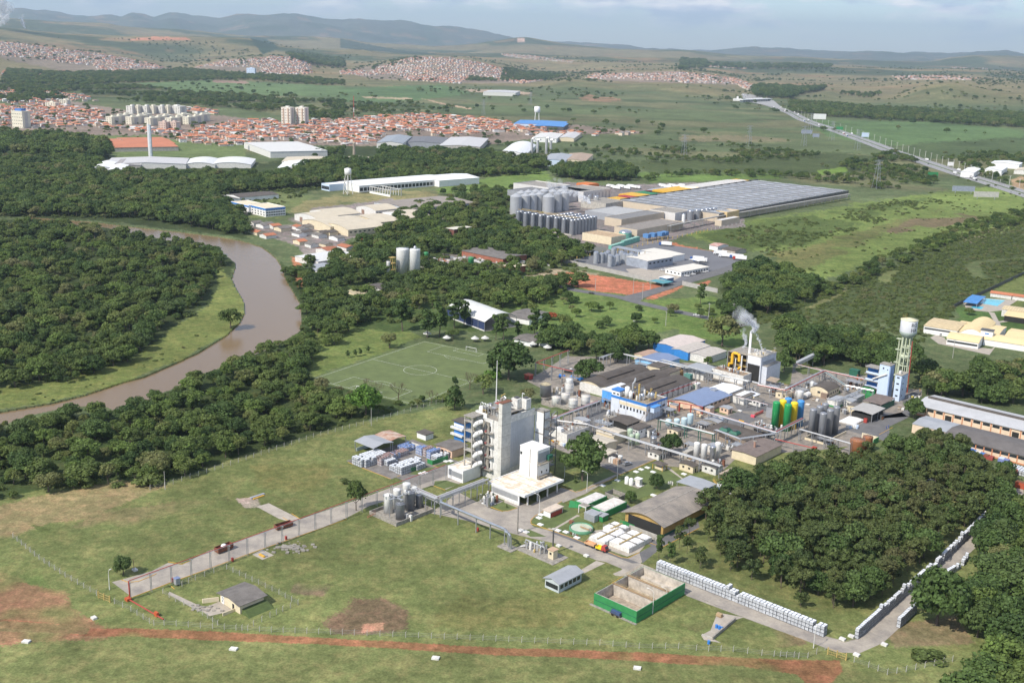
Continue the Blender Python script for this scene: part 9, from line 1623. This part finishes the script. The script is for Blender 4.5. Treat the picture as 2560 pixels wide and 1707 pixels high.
fac('tan flat roofed shed right of the barrel roofs','R1',[(1930,1100),(2330,1110),(2352,1080),(2000,1072)],7,WHT,TAN,F7);fac('white sheds in front of the tan flat roof','R1',[(1940,1135),(2110,1150),(2110,1110),(1950,1100)],7,WHT,MATS['bright_white_roof'],F7);fac('long beige roof with a blue side by the brick chimney','R2',[(-20,1110),(230,1118),(230,1090),(0,1072)],7,BLUEP,TAN,F7)
p=G('R2',97,1105);t=thing('brick_chimney','brown brick chimney beside the beige roof','chimney',p);MB().lathe(0,0,[(2.4,0),(1.7,27)],12).build('shaft',mat('chimney_brown',(.30,.26,.20)),t);MB().lathe(0,0,[(1.9,26.5),(1.9,27.4),(1.2,27.4)],12).build('cap',CND,t)
fac('grey blue gabled factory below the town','R2',[(300,975),(430,980),(440,930),(310,935)],12,WTD,mat('slate_roof',(.30,.33,.36),.8),F7,rise=3);fac('long dark grey factory below the town','R2',[(440,970),(700,980),(700,940),(450,945)],9,GREYM,mat('dark_shed',(.17,.17,.18),.9,dirt=.2),F7);fac('pale grey flat factory left of the white arena','R2',[(690,985),(850,1000),(1000,960),(860,940)],9,CONC,mat('shed_pale',(.52,.51,.5)),F6);fac('white long box on the town edge','R2',[(1340,935),(1480,948),(1500,920),(1370,908)],8,WHT,mat('box_roof',(.6,.59,.56)),F6);fac('tan shed right of the white long box','R2',[(1500,940),(1600,945),(1640,915),(1560,905)],7,CREAM,mat('shed_pale',(.52,.51,.5)),F6)
fac('white arched arena roof among the trees','R2',[(1100,1040),(1260,1060),(1330,1000),(1190,985)],8,WHT,mat('arena_white',(.85,.85,.85),.5),F6,True,6);fac('blue grey hall right of the white arena','R2',[(1425,1080),(1540,1100),(1550,1060),(1440,1050)],9,LBLUE,ROOFL,F6);fac('low brown works right of the blue grey hall','R2',[(1555,1095),(1690,1090),(1640,1050),(1560,1055)],8,CREAM,mat('works_brown',(.4,.3,.22)),F6)
for i,(x,y)in enum(((1310,1060),(1350,1050),(1410,1055),(1440,1050))):p=G('R2',x,y);t=thing('silver_stack','cluster of silver process stacks right of the white arena','stack',p,None,'silver stacks by the arena');MB().cyl(0,0,0,26-4*(i%2),2.2,n=10).build('shell',PIPE,t);MB().path([(0,0,26-4*(i%2)),(3,0,28-4*(i%2)),(6,0,22)],1.0,6).build('duct',PIPE,t)
fac('blue roofed factory with white water tower at the far town edge','R2',[(1195,840),(1350,850),(1550,835),(1300,822)],8,LBLUE,mat('blue_factory_roof',(.08,.25,.55),.6,dirt=.1),F6,rise=1);fac('second blue roofed factory wing','R2',[(1330,860),(1480,862),(1560,845),(1400,838)],8,DST,MATS['blue_factory_roof'],F6,rise=1)
p=G('R2',1346,838);t=thing('water_tower','white water tower over the blue roofed factory','water tower',p);[MB().bar((s*5,u*5,0),(s*4,u*4,24),.8,5).build('leg',WHT,t)for s in (-1,1)for u in (-1,1)];MB().lathe(0,0,[(6,23),(7,24),(7,36),(.1,37)],14).build('tank',WHT,t)
p=G('R2',95,830);t=thing('radio_mast','red and white lattice mast behind the town','mast',p);MB().bar((0,0,0),(0,0,55),.7,4).build('mast',mat('mast_red',(.5,.1,.08)),t);MB().bar((0,0,20),(0,0,30),.75,4).build('white_band',WHT,t)
fac('far grey industrial roofs on the green plain','R2',[(1000,630),(1200,636),(1200,622),(1020,616)],12,WTD,mat('shed_pale',(.52,.51,.5)),F7)
for pts,lb in (([(2130,1110),(2320,1125),(2330,1110),(2150,1100)],'long white roofed shed beyond the highway at the right'),([(2100,1150),(2200,1165),(2210,1145),(2130,1132)],'white roofed shed in front of the long one'),([(1935,1165),(2010,1180),(2040,1160),(1970,1145)],'pale roofed building left of the white roofed sheds')):fac(lb,'R3',pts,8,[WTD,WHT,BRICK][len(pts)%3],MATS['bright_white_roof']if 'white'in lb else ROOFL,F6)
fac('tan roof shed at the right frame edge','R3',[(2300,1165),(2380,1170),(2380,1150),(2310,1150)],6,WTD,TAN,F6);q_=F7.at('R3',945,780);shed('white_villa','white villa at the foot of the hills beyond the highway','house',(q_[0],q_[0]+34,q_[1],q_[1]+20),6.6,3,'b',WHT,TILE,F=F7)
block('open_basin_left','small white school block at the roadside left of the terracotta works',BLD,F7.rect('R1',[(240,975),(320,978),(310,955),(250,955)],5),4.6,WHT,WTD,F=F7)
hw=[(380,600,-1),(430,650,0),(520,690,0),(640,730,0),(760,775,0),(850,822,0),(1000,872,0),(1150,925,0),(1300,978,0),(1450,1035,0),(1600,1085,0),(1750,1135,0),(1900,1185,0),(2100,1245,0),(2352,1325,0),(2560,1390,0)]
hp=[tuple(G('R3',x,y))[:2]for x,y,_ in hw[1:]];hp=smooth_line(hp,4)
HA=mat('highway_asphalt',(.27,.265,.26),.9,dirt=.12,scale=.03);sheet('highway',[q for q in strip(hp,36)],HA,0);SHZ[0]+=.02
def off(pts,o):
 out=[]
 for i,p in enum(pts):
  a=pts[max(i-1,0)];b=pts[min(i+1,len(pts)-1)];dx,dy=b[0]-a[0],b[1]-a[1];l=hypot(dx,dy);out.append((p[0]-dy/l*o,p[1]+dx/l*o))
 return out
SHZ[0]+=.05;sheet('median',[q for q in strip(hp,5)],mat('median_grass',(.12,.15,.06),.95),0);SHZ[0]+=.05
sheet('lane_lines',[q for o_ in (-17,-4,4,17,-9.2,9.2)for q in strip(off(hp,o_),.35)],WHT,0)
sheet('toll_plaza',[gp('R3',[(425,640),(500,650),(640,690),(700,740),(760,770),(640,735),(480,700),(430,680)])],mat('plaza',(.36,.35,.33),.9),0)
t0_=G('R3',430,690,6);t1_=G('R3',632,682,6);t=thing('toll_canopy','long white canopy of the toll plaza across the highway','toll plaza',(t0_.x,t0_.y,0));d_=t1_-t0_;spin(t,atan2(d_.y,d_.x));MB().box(0,d_.length,0,22,8,10).build('roof',WHT,t);[MB().box(d_.length*(k+.5)/12-1,d_.length*(k+.5)/12+1,4,16,0,8).build('booth',WTD,t)for k in range(12)]
p=G('R3',395,692);t=thing('toll_office','small white office with a tower left of the toll canopy',BLD,p);MB().box(-14,14,0,16,0,8).build('wall',WHT,t);MB().box(-3,3,4,10,8,16).build('tower',WHT,t)
r_=RND(9);k=0;cums=[0]
for p,q in zip(hp,hp[1:]):cums.append(cums[-1]+hypot(q[0]-p[0],q[1]-p[1]))
for i in range(64):
 s_=r_.uniform(0,1)**1.0*cums[-1]*.93;j=max(a for a in range(len(hp)-1)if cums[a]<=s_);f=(s_-cums[j])/(cums[j+1]-cums[j]);x,y=hp[j][0]+(hp[j+1][0]-hp[j][0])*f,hp[j][1]+(hp[j+1][1]-hp[j][1])*f;dx,dy=hp[j+1][0]-hp[j][0],hp[j+1][1]-hp[j][1];l=hypot(dx,dy);o_=r_.choice([-11.8,-6.6,6.6,11.8]);kd='truck'if r_.random()<.38 else 'car';c=r_.choice(['white','white','silver','blue','red','black'])
 o=link(newob(kd,(CM if kd=='car'else TM)[c]));o.location=(x-dy/l*o_,y+dx/l*o_,.3);spin(o,atan2(dy,dx)+(0 if o_<0 else pi));tag(o,'%s %s driving on the highway'%(c,kd),kd,'%s %ss on the highway'%(c,kd))
for fr,x,y,w_,h_,m_,lb in (('R3',953,812,34,14,WHT,'blank white billboard beside the far highway'),('R3',1265,935,16,9,LBLUE,'pale blue roadside billboard right of the highway'),('R3',1090,885,16,7,GREENP,'green road sign over the far highway'),('R3',1725,1222,15,9,GREENP,'green and white board by the brewery end of the highway'),('R3',865,912,24,8,mat('board_grey',(.30,.33,.40)),'grey board on the meadow left of the highway'),('R3',928,936,14,7,mat('board_grey',(.3,.33,.4)),'small grey board on the meadow'),('R7',1935,115,30,7,mat('board_grey',(.3,.33,.4)),'grey board at the meadow corner near the highway'),('R7',2090,155,32,7,mat('board_pale',(.5,.48,.44)),'pale board right of the grey one near the highway'),('R3',1848,1135,10,6,WHT,'small white board on the highway verge')):
 p=G(fr,x,y+(12 if fr=='R3'else 6));t=thing('billboard',lb,'billboard',p);MB().box(-w_/2,w_/2,-.3,.3,3,3+h_).build('panel',m_,t);[MB().box(s*w_*.35-.3,s*w_*.35+.3,-.25,.25,0,3).build('leg',STL,t)for s in (-1,1)]
lm_=MB();lm_.bar((0,0,0),(0,0,13),.25,5);lm_.box(-1.6,1.6,-.2,.2,12.8,13.1);lmm=lm_.mesh('highway_lamp',WTD)
off_=off(hp,19)
for j in range(0,len(off_)-1):
 if cums[j]<1200:continue
 o=link(newob('highway_lamp',lmm));o.location=(*off_[j],0);tag(o,'tall double lamp post on the highway verge','lamp post','lamp posts along the highway')
pym=MB();
for s in (-1,1):
 for u in (-1,1):pym.bar((s*4,u*4,0),(s*.8,u*.8,38),.22,4)
for z_ in (27,32,37):pym.bar((-8,0,z_),(8,0,z_),.22,4);pym.bar((-8,0,z_),(0,0,z_+2),.15,4);pym.bar((8,0,z_),(0,0,z_+2),.15,4)
for z_ in range(0,34,6):pym.bar((-4+z_*.08,-4+z_*.08,z_),(3.4-z_*.08,-3.4+z_*.08,z_+6),.14,4);pym.bar((4-z_*.08,-4+z_*.08,z_),(-3.4+z_*.08,-3.4+z_*.08,z_+6),.14,4)
pymm=pym.mesh('pylon',STL)
for i,(fr,x,y)in enum((('R3',1340,1290),('R3',845,1000),('R3',890,890),('R3',1035,960),('R3',1210,1030),('R3',25,1080),('R3',470,1000),('R2',1302,720),('R2',980,790))):o=link(newob('pylon',pymm));o.location=G(fr,x,y);spin(o,.5);tag(o,'grey lattice power pylon standing in the green plain','pylon','power pylons in the plain')
for i,(x,y,s_)in enum(((20,160,260),(170,195,60))):
 dd=9000;r=ray(*toP('R1',x,y));hh=hypot(r[0],r[1]);plume(['tall white steam column on the far left horizon','short steam puff near the far left horizon'][i],(r[0]/hh*dd,r[1]/hh*dd,CH+r[2]/hh*dd),(-.25,0,1),s_*1.2,s_*.08,s_*.30,.03,seed=20+i)
pb=G('R6',890,330,14);plume('white steam blowing left over the cylinder field of the brewery',pb,(-1,.5,.45),48,1.5,5.5,.22,seed=11)
SK=[('S1',600,1250,7,5,3,'between the open stairs and the white tank wall'),('S1',960,1180,6,4,3,'under the long rack by the white tanks'),('S1',1230,1040,6,5,4,'right of the white tank wall under the blue canopy'),('S1',1260,1130,6,4,3.5,'before the blue fascia hall'),('S1',1420,1290,5,4,2.5,'at the open side of the brown lean-to'),('S1',1700,1340,6,5,3.5,'right of the three pale green tanks'),('S1',1860,1120,7,5,3,'at the right foot of the reactor building'),('S2',160,1240,8,5,3,'behind the pale cyan silos'),('S2',430,1270,6,5,2.5,'between cyan silos and the dark green coolers'),
 ('S2',700,1480,7,5,4,'right of the tall white tanks'),('S2',800,1520,6,5,3,'beside the chimney hall'),('S2',1150,1290,6,5,2.5,'left foot of the green silos'),('S2',1480,900,7,5,3,'left of the rusty topped tank'),('S2',1830,980,6,5,2.2,'before the cream gabled hall'),('S2',2050,830,9,5,4,'under the rack beside the cream gabled hall'),('S2',2150,780,9,6,5,'in front of the blue and white open floors'),('S2',2230,1080,6,4,2,'left of the grey canopy'),('S2',1950,1090,6,4,2.2,'behind the grey cylinders'),('S2',1200,870,6,4,3,'at the right foot of the boiler house'),('S2',900,860,8,4,4,'in front of the turbine hall'),
 ('S2',650,720,6,4,3,'left of the turbine hall'),('S2',250,640,7,4,3,'along the rack behind the dark workshop'),('S1',1600,620,9,4,3,'behind the dark roofed workshop'),('S5',1250,330,6,4,2.5,'on the asphalt below the silver tank'),('S5',1600,330,5,4,2.5,'between the leafy tree and the white tanks'),('S5',1850,470,6,4,3,'at the top edge of the pine grove'),('S2',1750,1420,7,3,1.6,'before the grey cylinders'),]
for i,(fr,x,y,w_,d_,h_,wh_)in enum(SK):
 b,a=S2(fr,x,y);t=T('process_skid','cluster of vessels and pipes '+wh_,'process skid',b,a);rg=RND(200+i);t.box('slab',CND,-.3,w_+.3,-.3,d_+.3,0,.25)
 junk(t,'v',[PIPE,STL,WTD,RUSTC,SILVER,GREYT,YELD if i%3==0 else STL,DGREEN if i%4==0 else CND],rg,0,w_,0,d_,.25,15,.4,1.5,h_)
 if i%2==0:
  for (u,v)in ((0,0),(w_,0),(0,d_),(w_,d_)):t.box('column',STL,u-.1,u+.1,v-.1,v+.1,.25,h_+1.4)
  t.box('deck',STL,0,w_,0,d_,h_+.6,h_+.7);rail(t,[(0,0),(w_,0),(w_,d_)],h_+.7,YELD if i%4==0 else STL)
HT=[('S1',640,1330,5,4,3,WTD,ROOFG,'white hut with a grey roof at the foot of the open stairs'),('S1',930,1230,7,4,3.4,WTD,ROOFL,'white cabin under the rack by the tank wall'),('S1',1640,1330,6,4,3.6,WTD,ROOFG,'white hut right of the pale green tanks'),('S2',120,1330,6,4,3,CREAM,ROOFG,'cream hut in front of the cyan silos'),('S2',520,1230,8,5,3.2,CND,ROOFL,'grey roofed cabin left of the coolers'),('S2',690,1090,5,4,2.8,PINKW,ROOFL,'pale orange cabin at the lawn of the laboratory'),
 ('S2',940,950,7,5,3.4,CREAM,mat('white_sheet',(.7,.72,.76)),'cream store with a white roof below the boiler house'),('S2',1040,1010,5,4,3,WTD,ROOFG,'white hut on the street left of the silos'),('S2',1300,930,7,5,3.6,CREAM,MATS['tan_roof'],'cream shed with a tan roof behind the green silo'),('S2',1430,860,6,4,3,WTD,ROOFB,'white shed at the bend of the red rack'),('S2',1620,830,5,4,3,CND,ROOFL,'grey hut left of the slim white tank'),('S2',1990,1010,7,5,3.4,WTD,ROOFL,'white shed right of the tilted roof hut'),('S2',2080,1080,7,5,3.4,CREAM,ROOFG,'cream shed behind the right grey cylinder'),
 ('S2',2240,880,7,5,4,GREENP,ROOFB,'green shed before the open floored building'),('S2',1060,1330,7,4,3,CND,ROOFG,'grey cabin below the compressor skid'),('S2',560,1520,5,4,3.4,WTD,ROOFL,'white cabin behind the silver cylinder'),('S5',1250,400,6,4,2.8,WTD,ROOFG,'white cabin on the asphalt left of the leafy tree'),('S5',1560,520,7,4,3,CREAM,ROOFB,'cream hut below the white tanks at the lawn'),('S5',1780,540,7,5,3.2,WTD,ROOFG,'white hut before the chimney hall')]
for fr,x,y,w_,d_,h_,wl,rf,lb in HT:
 b,a=S2(fr,x,y);shed('works_cabin',lb,'cabin',(b,b+w_,a,a+d_),h_,.5,'a',wl,rf,over=.35,wins=(('f',2,1,.9,1.4),),doors=(('r',d_*.5,.9,2),))
rack('low rack between the laboratory and the coloured silos',[S2('S2',880,1010),S2('S2',1210,1100)],4.2,w=1.2,step=6,pipes=((-.3,.2,PIPE),(.3,.14,REDP)))
rack('rack behind the grey cylinders running to the grey canopy',[S2('S2',1960,1060),S2('S2',2260,930)],4.8,w=1.6,step=6,pipes=((-.4,.2,PIPE),(.3,.18,0)),levels=2)
rack('rack from the brown hall to the long silver rack',[S2('S2',640,1400),S2('S2',900,1500),S2('S2',1300,1440)],5.2,w=2,step=6,pipes=((-.6,.2,PIPE),(0,.16,0),(.6,.2,STL)),levels=2)
rack('rack over the asphalt yard behind the big round tree',[S2('S1',690,1290),S2('S1',1080,1340),S2('S1',1370,1440)],5.2,w=1.8,step=6,pipes=((-.5,.22,PIPE),(.2,.16,0),(.6,.12,RUSTC)),levels=2)
rack('rack in front of the blue white towers',[S2('S2',1820,740),S2('S2',2050,900),S2('S2',2352,960)],5,w=2,step=6,pipes=((-.6,.22,PIPE),(.1,.16,DGREEN),(.7,.2,0)),levels=2)
for i,(fr,x,y,c,rz,wh_)in enum([('S3',870,1010,'white',.3,'on the asphalt before the long pink warehouse'),('S3',800,920,'silver',.9,'at the corner behind the water tower bags'),('S2',1350,800,'white',.6,'on the lane behind the rusty topped tank'),('S3',1155,310,'white',.2,'on the drive of the club'),('S5',1050,480,'silver',.6,'on the asphalt yard by the striped canopy'),('S8',1290,185,'white',.4,'half hidden among the grove trees')]):vehicle('car',c,fr,x,y,rz,'%s car parked %s'%(c,wh_))
for i,(fr,x,y,wh_)in enum([('S3',610,1225,'left one of the workers in blue on the asphalt by the grove'),('S3',632,1215,'right one of the workers in blue on the asphalt by the grove')]):
 p=G(fr,x,y);mb=MB();me=bpy.data.meshes.new('person');vs=[(0,0,.95),(0,0,1.25),(0,0,1.45),(0,0,1.55),(0,.01,1.68),(.12,0,.5),(.13,0,.06),(-.12,0,.5),(-.13,.03,.06),(.2,0,1.4),(.25,.02,1.12),(.24,.1,.88),(-.2,0,1.4),(-.25,.02,1.12),(-.24,.1,.88),(.14,.14,.04),(-.14,.16,.04)]
 es=[(0,1),(1,2),(2,3),(3,4),(0,5),(5,6),(0,7),(7,8),(2,9),(9,10),(10,11),(2,12),(12,13),(13,14),(6,15),(8,16)];me.from_pydata(vs,es,[]);me.materials.append(mat('work_blue',(.06,.10,.32),.8));o=link(newob('person',me));o.location=p;spin(o,.7+i);md=o.modifiers.new('skin','SKIN')
 rr=[.15,.15,.14,.07,.11,.085,.06,.085,.06,.07,.05,.04,.07,.05,.04,.045,.045]
 for k,s_ in enum(me.skin_vertices[0].data):s_.radius=(rr[k],rr[k]);s_.use_root=(k==0)
 o.modifiers.new('sub','SUBSURF').levels=1;tag(o,wh_,'person')
